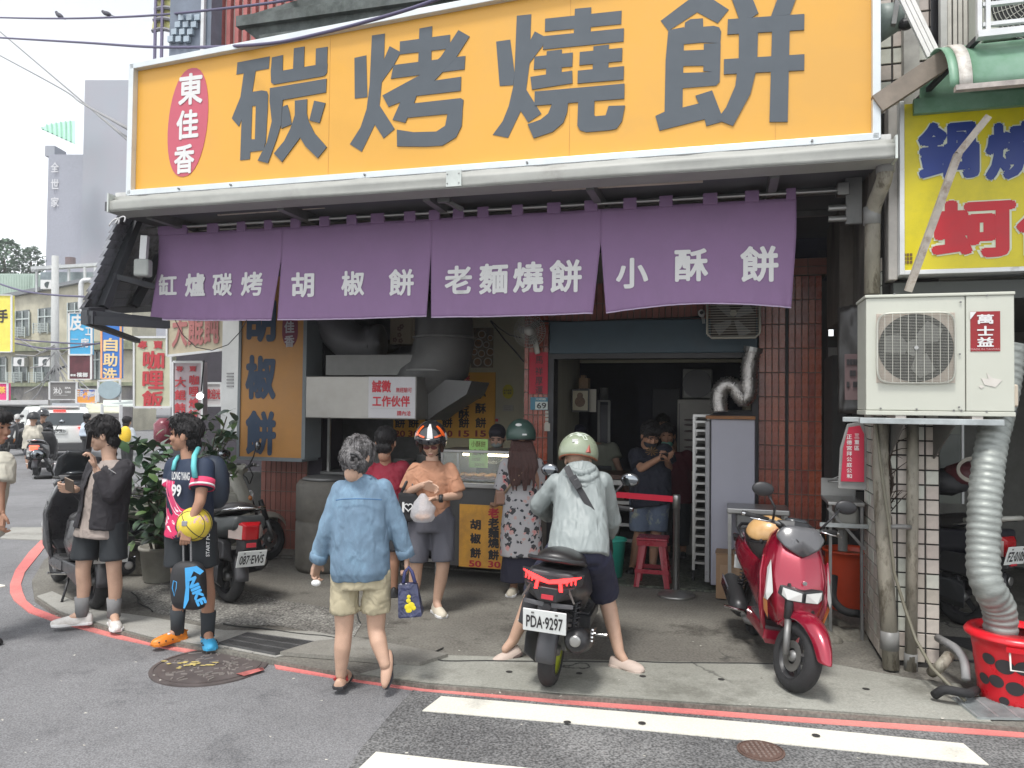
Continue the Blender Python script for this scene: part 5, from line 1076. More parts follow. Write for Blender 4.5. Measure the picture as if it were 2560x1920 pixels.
def scooter(label, loc, yaw, lean=0.0, s=1.0, wy=1.0, steer=0.0, body=None, lower=None, plate=None, pz=.52, tail='band', lit=False, group=None, glove=False, rim=None, seat=None, name='motor_scooter', platerot=0.0, mirrors=True, fmode='sport'):
    t = thing(name, label, 'scooter', loc, yaw, group)
    fr = Matrix.Translation(V(loc)) @ Matrix.Rotation(yaw, 4, 'Z') @ Matrix.Rotation(lean, 4, 'X') @ Matrix.Scale(s, 4) @ Matrix.Scale(wy, 4, (0, 1, 0))
    body = body or BLK; lower = lower or BLK; rim = rim or mat('rim_black', (.04, .04, .042), rough=.4); seat = seat or mat('seat_vinyl', (.022, .02, .02), rough=.35, var=.2, bump=.1, bs=200)
    def O(mb, n, m, par=None, **k): return mb.obj(n, m, par or t, fr, **k)
    R, TW = .225, .055
    def wheel(x, M=None):
        mw = (M or ID) @ Matrix.Translation(V((x, 0, R))) @ Matrix.Rotation(PI/2, 4, 'X')
        prof = [(.142, -.04)]+[(.168+.058*math.sin(PI*i/8), -TW*math.cos(PI*i/8)) for i in range(9)]+[(.142, .04)]
        w = O(MB().lathe(prof, 36, mw, caps=False), 'wheel', RUB, smooth=True)
        mb = MB().lathe([(.145, -.045), (.15, -.03), (.128, -.02), (.128, .02), (.15, .03), (.145, .045)], 30, mw, caps=False); O(mb, 'rim', rim, w, smooth=True)
        for k in range(5):
            q = k*2*PI/5; MB()
            sp = MB().hull([mw @ V((r_*math.cos(q+d), r_*math.sin(q+d), z)) for r_, d in ((.03, -.6), (.03, .6), (.132, -.14+.15), (.132, .14+.15)) for z in (-.012, .014)]); O(sp, 'spoke', rim, w)
        O(MB().lathe([(.001, -.05), (.035, -.05), (.042, -.02), (.042, .02), (.03, .05), (.001, .05)], 16, mw, caps=False), 'hub', DSTEEL, w, smooth=True)
        if x > 0: O(MB().lathe([(.05, .033), (.098, .033), (.098, .037), (.05, .037)], 24, mw, caps=False), 'brake_disc', STEEL, w)
        return w
    wheel(-.62)
    # steering assembly
    ax = V((.50, 0, .6)); SM = Matrix.Translation(ax) @ Matrix.Rotation(steer, 4, V((-.42, 0, 1))) @ Matrix.Translation(-ax)
    wheel(.64, SM)
    for y in (-.07, .07):
        a, b = SM @ V((.64, y*1.1, R)), SM @ V((.50, y, .66))
        O(MB().tube([a, a.lerp(b, .5)], [.02, .022], 10), 'fork_leg', DSTEEL, smooth=True); O(MB().tube([a.lerp(b, .5), b], .028, 10), 'fork_tube', BLK, smooth=True)
    # front fender: long beak
    rings = []
    for i in range(11):
        u = i/10; q = math.radians(150-150*u+(8 if u > .9 else 0)); rr = R+.035+.03*u*u; wd = .075*(1-.55*max(0, u-.55)/.45)
        c = V((.64, 0, R)); rings.append([SM @ (c+V((math.cos(q)*(rr-dz)*(1+.12*u), y*wd, math.sin(q)*(rr-dz)*1.02+.02))) for y, dz in ((-1, .055), (-.75, .0), (0, -.02), (.75, .0), (1, .055))])
    O(MB().loft(rings, caps=False, closed=False), 'front_fender', body, smooth=True, solid=.006, sub=1)
    # nose and leg shield
    prof = [(.36, .50, .36, .11), (.46, .585, .40, .165), (.56, .60, .37, .20), (.70, .575, .335, .215), (.84, .49, .30, .19), (.95, .40, .27, .15), (1.0, .345, .27, .11)] if fmode == 'sport' else [(.36, .44, .36, .14), (.5, .48, .37, .2), (.7, .43, .33, .22), (.85, .36, .29, .18), (.95, .31, .27, .1)]
    rings = [[V((xs-.07, -w_, z)), V((xs, -w_, z)), V(((xs+xc)/2+.035, -w_*.72, z)), V((xc, 0, z)), V(((xs+xc)/2+.035, w_*.72, z)), V((xs, w_, z)), V((xs-.07, w_, z))] for z, xc, xs, w_ in prof]
    O(MB().loft(rings), 'front_fairing', body, bevel=.022, bseg=4, smooth=True)
    if fmode == 'sport':
        O(MB().sym([(.355, .15, .94), (.455, .11, .90), (.505, .0, .83), (.42, .0, 1.03), (.38, .10, 1.045), (.40, .155, .97), (.30, .12, 1.0)]), 'wind_visor', mat('visor_grey', (.10, .10, .105), rough=.22, var=.1, coat=.3), bevel=.02, bseg=3, smooth=True)
        O(MB().sym([(.55, .13, .66), (.545, .14, .60), (.61, .0, .64), (.615, 0, .57), (.585, .10, .57), (.5, .12, .62)]), 'headlight_shell', BLK, bevel=.004)
        for y in (-1, 1): O(MB().hull([V(p) for p in ((.575, y*.118, .65), (.573, y*.12, .60), (.626, y*.012, .635), (.628, y*.012, .58), (.606, y*.09, .578))]), 'headlight', GLS)
        for y in (-1, 1):
            O(MB().hull([V(p) for p in ((.43, y*.175, .80), (.46, y*.185, .70), (.50, y*.20, .58), (.52, y*.19, .54), (.46, y*.20, .54), (.535, y*.165, .60), (.42, y*.19, .74))]), 'running_light', GLS)
            O(MB().hull([V(p) for p in ((.52, y*.19, .535), (.44, y*.2, .54), (.50, y*.17, .42), (.46, y*.16, .40), (.45, y*.19, .46))]), 'turn_signal', ORL)
            O(MB().hull([V(p) for p in ((.33, y*.20, .86), (.37, y*.225, .70), (.42, y*.20, .40), (.30, y*.12, .26), (.24, y*.14, .24), (.27, y*.20, .5), (.29, y*.20, .75))]), 'leg_shield', body, bevel=.012, bseg=3, smooth=True)
    else:
        O(MB().ell((.44, 0, .72), (.03, .07, .06), 16, 10), 'headlight', GLS, smooth=True)
        for y in (-1, 1): O(MB().ell((.38, y*.16, .72), (.03, .035, .03), 12, 8), 'turn_signal', ORL, smooth=True)
    if glove:
        O(MB().box(.12, .29, -.14, .14, .44, .78), 'glove_box', body, bevel=.03, bseg=3); O(MB().box(.108, .122, -.115, .10, .50, .74), 'glove_door', body, bevel=.012)
        O(MB().box(.10, .112, -.02, .0, .70, .745), 'latch', BLK); O(MB().cyl((.26, 0, .76), (.29, 0, .98), .06), 'steering_neck', body, smooth=True)
    # handlebar
    hc = SM @ V((.30, 0, 1.0))
    O(MB().hull([SM @ V(p) for p in ((.38, .06, .99), (.38, -.06, .99), (.24, .12, 1.0), (.24, -.12, 1.0), (.28, .14, 1.045), (.28, -.14, 1.045), (.34, .05, 1.07), (.34, -.05, 1.07), (.22, .05, 1.05), (.22, -.05, 1.05), (.3, .06, .95), (.3, -.06, .95))]), 'handlebar_cover', body if glove else BLK, bevel=.008)
    O(MB().ell(SM @ V((.27, 0, 1.065)), (.05, .075, .02), 16, 8), 'speedometer', mat('dial_glass', (.04, .045, .05), rough=.1, coat=.5), smooth=True)
    for y in (-1, 1):
        O(MB().tube([SM @ V((.29, y*.1, 1.02)), SM @ V((.27, y*.2, 1.03))], .013, 8), 'handlebar', DSTEEL)
        O(MB().tube([SM @ V((.27, y*.19, 1.03)), SM @ V((.215, y*.33, 1.035))], .018, 10), 'grip', RUB, smooth=True)
        O(MB().cyl(SM @ V((.215, y*.33, 1.035)), SM @ V((.208, y*.35, 1.035)), .016), 'bar_end', CHR)
        O(MB().tube([SM @ V((.31, y*.17, 1.03)), SM @ V((.33, y*.24, 1.025)), SM @ V((.29, y*.33, 1.02))], .007, 6), 'brake_lever', CHR, smooth=True)
        if mirrors:
            O(MB().tube([SM @ V((.29, y*.17, 1.04)), SM @ V((.33, y*.20, 1.13)), SM @ V((.31, y*.26, 1.21))], .008, 8), 'mirror_stem', BLK, smooth=True)
            mm = SM @ V((.31, y*.30, 1.235)); mo = O(MB().ell(mm, (.022, .07, .05), 18, 12), 'mirror', BLK, smooth=True)
            O(MB().ell(mm+V((-.014, 0, 0)), (.012, .062, .042), 18, 10), 'mirror_glass', MIR, mo, smooth=True)
    O(MB().tube([SM @ V((.33, .12, 1.03)), SM @ V((.45, .06, .92)), V((.42, .02, .85))], .006, 6), 'brake_cable', WIRE, smooth=True)
    O(MB().tube([SM @ V((.33, -.12, 1.03)), SM @ V((.44, -.05, .94)), V((.42, -.02, .85))], .006, 6), 'brake_cable', WIRE, smooth=True)
    # floor and under body
    O(MB().sym([(.33, .14, .28), (-.1, .15, .28), (.33, .14, .32), (-.1, .15, .34), (.30, .11, .22), (-.12, .12, .22)]), 'floorboard', mat('floor_grey', (.05, .05, .052), rough=.6), bevel=.008)
    for i in range(3): O(MB().box(.02+.07*i, .05+.07*i, -.11, .11, .325, .337), 'tread_rib', RUB)
    O(MB().sym([(.36, .155, .24), (-.15, .165, .25), (.36, .15, .30), (-.15, .165, .33), (.33, .13, .2)]), 'side_skirt', body, bevel=.005)
    # seat post, rear body
    rings = []
    for x, z0, z1, w0, w1 in ((-.02, .34, .66, .10, .11), (-.12, .34, .70, .14, .13), (-.35, .44, .72, .17, .15), (-.62, .54, .74, .18, .155), (-.82, .60, .77, .17, .15), (-.93, .66, .78, .14, .13)):
        zm = (z0+z1)/2; rings.append([V((x, -w0*.75, z0)), V((x, -w0*1.08, zm-.03)), V((x, -w1, z1)), V((x, w1, z1)), V((x, w0*1.08, zm-.03)), V((x, w0*.75, z0))])
    O(MB().loft(rings), 'rear_body', body, bevel=.03, bseg=4, smooth=True)
    rings = []
    for x, z, w_, h_ in ((.04, .68, .085, .045), (-.08, .70, .12, .065), (-.28, .71, .145, .075), (-.45, .755, .155, .085), (-.65, .80, .15, .075), (-.80, .825, .125, .06), (-.87, .83, .08, .03)):
        rings.append([V((x, w_*math.cos(q), z+h_*max(-.5, math.sin(q)))) for q in [2*PI*i/14 for i in range(14)]])
    O(MB().loft(rings), 'seat', seat, smooth=True, sub=1)
    O(MB().tube([V((-.62, -.155, .77)), V((-.80, -.165, .82)), V((-.93, -.12, .845)), V((-.96, 0, .85)), V((-.93, .12, .845)), V((-.80, .165, .82)), V((-.62, .155, .77))], .013, 8), 'grab_rail', BLK if tail != 'old' else CHR, smooth=True)
    # tail light
    if tail == 'band':
        em = mat('brake_light_on', (1, .02, .02), em=3.0) if lit else REDL
        O(MB().sym([(-.86, .19, .765), (-.97, .0, .74), (-.86, .18, .70), (-.965, .09, .73), (-.96, 0, .69), (-.955, .1, .69), (-.8, .18, .74)]), 'tail_shell', BLK, bevel=.004)
        for y in (-1, 1):
            O(MB().hull([V(p) for p in ((-.985, y*.0, .735), (-.985, 0, .715), (-.97, y*.10, .745), (-.97, y*.1, .728), (-.9, y*.175, .762), (-.9, y*.175, .755))]), 'tail_light', em)
            O(MB().hull([V(p) for p in ((-.985, y*.055, .735), (-.985, y*.075, .735), (-.975, y*.065, .675), (-.975, y*.085, .675), (-.96, y*.08, .7))]), 'tail_light', em)
            for k in range(3): O(MB().hull([V((-.965+.016*k, y*(.10+.022*k), .715+.004*k)), V((-.965+.016*k, y*(.108+.022*k), .715)), V((-.967+.016*k, y*(.10+.022*k), .745)), V((-.967+.016*k, y*(.108+.022*k), .748)), V((-.95+.016*k, y*(.10+.022*k), .73))]), 'tail_segment', em)
        O(MB().box(-.99, -.98, -.035, .035, .625, .65), 'reflector', REDT)
        O(MB().sym([(-.93, .15, .70), (-.98, .05, .69), (-.95, .0, .60), (-.9, .12, .62), (-.86, .16, .66), (-.98, .05, .61)]), 'tail_panel', BLK, bevel=.006)
        for y in (-1, 1):
            O(MB().hull([V(p) for p in ((-.955, y*.02, .60), (-.96, y*.02, .57), (-.93, y*.15, .60), (-.93, y*.15, .575), (-.9, y*.08, .58))]), 'tail_fin', mat('fin_grey', (.1, .1, .105), rough=.35), bevel=.003)
            O(MB().hull([V(p) for p in ((-.94, y*.10, .69), (-.95, y*.12, .69), (-.95, y*.15, .61), (-.95, y*.16, .615), (-.93, y*.12, .66))]), 'turn_signal', mat('smoke_lens', (.12, .11, .1), rough=.15, coat=.5))
        O(MB().cyl((-.965, 0, .575), (-.99, 0, .575), .028, n=6), 'key_cap', BLK)
    else:
        em = mat('tail_light_on', (1, .06, .03), em=2.2) if lit else REDL
        O(MB().sym([(-.90, .13, .70), (-.97, .06, .70), (-.97, .06, .58), (-.90, .12, .58), (-.94, .09, .73)]), 'tail_light', em, bevel=.01)
        for y in (-1, 1): O(MB().hull([V(p) for p in ((-.955, y*.075, .70), (-.955, y*.075, .58), (-.86, y*.16, .69), (-.86, y*.155, .59), (-.9, y*.14, .72))]), 'turn_signal', mat('pale_lens', (.4, .33, .3), rough=.15, coat=.6), bevel=.006)
        O(MB().box(-.985, -.97, -.04, .04, .52, .555), 'reflector', REDT)
        O(MB().sym([(-.9, .1, .58), (-.96, .06, .58), (-.97, .05, .50), (-.88, .09, .45)]), 'tail_panel', lower, bevel=.006)
    # plate and its holder, mud flap
    PMx = Matrix.Translation(V((-.995, 0, pz))) @ Matrix.Rotation(math.radians(-14), 4, 'Y') @ Matrix.Rotation(platerot, 4, 'X')
    O(MB().hull([V(p) for p in ((-.93, .06, pz+.12), (-.93, -.06, pz+.12), (-.985, .05, pz-.04), (-.985, -.05, pz-.04), (-.9, 0, pz))]), 'plate_holder', BLK)
    pl_ = O(MB().box(-.006, 0, -.128, .128, -.07, .07, PMx), 'number_plate', PLW, bevel=.003)
    if plate:
        mb = MB(); q = MB(); q.text(plate, (0, 0, 0), w=.215, h=.078, ux=(0, -1, 0), uy=(0, 0, 1), bold=.02); mb.add([PMx @ (v+V((-.0085, 0, -.006))) for v in q.v], q.f)
        O(mb, 'plate_number', BLKT, pl_)
        for y in (-.07, .07): O(MB().box(-.009, -.006, y-.008, y+.008, .045, .055, PMx), 'plate_screw', DSTEEL, pl_)
    O(MB().loft([[V((-.62+math.cos(q)*(R+.03+dx), y, R+math.sin(q)*(R+.03+dx))) for y, dx in ((-.062, -.03), (-.045, .0), (.045, .0), (.062, -.03))] for q in [math.radians(110+i*9) for i in range(9)]], caps=False, closed=False), 'mudguard', mat('flap_grey', (.06, .06, .065), rough=.5), smooth=True, solid=.005)
    # engine, exhaust, shocks, stand
    O(MB().hull([V(p) for p in ((-.1, .10, .22), (-.1, .155, .26), (-.1, .155, .34), (-.68, .09, .14), (-.72, .16, .2), (-.72, .16, .33), (-.6, .17, .37), (-.66, .08, .36), (-.2, .06, .2))]), 'transmission_cover', mat('engine_dark', (.05, .052, .056), rough=.4, metal=.3, var=.2), bevel=.015, bseg=3)
    O(MB().hull([V(p) for p in ((-.55, .09, .40), (-.85, .09, .38), (-.85, .19, .42), (-.5, .19, .42), (-.55, .19, .58), (-.82, .18, .56), (-.8, .09, .56))]), 'air_box', BLK, bevel=.02, bseg=3)
    O(MB().hull([V(p) for p in ((-.2, .02, .16), (-.2, -.09, .16), (-.55, -.08, .2), (-.55, .05, .2), (-.2, .0, .36), (-.5, -.06, .36), (-.2, -.1, .3))]), 'engine_block', DSTEEL, bevel=.01)
    O(MB().tube([V((-.15, -.08, .2)), V((-.28, -.13, .18)), V((-.38, -.15, .22))], .02, 8), 'exhaust_pipe', DSTEEL, smooth=True)
    e = O(MB().tube([V((-.36, -.155, .22)), V((-.42, -.165, .25)), V((-.80, -.17, .36)), V((-.86, -.17, .375))], [.04, .07, .078, .055], 18), 'exhaust', mat('exhaust_black', (.035, .035, .037), rough=.4, metal=.3), smooth=True)
    O(MB().hull([V((-.45+.0*y, -.235, .30+y)) for y in (-.03, .04)]+[V((-.80, -.245, .38+y)) for y in (-.045, .055)]+[V((-.6, -.25, .36))]), 'heat_shield', BLK, e, bevel=.008)
    for k in range(4): O(MB().bar((-.52, -.246, .305+.022*k), (-.74, -.252, .355+.022*k), .012, .01), 'shield_slot', CHR, e)
    O(MB().lathe([(.022, -.002), (.034, 0), (.034, .006), (.022, .008)], 16, Matrix.Translation(V((-.87, -.17, .377))) @ Matrix.Rotation(-PI/2, 4, 'Y')), 'exhaust_tip', STEEL, e, smooth=True)
    for y in (-.12, .12):
        a, b = V((-.66, y, .33)), V((-.58, y, .62)); mb = MB(); pts = []
        for i in range(60): u = i/59; q = u*2*PI*7; p = a.lerp(b, .15+.7*u); pts.append(p+V((.028*math.cos(q), .028*math.sin(q), 0)))
        mb.tube(pts, .006, 5); sh_ = O(mb, 'shock_spring', DSP, smooth=True); O(MB().cyl(a, b, .012), 'damper', BLK, sh_)
    O(MB().tube([V((-.15, .09, .22)), V((-.2, .13, .10)), V((-.26, .17, .0))], .011, 6), 'side_stand', BLK, smooth=True)
    O(MB().cyl((-.3, .15, .25), (-.3, .30, .27), .012), 'foot_peg', CHR); O(MB().cyl((-.3, -.15, .25), (-.3, -.30, .27), .012), 'foot_peg', CHR)
    return t, fr
RAD = math.radians
def heading(dx, dy): return math.atan2(dy, dx)
REDP_ = mat('candy_red', (.30, .008, .03), rough=.2, metal=.35, var=.05, coat=1)
yw = heading(-.10, -1); s_ = .94
fc = G(1985, 1728); base = fc-V((math.cos(yw), math.sin(yw), 0))*.64*s_
red, rfr = scooter('shiny dark red scooter parked nose out in front of the tiled pillars', base, yw, lean=-.11, s=s_, wy=1.08, steer=.30, body=REDP_, plate=None)
for k in range(1):
    MB().lathe([(.001, 0), (.014, 0), (.014, .003), (.001, .004)], 16, Matrix.Translation(V((.607, 0, .70))) @ Matrix.Rotation(PI/2, 4, 'Y'), caps=False).obj('badge', CHR, red, rfr)
yw = heading(.25, 1); s_ = 1.0
rc_ = G(1372, 1712); base = rc_+V((math.cos(yw), math.sin(yw), 0))*.62
pda, pfr = scooter('black scooter with its tail light lit under the hooded rider', base, yw, lean=.09, s=s_, body=mat('matt_black_paint', (.028, .028, .031), rough=.4, coat=.2), plate='PDA·9297', pz=.50, lit=True, rim=mat('rim_lime', (.45, .5, .04), rough=.4), platerot=-.03)
yw = heading(-.94, .94); rc_ = G(570, 1505); base = rc_+V((math.cos(yw), math.sin(yw), 0))*.62
s87, f87 = scooter('old dark grey scooter parked behind the boy in the sports shirt', base, yw, lean=.05, s=1.0, body=mat('faded_charcoal', (.05, .055, .055), rough=.45, var=.2), plate='087·EWS', pz=.43, tail='old')
yw = heading(-.88, .95); rc_ = G(238, 1520); base = rc_+V((math.cos(yw), math.sin(yw), 0))*.62
sN, fN = scooter('black scooter with oval mirror standing behind the boy with the phone', base, yw, lean=.03, s=1.0, body=mat('dusty_black', (.03, .03, .033), rough=.3, var=.2, coat=.3), plate='NPV·0651', pz=.50, tail='old', platerot=.03)
MB().loft([[V((.33+x, w_*y, z)) for y in (-1, -.5, 0, .5, 1)] for x, z, w_ in ((.08, .95, .12), (.03, 1.08, .15), (-.03, 1.2, .14), (-.08, 1.27, .08))], closed=False, caps=False).obj('windscreen', mat('smoked_screen', (.03, .033, .036), rough=.15, coat=.5), sN, fN, smooth=True, solid=.006)
yw = heading(.8, .55); base = V((-3.22, 8.2, 0))
scr, fcr = scooter('dusty cream old scooter parked beside the left tiled pillar', base, yw, lean=.04, s=1.0, steer=.5, body=mat('dirty_cream', (.36, .35, .30), rough=.4, var=.15, col2=(.2, .18, .14), sc2=6, thr=(.55, .7)), plate=None, tail='old', glove=True, fmode='round')
yw = heading(-.55, 1); base = FI @ V((0, 0, 0)); rc_ = V((3.66, 6.3, 0)); base = rc_+V((math.cos(yw), math.sin(yw), 0))*.62
sg, fg_ = scooter('dark motorbike with white tail parked in the garage behind the silver duct', base, yw, lean=.04, s=1.05, body=mat('garage_black', (.02, .02, .028), rough=.35, coat=.3), plate='FZ·0105', pz=.60, tail='old', mirrors=True)
MB().tube([V((-.93, -.12, .86)), V((-1.0, -.06, .87)), V((-1.0, .06, .87)), V((-.93, .12, .86)), V((-.7, .15, .82))], .018, 8).obj('white_rail', mat('rail_white', (.4, .4, .36), rough=.4), sg, fg_, smooth=True)
def helmet_shape(c, R3, r, m, cut=-.35, front=-1):
    mb = MB()
    def f(u, v):
        az = 2*PI*u; pol = v*(PI*.56 if True else 0)
        # open at the face
        k = max(0, math.cos(az))**3; pol = pol*(1-.30*k)
        d = V((math.sin(pol)*math.cos(az)*r[0], math.sin(pol)*math.sin(az)*r[1], math.cos(pol)*r[2]))
        return c+R3 @ d
    mb.grid(f, 32, 14); return mb
hb = W(1920, 1335, 5.32)
hl = thing('spare_helmet', 'pale orange half helmet resting on the red scooter seat', 'helmet', hb)
R3 = Matrix.Rotation(RAD(150), 3, 'Z') @ Matrix.Rotation(.15, 3, 'Y')
helmet_shape(hb, R3, (.145, .125, .12), None).obj('shell', mat('peach_shell', (.62, .38, .16), rough=.35, var=.08, coat=.4, col2=(.5, .28, .1), sc2=9), hl, smooth=True, solid=.012)
MB().tube([hb+R3 @ V((.13*math.cos(a), .115*math.sin(a), -.035-.0*math.cos(a))) for a in [i*PI/8 for i in range(16)]], .01, 6, close=True).obj('edge_trim', BLK, hl, smooth=True)
MB().ell(hb+R3 @ V((0.02, .125, -.03)), (.018, .008, .018), 12, 8).obj('visor_button', BLK, hl)
def car(label, loc, yaw, body, L=4.2, Wd=1.78, H=1.6, plate=None, group='cars in the far street', suv=True, lit=False):
    t = thing('parked_car' if not lit else 'car', label, 'car', loc, yaw, group); fr = Matrix.Translation(V(loc)) @ Matrix.Rotation(yaw, 4, 'Z')
    def O(mb, n, m, par=None, **k): return mb.obj(n, m, par or t, fr, **k)
    hw = Wd/2; b = L/2
    side = [(-b, .38), (-b-.03, .62), (-b+.02, .98), (-b+.28, H-.12), (-b+.55, H), (-b+2.0, H-.01), (-b+2.6, H-.25), (-b+3.15, 1.02), (b-.15, .82), (b, .55), (b-.05, .3), (-b+.1, .26)]
    rings = []
    for y, k in ((-1, .0), (-.93, 1), (.93, 1), (1, 0)):
        rr = []
        for x, z in side:
            tum = max(0, (z-1.0))/.6; yy = y*hw*(1-.14*tum)
            xx = x*(.985 if k == 0 else 1); zz = z if k else .3+(z-.3)*.97
            rr.append(V((xx, yy, zz)))
        rings.append(rr)
    O(MB().loft(rings), 'car_body', body, bevel=.03, bseg=3, smooth=True)
    gl = mat('car_glass', (.03, .04, .045), rough=.05, coat=.6)
    O(MB().hull([V(p) for y in (-1, 1) for p in ((-b+.04, y*hw*.80, 1.02), (-b+.255, y*hw*.74, H-.17), (-b+.10, y*hw*.80, 1.02), (-b+.30, y*hw*.74, H-.17))], Matrix.Translation(V((-.03, 0, 0)))), 'rear_window', gl, bevel=.02)
    for y in (-1, 1):
        O(MB().hull([V((x, y*(hw*(1-.14*max(0, z-1)/.6)+o), z)) for o in (-.02, .006) for x, z in ((-b+.5, 1.04), (-b+.62, H-.14), (-b+2.1, H-.14), (-b+2.95, 1.04))]), 'side_window', gl)
        O(MB().hull([V((-b-.035, y*hw*.98, .98)), V((-b-.045, y*hw*.55, .97)), V((-b-.045, y*hw*.85, .80)), V((-b+.2, y*(hw+.005), .97)), V((-b+.02, y*(hw+.004), .82)), V((-b-.02, y*hw*.6, .90))]), 'tail_light', mat('car_tail_on', (1, .03, .02), em=.8) if lit else REDL)
        for x in (-b+.8, b-.8):
            w = O(MB().lathe([(.2, -.1), (.31, -.1), (.335, -.06), (.335, .06), (.31, .1), (.2, .1)], 24, Matrix.Translation(V((x, y*(hw-.1), .335))) @ Matrix.Rotation(PI/2, 4, 'X')), 'wheel', RUB, smooth=True)
            O(MB().lathe([(.001, -.105), (.19, -.1), (.2, .1), (.001, .105)], 20, Matrix.Translation(V((x, y*(hw-.1), .335))) @ Matrix.Rotation(PI/2, 4, 'X')), 'rim', STEEL, w)
    O(MB().box(-b-.06, -b+.1, -hw*.96, hw*.96, .28, .52), 'rear_bumper', mat('bumper_grey', (.06, .06, .062), rough=.6), bevel=.03)
    O(MB().box(-b-.06, -b+.02, -.18, .18, .78, .92), 'number_plate', PLW, bevel=.004)
    if plate: 
        mb = MB().text(plate, (-b-.064, 0, .85), w=.32, h=.08, ux=(0, -1, 0), bold=.02); O(mb, 'plate_number', BLKT)
    if lit: O(MB().box(-b+.24, -b+.28, -.16, .16, H-.13, H-.09), 'brake_light', MC['car_tail_on'])
    O(MB().box(-b+.3, -b+.5, -hw*.6, hw*.6, H-.02, H+.03), 'spoiler', body, bevel=.01)
    return t
wp = mat('white_car_paint', (.72, .73, .70), rough=.2, coat=.8, var=.02)
q = G(146, 1150); yw = heading(-.60, 1)
car('white hatchback SUV driving away in the street with brake lights on', (q.x+math.cos(yw)*2.1, q.y+math.sin(yw)*2.1, -.03), yw, wp, Wd=1.68, L=3.9, H=1.55, plate='BKP·2620', lit=True)
q = G(75, 1120); car('silver green car ahead of the white SUV at the left', (q.x-1.2, q.y+3, -.03), heading(-.9, 1), mat('silver_car', (.4, .44, .42), rough=.2, coat=.8, var=.03), H=1.5)
q = G(20, 1100); car('small dark grey car at the far left end of the street', (q.x-2, q.y+4, -.03), heading(-.4, 1), mat('dark_car', (.07, .075, .08), rough=.2, coat=.8), H=1.45)
q = G(385, 1165); car('beige grey car parked behind the rubber plant', (q.x+1.2, q.y+1.5, -.03), heading(-.6, 1), mat('beige_car', (.2, .19, .16), rough=.25, coat=.6), H=1.5)
yw = heading(-.35, 1); q = G(92, 1188)
ss, fs_ = scooter('black scooter riding away in the street carrying two people', (q.x+math.cos(yw)*.62, q.y+math.sin(yw)*.62, -.03), yw, body=mat('street_scooter_paint', (.03, .03, .032), rough=.4), plate='MEJ·0653', pz=.55, tail='old', lit=True)
q = G(40, 1135); s2, f2 = scooter('dark scooter coming along the street behind the white shirt man', (q.x, q.y, -.03), heading(.1, -1), body=mat('street_scooter_paint2', (.025, .025, .03), rough=.4))
SKN = {}
def skin(n, c): return mat('skin_'+n, c, rough=.5, var=.1, sc_=14, spec=.4)
SK1 = skin('fair', (.50, .32, .23)); SK2 = skin('tan', (.37, .20, .13)); SK3 = skin('warm', (.44, .26, .18)); SK4 = skin('dim', (.36, .22, .16))
HAIRB = mat('hair_black', (.016, .014, .015), rough=.5, var=.5, sc_=40, bump=.5, bs=120, stretch=(3, 3, .6))
def ball(mb, p, r): mb.ell(p, r, 12, 8)
def limb(mb, pts, rs):
    for i in range(len(pts)-1):
        a, b = V(pts[i]), V(pts[i+1])
        if (b-a).length < 1e-4: continue
        mb.tube([a, b], [rs[i], rs[i+1]], 14)
    for p, r in zip(pts, rs): ball(mb, V(p), r)
def ring(c, rt, fw_, a, b, n=18, p=2.4):
    out = []
    for i in range(n):
        t = 2*PI*i/n; ct, st = math.cos(t), math.sin(t)
        out.append(c+rt*(a*math.copysign(abs(ct)**(2/p), ct))+fw_*(b*math.copysign(abs(st)**(2/p), st)))
    return out
def make_hand(mb, wr, dr, pn, thumb, L=.17, curl=.5):
    """wr wrist, dr direction of the hand, pn palm normal, thumb = side vector towards the thumb"""
    dr = V(dr).normalized(); th = V(thumb); th = (th-dr*th.dot(dr)).normalized(); pn_ = dr.cross(th)
    if pn_.dot(V(pn)) < 0: pn_ = -pn_
    pal = L*.5
    mb.hull([wr+dr*x+th*y+pn_*z for x, y in ((-.01, -.024), (-.01, .024), (pal*.5, -.038), (pal*.5, .036), (pal, -.036), (pal, .034)) for z in (-.011, .012)])
    for k, (off, ln, w_) in enumerate(((.027, .40, .0082), (.009, .45, .0085), (-.010, .42, .0082), (-.028, .33, .0072))):
        p = wr+dr*(pal*.9)+th*off; d = dr.copy(); seg = L*ln/2.4; q = [p]
        for j in range(3):
            a = curl*(.55+.4*j)*(1+.12*k); d2 = (dr*math.cos(a*(j+1)*.62)+pn_*math.sin(a*(j+1)*.62)).normalized(); p = p+d2*seg*(1-.15*j); q.append(p)
        limb(mb, q, [w_*1.08, w_, w_*.92, w_*.8])
    p = wr+dr*(pal*.25)+th*.028; d = (dr*.75+th*.65+pn_*.25*curl).normalized(); q = [p, p+d*L*.17, p+d*L*.17+(dr*.95+th*.15+pn_*.5*curl).normalized()*L*.15]
    limb(mb, q, [.013, .0105, .009])
def bake(mb, vox, sm): 
    o = mb.obj('tmp', SK1, remesh=vox, rsm=sm); me = o.data; vs = [v.co.copy() for v in me.vertices]; fs = [tuple(p.vertices) for p in me.polygons]
    del PM[o]; bpy.data.objects.remove(o); bpy.data.meshes.remove(me); return vs, fs
def frame_from(fwd, up=(0, 0, 1)):
    f = V(fwd).normalized(); u = V(up).normalized(); r = f.cross(u).normalized(); u = r.cross(f); return Matrix((r, f, u)).transposed()   # x right, y forward, z up
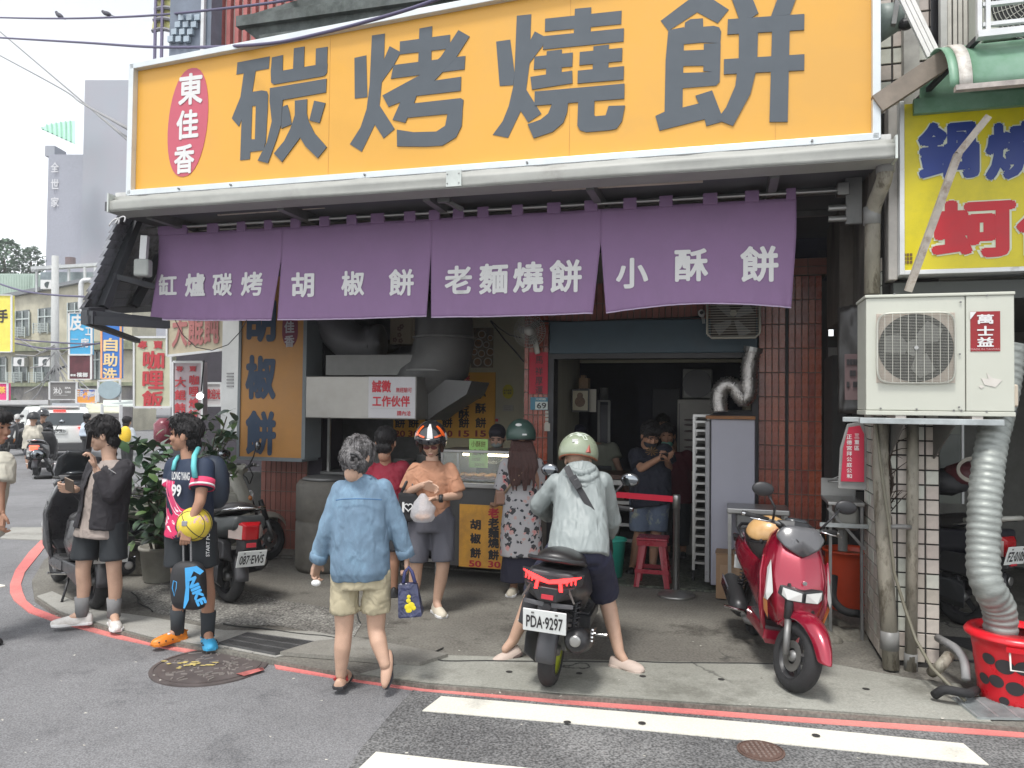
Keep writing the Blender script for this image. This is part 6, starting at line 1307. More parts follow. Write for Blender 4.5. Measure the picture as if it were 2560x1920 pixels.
def person(label, base, J, look, sk=SK3, hs=1.0, front=(0, -1, 0), hands=True, fine=True, build=1.0, hair=None, up=(0, 0, 1), name='person', group=None, legs=True, curl=.5):
    """J: joints in world space"""
    t = thing(name, label, 'person', base, 0, group)
    F_ = V(front).normalized()
    sh = (J['sl']+J['sr'])/2; hp = (J['hl']+J['hr'])/2; rt = (J['sr']-J['sl']).normalized() if (J['sr']-J['sl']).length > .05 else F_.cross(V((0, 0, 1)))
    sw = (J['sr']-J['sl']).length/2; b = build
    sp = (sh-hp).normalized(); fwd = sp.cross(rt).normalized()
    if fwd.dot(F_) < 0: fwd = -fwd
    H = frame_from(look, up); hc = J['head']
    mb = MB()
    # torso
    neck = sh+sp*.05*hs
    rg = [(hp-sp*.08, .13, .10), (hp, .16, .115), (hp.lerp(sh, .35), .135, .10), (hp.lerp(sh, .7), .155, .11), (sh-sp*.03, sw*.98, .085), (sh+sp*.03, sw*.62, .06)]
    mb.loft([ring(c, rt, fwd, x*b, y*b) for c, x, y in rg])
    limb(mb, [neck-sp*.05, hc+H @ V((0, -.02, -.09))*hs], [.056*b, .05*b])
    for s in 'lr':
        limb(mb, [J['s'+s], J['e'+s], J['w'+s]], [.05*b, .038*b, .026*b])
        a, k, h_ = J['a'+s], J['k'+s], J['h'+s]
        if legs: limb(mb, [h_, h_.lerp(k, .5), k, k.lerp(a, .35)+(fwd*-.012), a], [.082*b, .068*b, .054*b, .053*b, .034*b]); limb(mb, [a, a+(J['t'+s]-a)*.6], [.036, .03])
    vs, fs = bake(mb, .0115 if fine else .016, 4)
    body = MB(); body.add(vs, fs)
    # head
    mb = MB(); 
    def h(x, y, z): return hc+H @ V((x, y, z))*hs
    mb.ell(h(0, -.012, .025), (.077*hs, .095*hs, .088*hs), 20, 14, H.to_3x3()); mb.ell(h(0, .012, -.03), (.064*hs, .075*hs, .075*hs), 18, 12, H)
    mb.ell(h(0, .045, -.082), (.036*hs, .032*hs, .026*hs), 14, 10, H); mb.ell(h(0, .0, -.06), (.055*hs, .055*hs, .045*hs), 14, 10, H)
    mb.hull([h(0, .083, .018), h(-.009, .078, .015), h(.009, .078, .015), h(0, .103, -.028), h(-.017, .088, -.034), h(.017, .088, -.034), h(0, .085, -.042)])
    for s in (-1, 1):
        mb.ell(h(s*.078, -.01, -.012), (.01*hs, .02*hs, .031*hs), 10, 8, H); mb.ell(h(s*.028, .070, .024), (.026*hs, .016*hs, .009*hs), 10, 8, H); mb.ell(h(s*.036, .06, -.025), (.026*hs, .022*hs, .024*hs), 10, 8, H)
    mb.ell(h(0, .082, -.056), (.023*hs, .012*hs, .006*hs), 10, 6, H); mb.ell(h(0, .081, -.067), (.019*hs, .012*hs, .006*hs), 10, 6, H)
    limb(mb, [h(0, -.03, -.06), h(0, -.03, -.12)], [.05*hs, .05*hs])
    vs, fs = bake(mb, .0042*hs if fine else .008, 2); body.add(vs, fs)
    if hands:
        for s in 'lr':
            if 'd'+s in J:
                mb = MB(); make_hand(mb, J['w'+s], J['d'+s], J.get('p'+s, fwd), J.get('th'+s, fwd), L=.175*hs, curl=J.get('c'+s, curl)); vs, fs = bake(mb, .0036, 2); body.add(vs, fs)
    bo = body.obj('body', sk, t, smooth=True)
    for s in (-1, 1):
        e = MB().ell(h(s*.029, .0765, .006), (.012*hs, .006*hs, .0055*hs), 10, 6, H).obj('eye', mat('eye_dark', (.03, .02, .018), rough=.2), t, smooth=True)
        MB().ell(h(s*.031, .083, .03), (.021*hs, .007*hs, .004*hs), 8, 6, H).obj('eyebrow', HAIRB, t, smooth=True)
    MB().ell(h(0, .0885, -.0615), (.021*hs, .008*hs, .0055*hs), 10, 6, H).obj('lips', mat('lip', (.33, .13, .11), rough=.5), t, smooth=True)
    return dict(t=t, sh=sh, hp=hp, rt=rt, fwd=fwd, sp=sp, sw=sw, H=H, h=h, hs=hs, J=J, b=b)
def cloth(P, name, rings_, sleeves=(), m=None, vox=.012, amp=.006, sc_=11, st=(1, 1, .45), seed=0, sm=4, extra=None, par=None):
    mb = MB()
    if rings_: mb.loft([ring(c, P['rt'], P['fwd'], a, b, 24, 2.5) for c, a, b in rings_])
    for pts, rs in sleeves: 
        for i in range(len(pts)-1): mb.tube([pts[i], pts[i+1]], [rs[i], rs[i+1]], 16)
        for i in range(len(pts)-1): ball(mb, pts[i], rs[i]*.98)
    if extra: extra(mb)
    return mb.obj(name, m, par or P['t'], remesh=vox, rsm=sm, smooth=True, disp=wrinkle(amp, sc_, st, seed))
def top_rings(P, hem, aw=1.0, ad=1.0, hemw=1.15, neckw=.07):
    hp, sh, sp, sw = P['hp'], P['sh'], P['sp'], P['sw']; b = P['b']
    return [(hem, .165*b*aw*hemw, .125*b*ad*hemw), (hem.lerp(sh, .3), .162*b*aw*(hemw*.5+.5), .125*b*ad), (hem.lerp(sh, .65), .165*b*aw, .13*b*ad), (sh-sp*.06, sw*1.0+.015, .105*b*ad), (sh+sp*.012, sw*.86, .075*b), (sh+sp*.045, neckw*1.15*b, .062*b), (sh+sp*.06, neckw*b, .057*b)]
def sleeve(P, s, f=.6, r0=.060, r1=.07, full=None):
    J = P['J']; a, e, w_ = J['s'+s], J['e'+s], J['w'+s]; b = P['b']
    if full is None: return ([a, a.lerp(e, f)], [r0*b, r1*b])
    return ([a, e, e.lerp(w_, full)], [r0*b, r1*b, full*.0+.042*b])
def shorts(P, m, hemk=.7, r=.095, flare=1.1, waist=None, name='shorts', amp=.004, seed=3, ww=1.0):
    J = P['J']; hp = P['hp']; b = P['b']
    def ex(mb):
        for s in 'lr':
            k = J['k'+s]; h_ = J['h'+s]; e = h_.lerp(k, hemk)
            mb.tube([h_+P['sp']*.02, h_.lerp(e, .5), e], [r*b, r*b*.98, r*b*flare*.95], 20)
    return cloth(P, name, [(hp-P['sp']*.09, .165*b*ww, .115*b), (hp, .175*b*ww, .125*b*ww), (waist or hp+P['sp']*.12, .155*b*ww, .115*b*ww)], m=m, extra=ex, amp=amp, seed=seed)
def hair_cap(P, m=HAIRB, k=1.0, low=-.05, fringe=.03, amp=.014, seed=0, extra=None, sc_=16, name='hair'):
    h, hs, H = P['h'], P['hs'], P['H']; mb = MB()
    mb.ell(h(0, -.022, .042), (.088*hs*k, .102*hs*k, .092*hs*k), 20, 14, H); mb.ell(h(0, -.058, low), (.066*hs*k, .045*hs, .055*hs), 16, 10, H); mb.ell(h(0, .045, .07+fringe*.2), (.072*hs*k, .05*hs, .045*hs), 16, 10, H)
    if extra: extra(mb, h)
    if k != 1.15 and amp > .0025:
        o = mb.obj(name, m, P['t'], remesh=.006*hs, rsm=2, smooth=True, disp=wrinkle(amp*.6, sc_*1.7, (1, 1, .45), seed)); mb = MB(); rn = random.Random(seed); vs = [v for v in o.data.vertices]; Mp = PM[P['t']]
        for i in range(600):
            v = rn.choice(vs); p_ = Mp @ v.co; n_ = v.normal.copy(); d = V((rn.gauss(0, .35), rn.gauss(0, .35), -1)); d = (d-n_*d.dot(n_)).normalized(); L_ = (.026+.45*amp)*rn.uniform(.6, 1.3)
            mb.tube([p_, p_+(d*.6+n_*.12)*L_, p_+(d*1.1+n_*.0)*L_], [.005, .0035, .0006], 3, caps=False)
        mb.obj('hair_strands', m, P['t'], smooth=True, kind='stuff'); return o
    return mb.obj(name, m, P['t'], remesh=.006*hs, rsm=2, smooth=True, disp=wrinkle(amp*.6, sc_*1.7, (1, 1, .45), seed))
def shoe(P, s, m, sole=None, L=.27, name='shoe', hgt=.085, wd=.048, tilt=0, trim=None):
    a, tt = P['J']['a'+s], P['J']['t'+s]; g = V((a.x, a.y, 0)); d = V((tt.x-a.x, tt.y-a.y, 0)).normalized(); r_ = V((d.y, -d.x, 0)); z0 = P['J'].get('z'+s, max(0, tt.z-.03))
    T = Matrix.Translation(V((a.x, a.y, z0))) @ Matrix((d, -r_, V((0, 0, 1)))).transposed().to_4x4() @ Matrix.Rotation(tilt, 4, 'Y')
    mb = MB(); rings = []
    for x, w_, h_ in ((-.07, .02, .05), (-.062, .034, hgt), (-.02, .038, hgt*1.0), (.04, .041, hgt*.92), (.09, wd, .062), (.14, wd, .05), (.175, .036, .04), (.195, .012, .025)):
        rings.append([T @ V((x*L/.27, w_*math.cos(q), .012+max(0, math.sin(q))*h_*(1 if math.sin(q) > 0 else 0))) for q in [2*PI*i/12 for i in range(12)]])
    o = mb.loft(rings).obj(name, m, P['t'], smooth=True, sub=1)
    pr = [(-.07, .03), (-.045, .042), (.05, .036), (.1, .05), (.15, .05), (.185, .03)]
    pl = [(x*L/.27, y) for x, y in pr]+[(x*L/.27, -y) for x, y in pr[::-1]]
    MB().prism(pl, lambda p, k: T @ V((p[0], p[1], .022*k))).obj('sole', sole or WHT, o, bevel=.005)
    return o, T
def band_(P, a, b, r, m, name, w_=.02):
    a, b = V(a), V(b); d = (b-a).normalized(); return MB().tube([a, a+d*w_], r, 14, caps=False).obj(name, m, P['t'], smooth=True, solid=.006)
def mask(P, m, low=0, name='face_mask'):
    h = P['h']; H = P['H']; hs = P['hs']; mb = MB()
    mb.ell(h(0, .035, -.048-low), (.062*hs, .068*hs, .042*hs), 16, 10, H); mb.obj(name, m, P['t'], smooth=True)
def helmet(P, m, r=(.135, .15, .135), c=(0, -.012, .035), trim=None, name='helmet', back=.62, face=.36):
    h, H, hs = P['h'], P['H'], P['hs']; cc = h(*c); mb = MB()
    def f(u, v):
        az = 2*PI*u; k = max(0, math.cos(az))**2; pol = v*PI*(back-(back-face)*min(1, k*1.5))
        return cc+H @ V((math.sin(pol)*math.sin(az)*r[0], math.sin(pol)*math.cos(az)*r[1], math.cos(pol)*r[2]))
    o = mb.grid(f, 40, 16).obj(name, m, P['t'], smooth=True, solid=.014)
    if trim:
        MB().tube([f(i/32, 1.0) for i in range(32)], .009, 6, close=True).obj('edge_trim', trim, o, smooth=True)
    return o, cc
def PX(D, **k):            # joints from photo pixels at depth D (+offset)
    out = {}
    for n, v in k.items():
        out[n] = W(v[0], v[1], D+(v[2] if len(v) > 2 else 0))
    return out
L_ = V
D = 6.0
J = PX(D, head=(256, 1088), sl=(312, 1172, -.08), sr=(242, 1165, .10), el=(275, 1238, -.20), wl=(240, 1172, -.22), er=(213, 1240, .08), wr=(188, 1222, -.08), hl=(283, 1310, -.03), hr=(222, 1310, .05), kl=(285, 1425, -.04), kr=(207, 1425, 0), al=(285, 1525, 0), ar=(205, 1525, .02), tl=(293, 1560, -.14), tr=(160, 1552, -.02))
J['al'].z = J['ar'].z = .085; J['tl'].z = J['tr'].z = .03
J.update(dl=V((-.25, -.1, 1)), pl=V((-1, 0, 0)), thl=V((.3, -1, 0)), dr=V((-1, -.3, .1)), pr=V((0, -.3, 1)), thr=V((0, -.3, 1)), cl=.7, cr=.9)
P = person('boy with black hair in an open black jacket holding a phone to his face', V(((J['al'].x+J['ar'].x)/2, D, 0)), J, (-1, -.38, -.18), SK1, hs=1.06, front=(-.75, -.6, 0))
hair_cap(P, amp=.02, seed=4, extra=lambda mb, h: (mb.ell(h(.0, .06, .045), (.08*1.1, .035, .035), 14, 8, P['H']), mb.ell(h(0, -.02, .09), (.08, .09, .06), 14, 8, P['H'])))
hemp = P['hp']-P['sp']*.10
TAUPE = mat('taupe_shirt', (.32, .27, .24), rough=.85, var=.05, bump=.6, bs=12)
cloth(P, 'tee_shirt', top_rings(P, hemp, 1.02, 1.0, 1.22), m=TAUPE, amp=.005, seed=1)
JB = mat('black_jacket', (.024, .022, .026), rough=.85, var=.15, bump=.7, bs=11)
jr = top_rings(P, P['hp']-P['sp']*.03, 1.16, 1.16, 1.12)
o = cloth(P, 'jacket', jr[:-1], sleeves=[([J['sl'], J['el'], J['wl'].lerp(J['el'], .12)], [.078, .066, .045]), ([J['sr'], J['er'], J['wr'].lerp(J['er'], .15)], [.078, .062, .042])], m=JB, amp=.005, sc_=10, seed=5)
bm = bmesh.new(); bm.from_mesh(o.data); Mi = PM[P['t']]; cen = P['hp']
dl = [v for v in bm.verts if (lambda w: abs((w-P['hp']).dot(P['rt'])+.02) < .055-.02*((w-P['hp']).dot(P['sp'])-.1) and (w-P['hp']).dot(P['fwd']) > .07 and (w-P['hp']).dot(P['sp']) < .52 and (w-J['el']).length > .13 and (w-J['wl']).length > .12)(Mi @ v.co)]
bmesh.ops.delete(bm, geom=dl, context='VERTS'); bm.to_mesh(o.data); bm.free()
q = o.modifiers.new('t', 'SOLIDIFY'); q.thickness = .006
MB().tube([P['sh']+P['sp']*.03+P['rt']*.075*math.cos(a)+P['fwd']*(.06*math.sin(a)-.02)+P['sp']*.02*math.sin(-a) for a in [PI*.95+i*PI*1.1/10 for i in range(11)]], [.02]*11, 8).obj('collar', JB, P['t'], smooth=True)
BS = mat('black_shorts', (.018, .022, .026), rough=.7, var=.1)
shorts(P, BS, hemk=.78, r=.098, flare=1.08)
for s in 'lr':
    a = J['a'+s]; MB().tube([a+V((0, 0, -.02)), a+V((0, 0, .06)), a+V((0, 0, .13))], [.047, .05, .056], 14).obj('sock', mat('grey_sock', (.2, .2, .2), rough=.9, bump=.2, bs=150), P['t'], smooth=True)
    shoe(P, s, mat('white_shoe', (.62, .6, .57), rough=.6, var=.1, col2=(.45, .42, .38), sc2=20), L=.30)
MB().box(-.004, .004, -.032, .032, -.066, .066, Matrix.Translation(W(222, 1100, D-.28)) @ Matrix.Rotation(.12, 4, 'Y')).obj('tmp', BLK)
bpy.data.objects['tmp'].name = 'mobile_phone'; setp(bpy.data.objects['mobile_phone'], 'dark phone held upright in front of the boy with the jacket', 'phone')
ph = MB().box(-.036, .036, -.004, .004, -.072, .072, Matrix.Translation(W(174, 1213, D-.16)) @ Matrix.Rotation(.4, 4, 'Y') @ Matrix.Rotation(.7, 4, 'X')).obj('mobile_phone', mat('phone_brown', (.18, .13, .09), rough=.3), label='brown phone held low in the other hand of the jacket boy', cat='phone')
MB().bar(W(272, 1172, D-.215), W(293, 1186, D-.17), .012, .004).obj('sleeve_stripe', WHT, P['t'])
D = 5.58
J = PX(D, head=(462, 1088), sl=(512, 1168, -.12), sr=(438, 1165, .10), el=(500, 1255, -.22), wl=(470, 1318, -.25), er=(428, 1250, .12), wr=(440, 1310, -.05), hl=(505, 1315, -.04), hr=(447, 1315, .05), kl=(514, 1440, -.02), kr=(447, 1440, .03), al=(520, 1560, 0), ar=(444, 1555, .06), tl=(527, 1600, -.13), tr=(418, 1580, .0))
J['al'].z = J['ar'].z = .08; J['tl'].z = J['tr'].z = .03
J.update(dl=V((-.15, -.1, -1)), pl=V((.3, .8, 0)), thl=V((-1, -.3, 0)), cl=.9, dr=V((.5, -.3, -.6)), pr=V((0, 0, 1)), thr=V((0, -1, 0)))
P = person('boy in a pink and navy sports shirt holding a yellow ball and a drawstring bag', V((J['al'].x-.1, D, 0)), J, (-1, -.12, .02), SK2, hs=1.06, front=(-.7, -.6, 0))
hair_cap(P, amp=.018, seed=9, extra=lambda mb, h: (mb.ell(h(0, .05, .10), (.07, .05, .035), 14, 8, P['H']), mb.ell(h(0, .015, .105), (.08, .08, .045), 14, 8, P['H'])))
m, n, b_ = node_mat('sports_shirt'); L = n.links.new; N = n.nodes.new
g = N('ShaderNodeTexCoord'); mp = N('ShaderNodeMapping'); mp.inputs['Rotation'].default_value = (0, .75, 0); L(g.outputs['Object'], mp.inputs[0])
w1 = N('ShaderNodeTexNoise'); w1.inputs['Scale'].default_value = 3.0; w1.inputs['Detail'].default_value = 3; w1.inputs['Distortion'].default_value = 1.2; L(mp.outputs[0], w1.inputs[0])
cr = N('ShaderNodeValToRGB'); cr.color_ramp.interpolation = 'CONSTANT'; e_ = cr.color_ramp.elements
e_[0].position = 0; e_[0].color = (.012, .02, .045, 1); e_[1].position = .52; e_[1].color = (.62, .03, .12, 1)
x_ = e_.new(.60); x_.color = (.75, .72, .74, 1); x_ = e_.new(.625); x_.color = (.62, .05, .15, 1); x_ = e_.new(.68); x_.color = (.012, .02, .045, 1)
L(w1.outputs[0], cr.inputs[0])
sp_ = N('ShaderNodeSeparateXYZ'); L(g.outputs['Object'], sp_.inputs[0]); mr_ = N('ShaderNodeMapRange'); mr_.inputs[1].default_value = 1.17; mr_.inputs[2].default_value = 1.18; L(sp_.outputs[2], mr_.inputs[0])
mx = N('ShaderNodeMix'); mx.data_type = 'RGBA'; L(mr_.outputs[0], mx.inputs[0]); L(cr.outputs[0], mx.inputs[6]); mx.inputs[7].default_value = (.014, .026, .055, 1); L(mx.outputs[2], b_.inputs['Base Color']); b_.inputs['Roughness'].default_value = .75
shirt = cloth(P, 'sports_shirt', top_rings(P, P['hp']-P['sp']*.07, 1.08, 1.05, 1.15), m=m, sleeves=[sleeve(P, 'l', .62, .072, .080), sleeve(P, 'r', .6, .072, .078)], amp=.005, seed=12)
pk = mat('pink_band', (.66, .05, .13), rough=.75, var=.2, sc_=20)
a_ = J['sl'].lerp(J['el'], .36); b2 = J['sl'].lerp(J['el'], .62)
MB().tube([a_, b2], [.0805, .084], 18, caps=False).obj('sleeve_band', pk, P['t'], smooth=True, solid=.004); MB().tube([a_.lerp(b2, .62), a_.lerp(b2, .82)], [.084, .0855], 18, caps=False).obj('sleeve_stripe', WHT, P['t'], smooth=True, solid=.004)
shorts(P, BS, hemk=.80, r=.10, flare=1.08)
def chest_text(P, body, x, y, D, wpx, hpx, name='lettering', m=WHT, k=1, curve=0, bold=.03, tilt=0, ux=(1, 0, 0), uy=(0, 0, 1)):
    c = W(x, y, D); return MB().text(body, c, w=wpx*D/1921, h=hpx*D/1921, bold=bold, ux=ux, uy=uy, rot=tilt).obj(name, m, P['t'])
chest_text(P, 'LONG YANG', 452, 1190, D-.185, 52, 20, ux=(1, -.28, 0)); chest_text(P, '99', 441, 1226, D-.17, 30, 30, ux=(1, -.35, 0), bold=.035)
chest_text(P, 'START POVE', 520, 1355, D-.165, 72, 9, ux=(0, 0, 1), uy=(-1, 0, 0), bold=.01)
for s, mm_, nm in (('l', mat('blue_clog', (.05, .36, .62), rough=.5), 'blue'), ('r', mat('orange_clog', (.72, .22, .02), rough=.5), 'orange')):
    a = J['a'+s]; MB().tube([a+V((0, 0, -.03)), a+V((0, 0, .06)), a+V((0, 0, .15))], [.045, .049, .055], 14).obj('sock', mat('dark_sock', (.03, .035, .04), rough=.9), P['t'], smooth=True)
    o, T = shoe(P, s, mm_, sole=mm_, name='clog', L=.27, hgt=.07, wd=.055); o['label'] = nm+' clog with charms'
    for k in range(5): MB().ell(T @ V((.06+.025*k, .05*(-1)**k, .035)), (.007, .007, .006), 6, 5).obj('hole', BLKT, o)
    for k in range(3): MB().ell(T @ V((.07+.03*k, .012*(-1)**k, .068-.008*k)), (.012, .012, .007), 8, 6).obj('charm', (WHT, BLKT, REDT)[k], o)
    MB().tube([T @ V((-.0, -.045, .05)), T @ V((-.075, 0, .06)), T @ V((-.0, .045, .05))], .007, 6).obj('strap', mm_, o)
band_(P, J['wl']+V((.0, 0, .02)), J['wl']+V((.01, 0, .06)), .032, BLK, 'watch_strap', .022); MB().box(-.02, .02, -.006, .006, -.018, .018, Matrix.Translation(J['wl']+V((-.01, -.034, .03)))).obj('watch', mat('watch_face', (.3, .3, .32), rough=.15), P['t'], bevel=.005)
bp = thing('backpack', 'dark blue backpack with turquoise edges on the sports shirt boy', 'bag', W(535, 1200, D+.05)); TQ = mat('turquoise_strap', (.12, .5, .52), rough=.6); cbp = W(532, 1205, D+.10)
def bpk(u, v): return 0
MB().loft([ring(cbp+V((x, 0, z)), V((.8, .6, 0)), V((-.6, .8, 0)), a, b_) for x, z, a, b_ in ((0, -.20, .05, .09), (.01, -.15, .10, .14), (.01, 0, .11, .15), (0, .14, .09, .13), (-.01, .2, .05, .08))]).obj('pack_body', mat('pack_navy', (.02, .03, .05), rough=.6, var=.3), bp, smooth=True, sub=1)
st_ = [W(496, 1122, D-.06), W(486, 1140, D-.19), W(484, 1165, D-.245), W(488, 1195, D-.25)]
MB().tube(st_, .019, 8).obj('shoulder_strap', TQ, bp, smooth=True)
MB().tube([W(447, 1140, D+.0), W(437, 1155, D-.06), W(433, 1175, D-.09)], .015, 8).obj('shoulder_strap', TQ, bp, smooth=True)
MB().tube([W(525, 1150, D+.0), W(545, 1185, D+.02), W(556, 1212, D+.05), W(545, 1235, D+.08)], .012, 6).obj('piping', TQ, bp, smooth=True)
bc = W(486, 1310, D-.17)
bl = thing('volleyball', 'yellow basketball with purple patches under the arm of the sports shirt boy', 'ball', bc)
MB().ell(bc, .118, 32, 20).obj('ball_skin', mat('ball_yellow', (.72, .55, .06), rough=.45, var=.1, col2=(.5, .25, .5), sc2=9, thr=(.56, .62)), bl, smooth=True)
for ax_ in ('X', 'Y'):
    R_ = Matrix.Rotation(.6, 3, 'Y') @ Matrix.Rotation(PI/2 if ax_ == 'X' else .3, 3, ax_)
    MB().tube([bc+R_ @ V((.1185*math.cos(a), .1185*math.sin(a), 0)) for a in [i*PI/20 for i in range(40)]], .0028, 5, close=True).obj('seam', BLKT, bl, smooth=True)
for s in (-1, 1): MB().tube([bc+Matrix.Rotation(.6, 3, 'Y') @ V((.1185*math.sqrt(max(0, 1-(.55)**2))*math.cos(a), .1185*s*.55+.0, .1185*math.sqrt(1-.55**2)*math.sin(a))) for a in [i*PI/16 for i in range(32)]], .0028, 5, close=True).obj('seam', BLKT, bl, smooth=True)
nb2 = thing('drawstring_bag', 'black sports bag with big blue lettering hanging at the boy\'s knee', 'bag', W(470, 1400, D-.22))
def bagring(y, hw_, d): c = W(471+(3 if y > 1480 else 0), y, D-.22); return ring(c, V((1, -.15, 0)), V((.15, 1, 0)), hw_*D/1921, d, 20, 3)
MB().loft([bagring(1402, 14, .02), bagring(1408, 34, .05), bagring(1430, 42, .07), bagring(1480, 42, .075), bagring(1512, 40, .07), bagring(1524, 33, .03)]).obj('bag_body', mat('bag_black', (.02, .02, .022), rough=.6, var=.2), nb2, smooth=True, sub=1)
for x in (459, 478): MB().cyl(W(x, 1404, D-.22), W(x-1, 1352, D-.24), .006, n=6).obj('cord', mat('speckled_cord', (.3, .3, .3), var=.9, sc_=300), nb2)
BL = mat('bag_blue', (.06, .36, .72), rough=.5)
mb = MB(); DD = D-.305
mb.prism([(x, y) for x, y in ((462, 1420), (492, 1415), (510, 1428), (500, 1437), (484, 1428), (474, 1450), (472, 1500), (462, 1521), (458, 1521), (464, 1470))], lambda p, s: W(p[0], p[1], DD-.003*s)); mb.obj('swoosh', BL, nb2)
MB().text('NIKE', W(492, 1478, DD-.003), w=.20, h=.07, bold=.06, ux=(.45, 0, -1), uy=(1, 0, .45)).obj('lettering', BL, nb2)
mb = MB(); mb.tube([W(434, 1452, DD+.03), W(431, 1470, DD+.03), W(436, 1490, DD+.03), W(441, 1470, DD+.025), W(442, 1455, DD+.025)], .004, 5, close=True); mb.obj('small_logo', BL, nb2)
D = 4.78
J = PX(D, head=(897, 1142), sl=(853, 1224), sr=(958, 1220), el=(818, 1325, -.03), er=(993, 1315, .02), wl=(794, 1402, .02), wr=(1016, 1392, .04), hl=(862, 1430), hr=(942, 1430), kl=(860, 1580, 0), kr=(940, 1575, .02), al=(852, 1690, 0), ar=(962, 1668, -.06), tl=(864, 1722, .14), tr=(968, 1700, .03))
J['al'].z = .075; J['tl'].z = .025; J['ar'].z = .16; J['tr'].z = .05
J.update(dl=V((-.2, .1, -1)), pl=V((1, .4, 0)), thl=V((.5, 1, 0)), cl=.8, dr=V((.1, 0, -1)), pr=V((-1, .2, 0)), thr=V((0, 1, 0)), cr=1.1)
P = person('older woman with grey hair in a bun and blue denim shirt, walking away', V((J['al'].x+.05, D, 0)), J, (.5, 1, -.35), SK1, hs=.98, front=(.1, 1, 0), build=1.0)
GH = mat('hair_grey', (.26, .25, .25), rough=.5, var=.6, sc_=30, bump=1, bs=60, stretch=(3, 3, .5), col2=(.05, .045, .045), sc2=7, thr=(.45, .6))
def bun(mb, h): 
    mb.ell(h(.0, -.10, -.02), (.06, .05, .06), 14, 10, P['H']); mb.ell(h(0, -.02, -.05), (.085, .07, .07), 14, 10, P['H']); mb.ell(h(0, .03, 0.02), (.088, .07, .08), 14, 10, P['H'])
hair_cap(P, GH, k=1.03, amp=.005, extra=bun)
hc = W(884, 1150, D-.135); hb2 = MB()
for k in range(3): hb2.tube([hc+V(((.045-.012*k)*math.cos(a+k), -.012*k, (.042-.012*k)*math.sin(a+k))) for a in [i*PI/8 for i in range(14)]], [.016-.003*k]*14, 8)
hb2.obj('hair_bun', GH, P['t'], smooth=True); MB().tube([hc+V((.04*math.cos(a), -.03, .035*math.sin(a)+.005)) for a in [i*PI/8 for i in range(6)]], .006, 6).obj('hair_clip', BLK, P['t'], smooth=True)
DEN = mat('denim', (.14, .215, .295), rough=.9, var=.16, sc_=9, bump=.6, bs=13, stretch=(1, 1, .6), col2=(.2, .32, .43), sc2=7, thr=(.5, .7))
hemc = W(900, 1420, D)
rgs = [(W(900, 1446, D), .172, .12), (W(900, 1425, D), .183, .14), (W(900, 1340, D), .178, .14), (W(903, 1270, D), .165, .125), (W(905, 1228, D), .15, .10), (W(905, 1209, D), .115, .085), (W(900, 1190, D), .066, .068)]
cloth(P, 'denim_shirt', rgs, sleeves=[([J['sl'], J['el'], J['wl'].lerp(J['el'], .05)], [.060, .060, .052]), ([J['sr'], J['er'], J['wr'].lerp(J['er'], .05)], [.060, .060, .052])], m=DEN, amp=.007, sc_=9, seed=21, vox=.009, sm=3)
for s, x in (('l', -1), ('r', 1)):
    w_ = J['w'+s]; e = J['e'+s]; d = (e-w_).normalized(); MB().tube([w_+d*.0, w_+d*.035, w_+d*.06], [.054, .058, .054], 16).obj('rolled_cuff', DEN, P['t'], smooth=True, disp=wrinkle(.006, 12))
MB().tube([W(x, y, D-.0)+P['fwd']*-(.04) for x, y in ((868, 1196), (880, 1190), (900, 1187), (920, 1191), (930, 1198))], .017, 8).obj('collar', DEN, P['t'], smooth=True)
seam = mat('denim_seam', (.07, .16, .30), rough=.9)
MB().tube([W(x, y, D)+V((0, -.137 if abs(x-905) < 45 else -.108, 0)) for x, y in ((850, 1245), (870, 1241), (905, 1240), (940, 1241), (962, 1244))], .0035, 5).obj('yoke_seam', seam, P['t'])
CRE = mat('cream_shorts', (.42, .37, .25), rough=.85, var=.08, bump=.7, bs=12)
J2 = P['J']
shorts(P, CRE, hemk=.68, r=.087, flare=1.06, amp=.008, waist=W(900, 1415, D), ww=.86)
o, T = shoe(P, 'l', SK1, name='flip_flop', sole=BLKT, L=.25, hgt=.05); MB().tube([T @ V((.0, .04, .04)), T @ V((.08, .01, .058)), T @ V((.12, 0, .03)), T @ V((.08, -.015, .058)), T @ V((.0, -.04, .04))], .008, 6).obj('strap', mat('strap_red', (.35, .03, .03)), o)
a = J['ar']; M_ = Matrix.Translation(a+V((.01, .0, -.05))) @ Matrix.Rotation(-.1, 4, 'Z') @ Matrix.Rotation(RAD(62), 4, 'X')
MB().prism([(.035*math.cos(q)*(1.1 if math.sin(q) < 0 else .85), .115*math.sin(q)) for q in [i*PI/10 for i in range(20)]], lambda p, s: M_ @ V((p[0], p[1]+.02, -.03-.018*s))).obj('flip_flop', mat('sole_dark', (.05, .05, .06), rough=.8), P['t'], bevel=.004)
mb = MB(); mb.ell(M_ @ V((0, .02, 0)), (.036, .115, .03), 16, 10, M_.to_3x3()); mb.obj('foot', SK1, P['t'], smooth=True)
band_(P, J['wl']+V((0, 0, -.01)), J['wl']+V((0, 0, .02)), .031, mat('bracelet_brown', (.1, .05, .03)), 'bracelet', .01)
MB().ell(J['wl']+V((-.0, -.03, -.13)), (.03, .02, .02), 10, 8).obj('tissue', WHT, label='crumpled white tissue in the left hand of the denim woman', cat='tissue')
sb = thing('shopping_bag', 'dark blue shiny tote bag with a yellow print in the denim woman\'s hand', 'bag', W(1026, 1540, D-.05))
NB = mat('bag_navy', (.035, .04, .09), rough=.3, var=.4, sc_=14, bump=.5, bs=20, col2=(.15, .15, .22), sc2=9, thr=(.6, .7))
cs = [W(x, y, D-.02) for x, y in ((996, 1458), (1043, 1456), (1058, 1536), (999, 1541))]
mb = MB(); mb.hull([c+V((0, d, 0)) for c, dd in zip(cs, (.02, .02, .06, .06)) for d in (-dd, dd)])
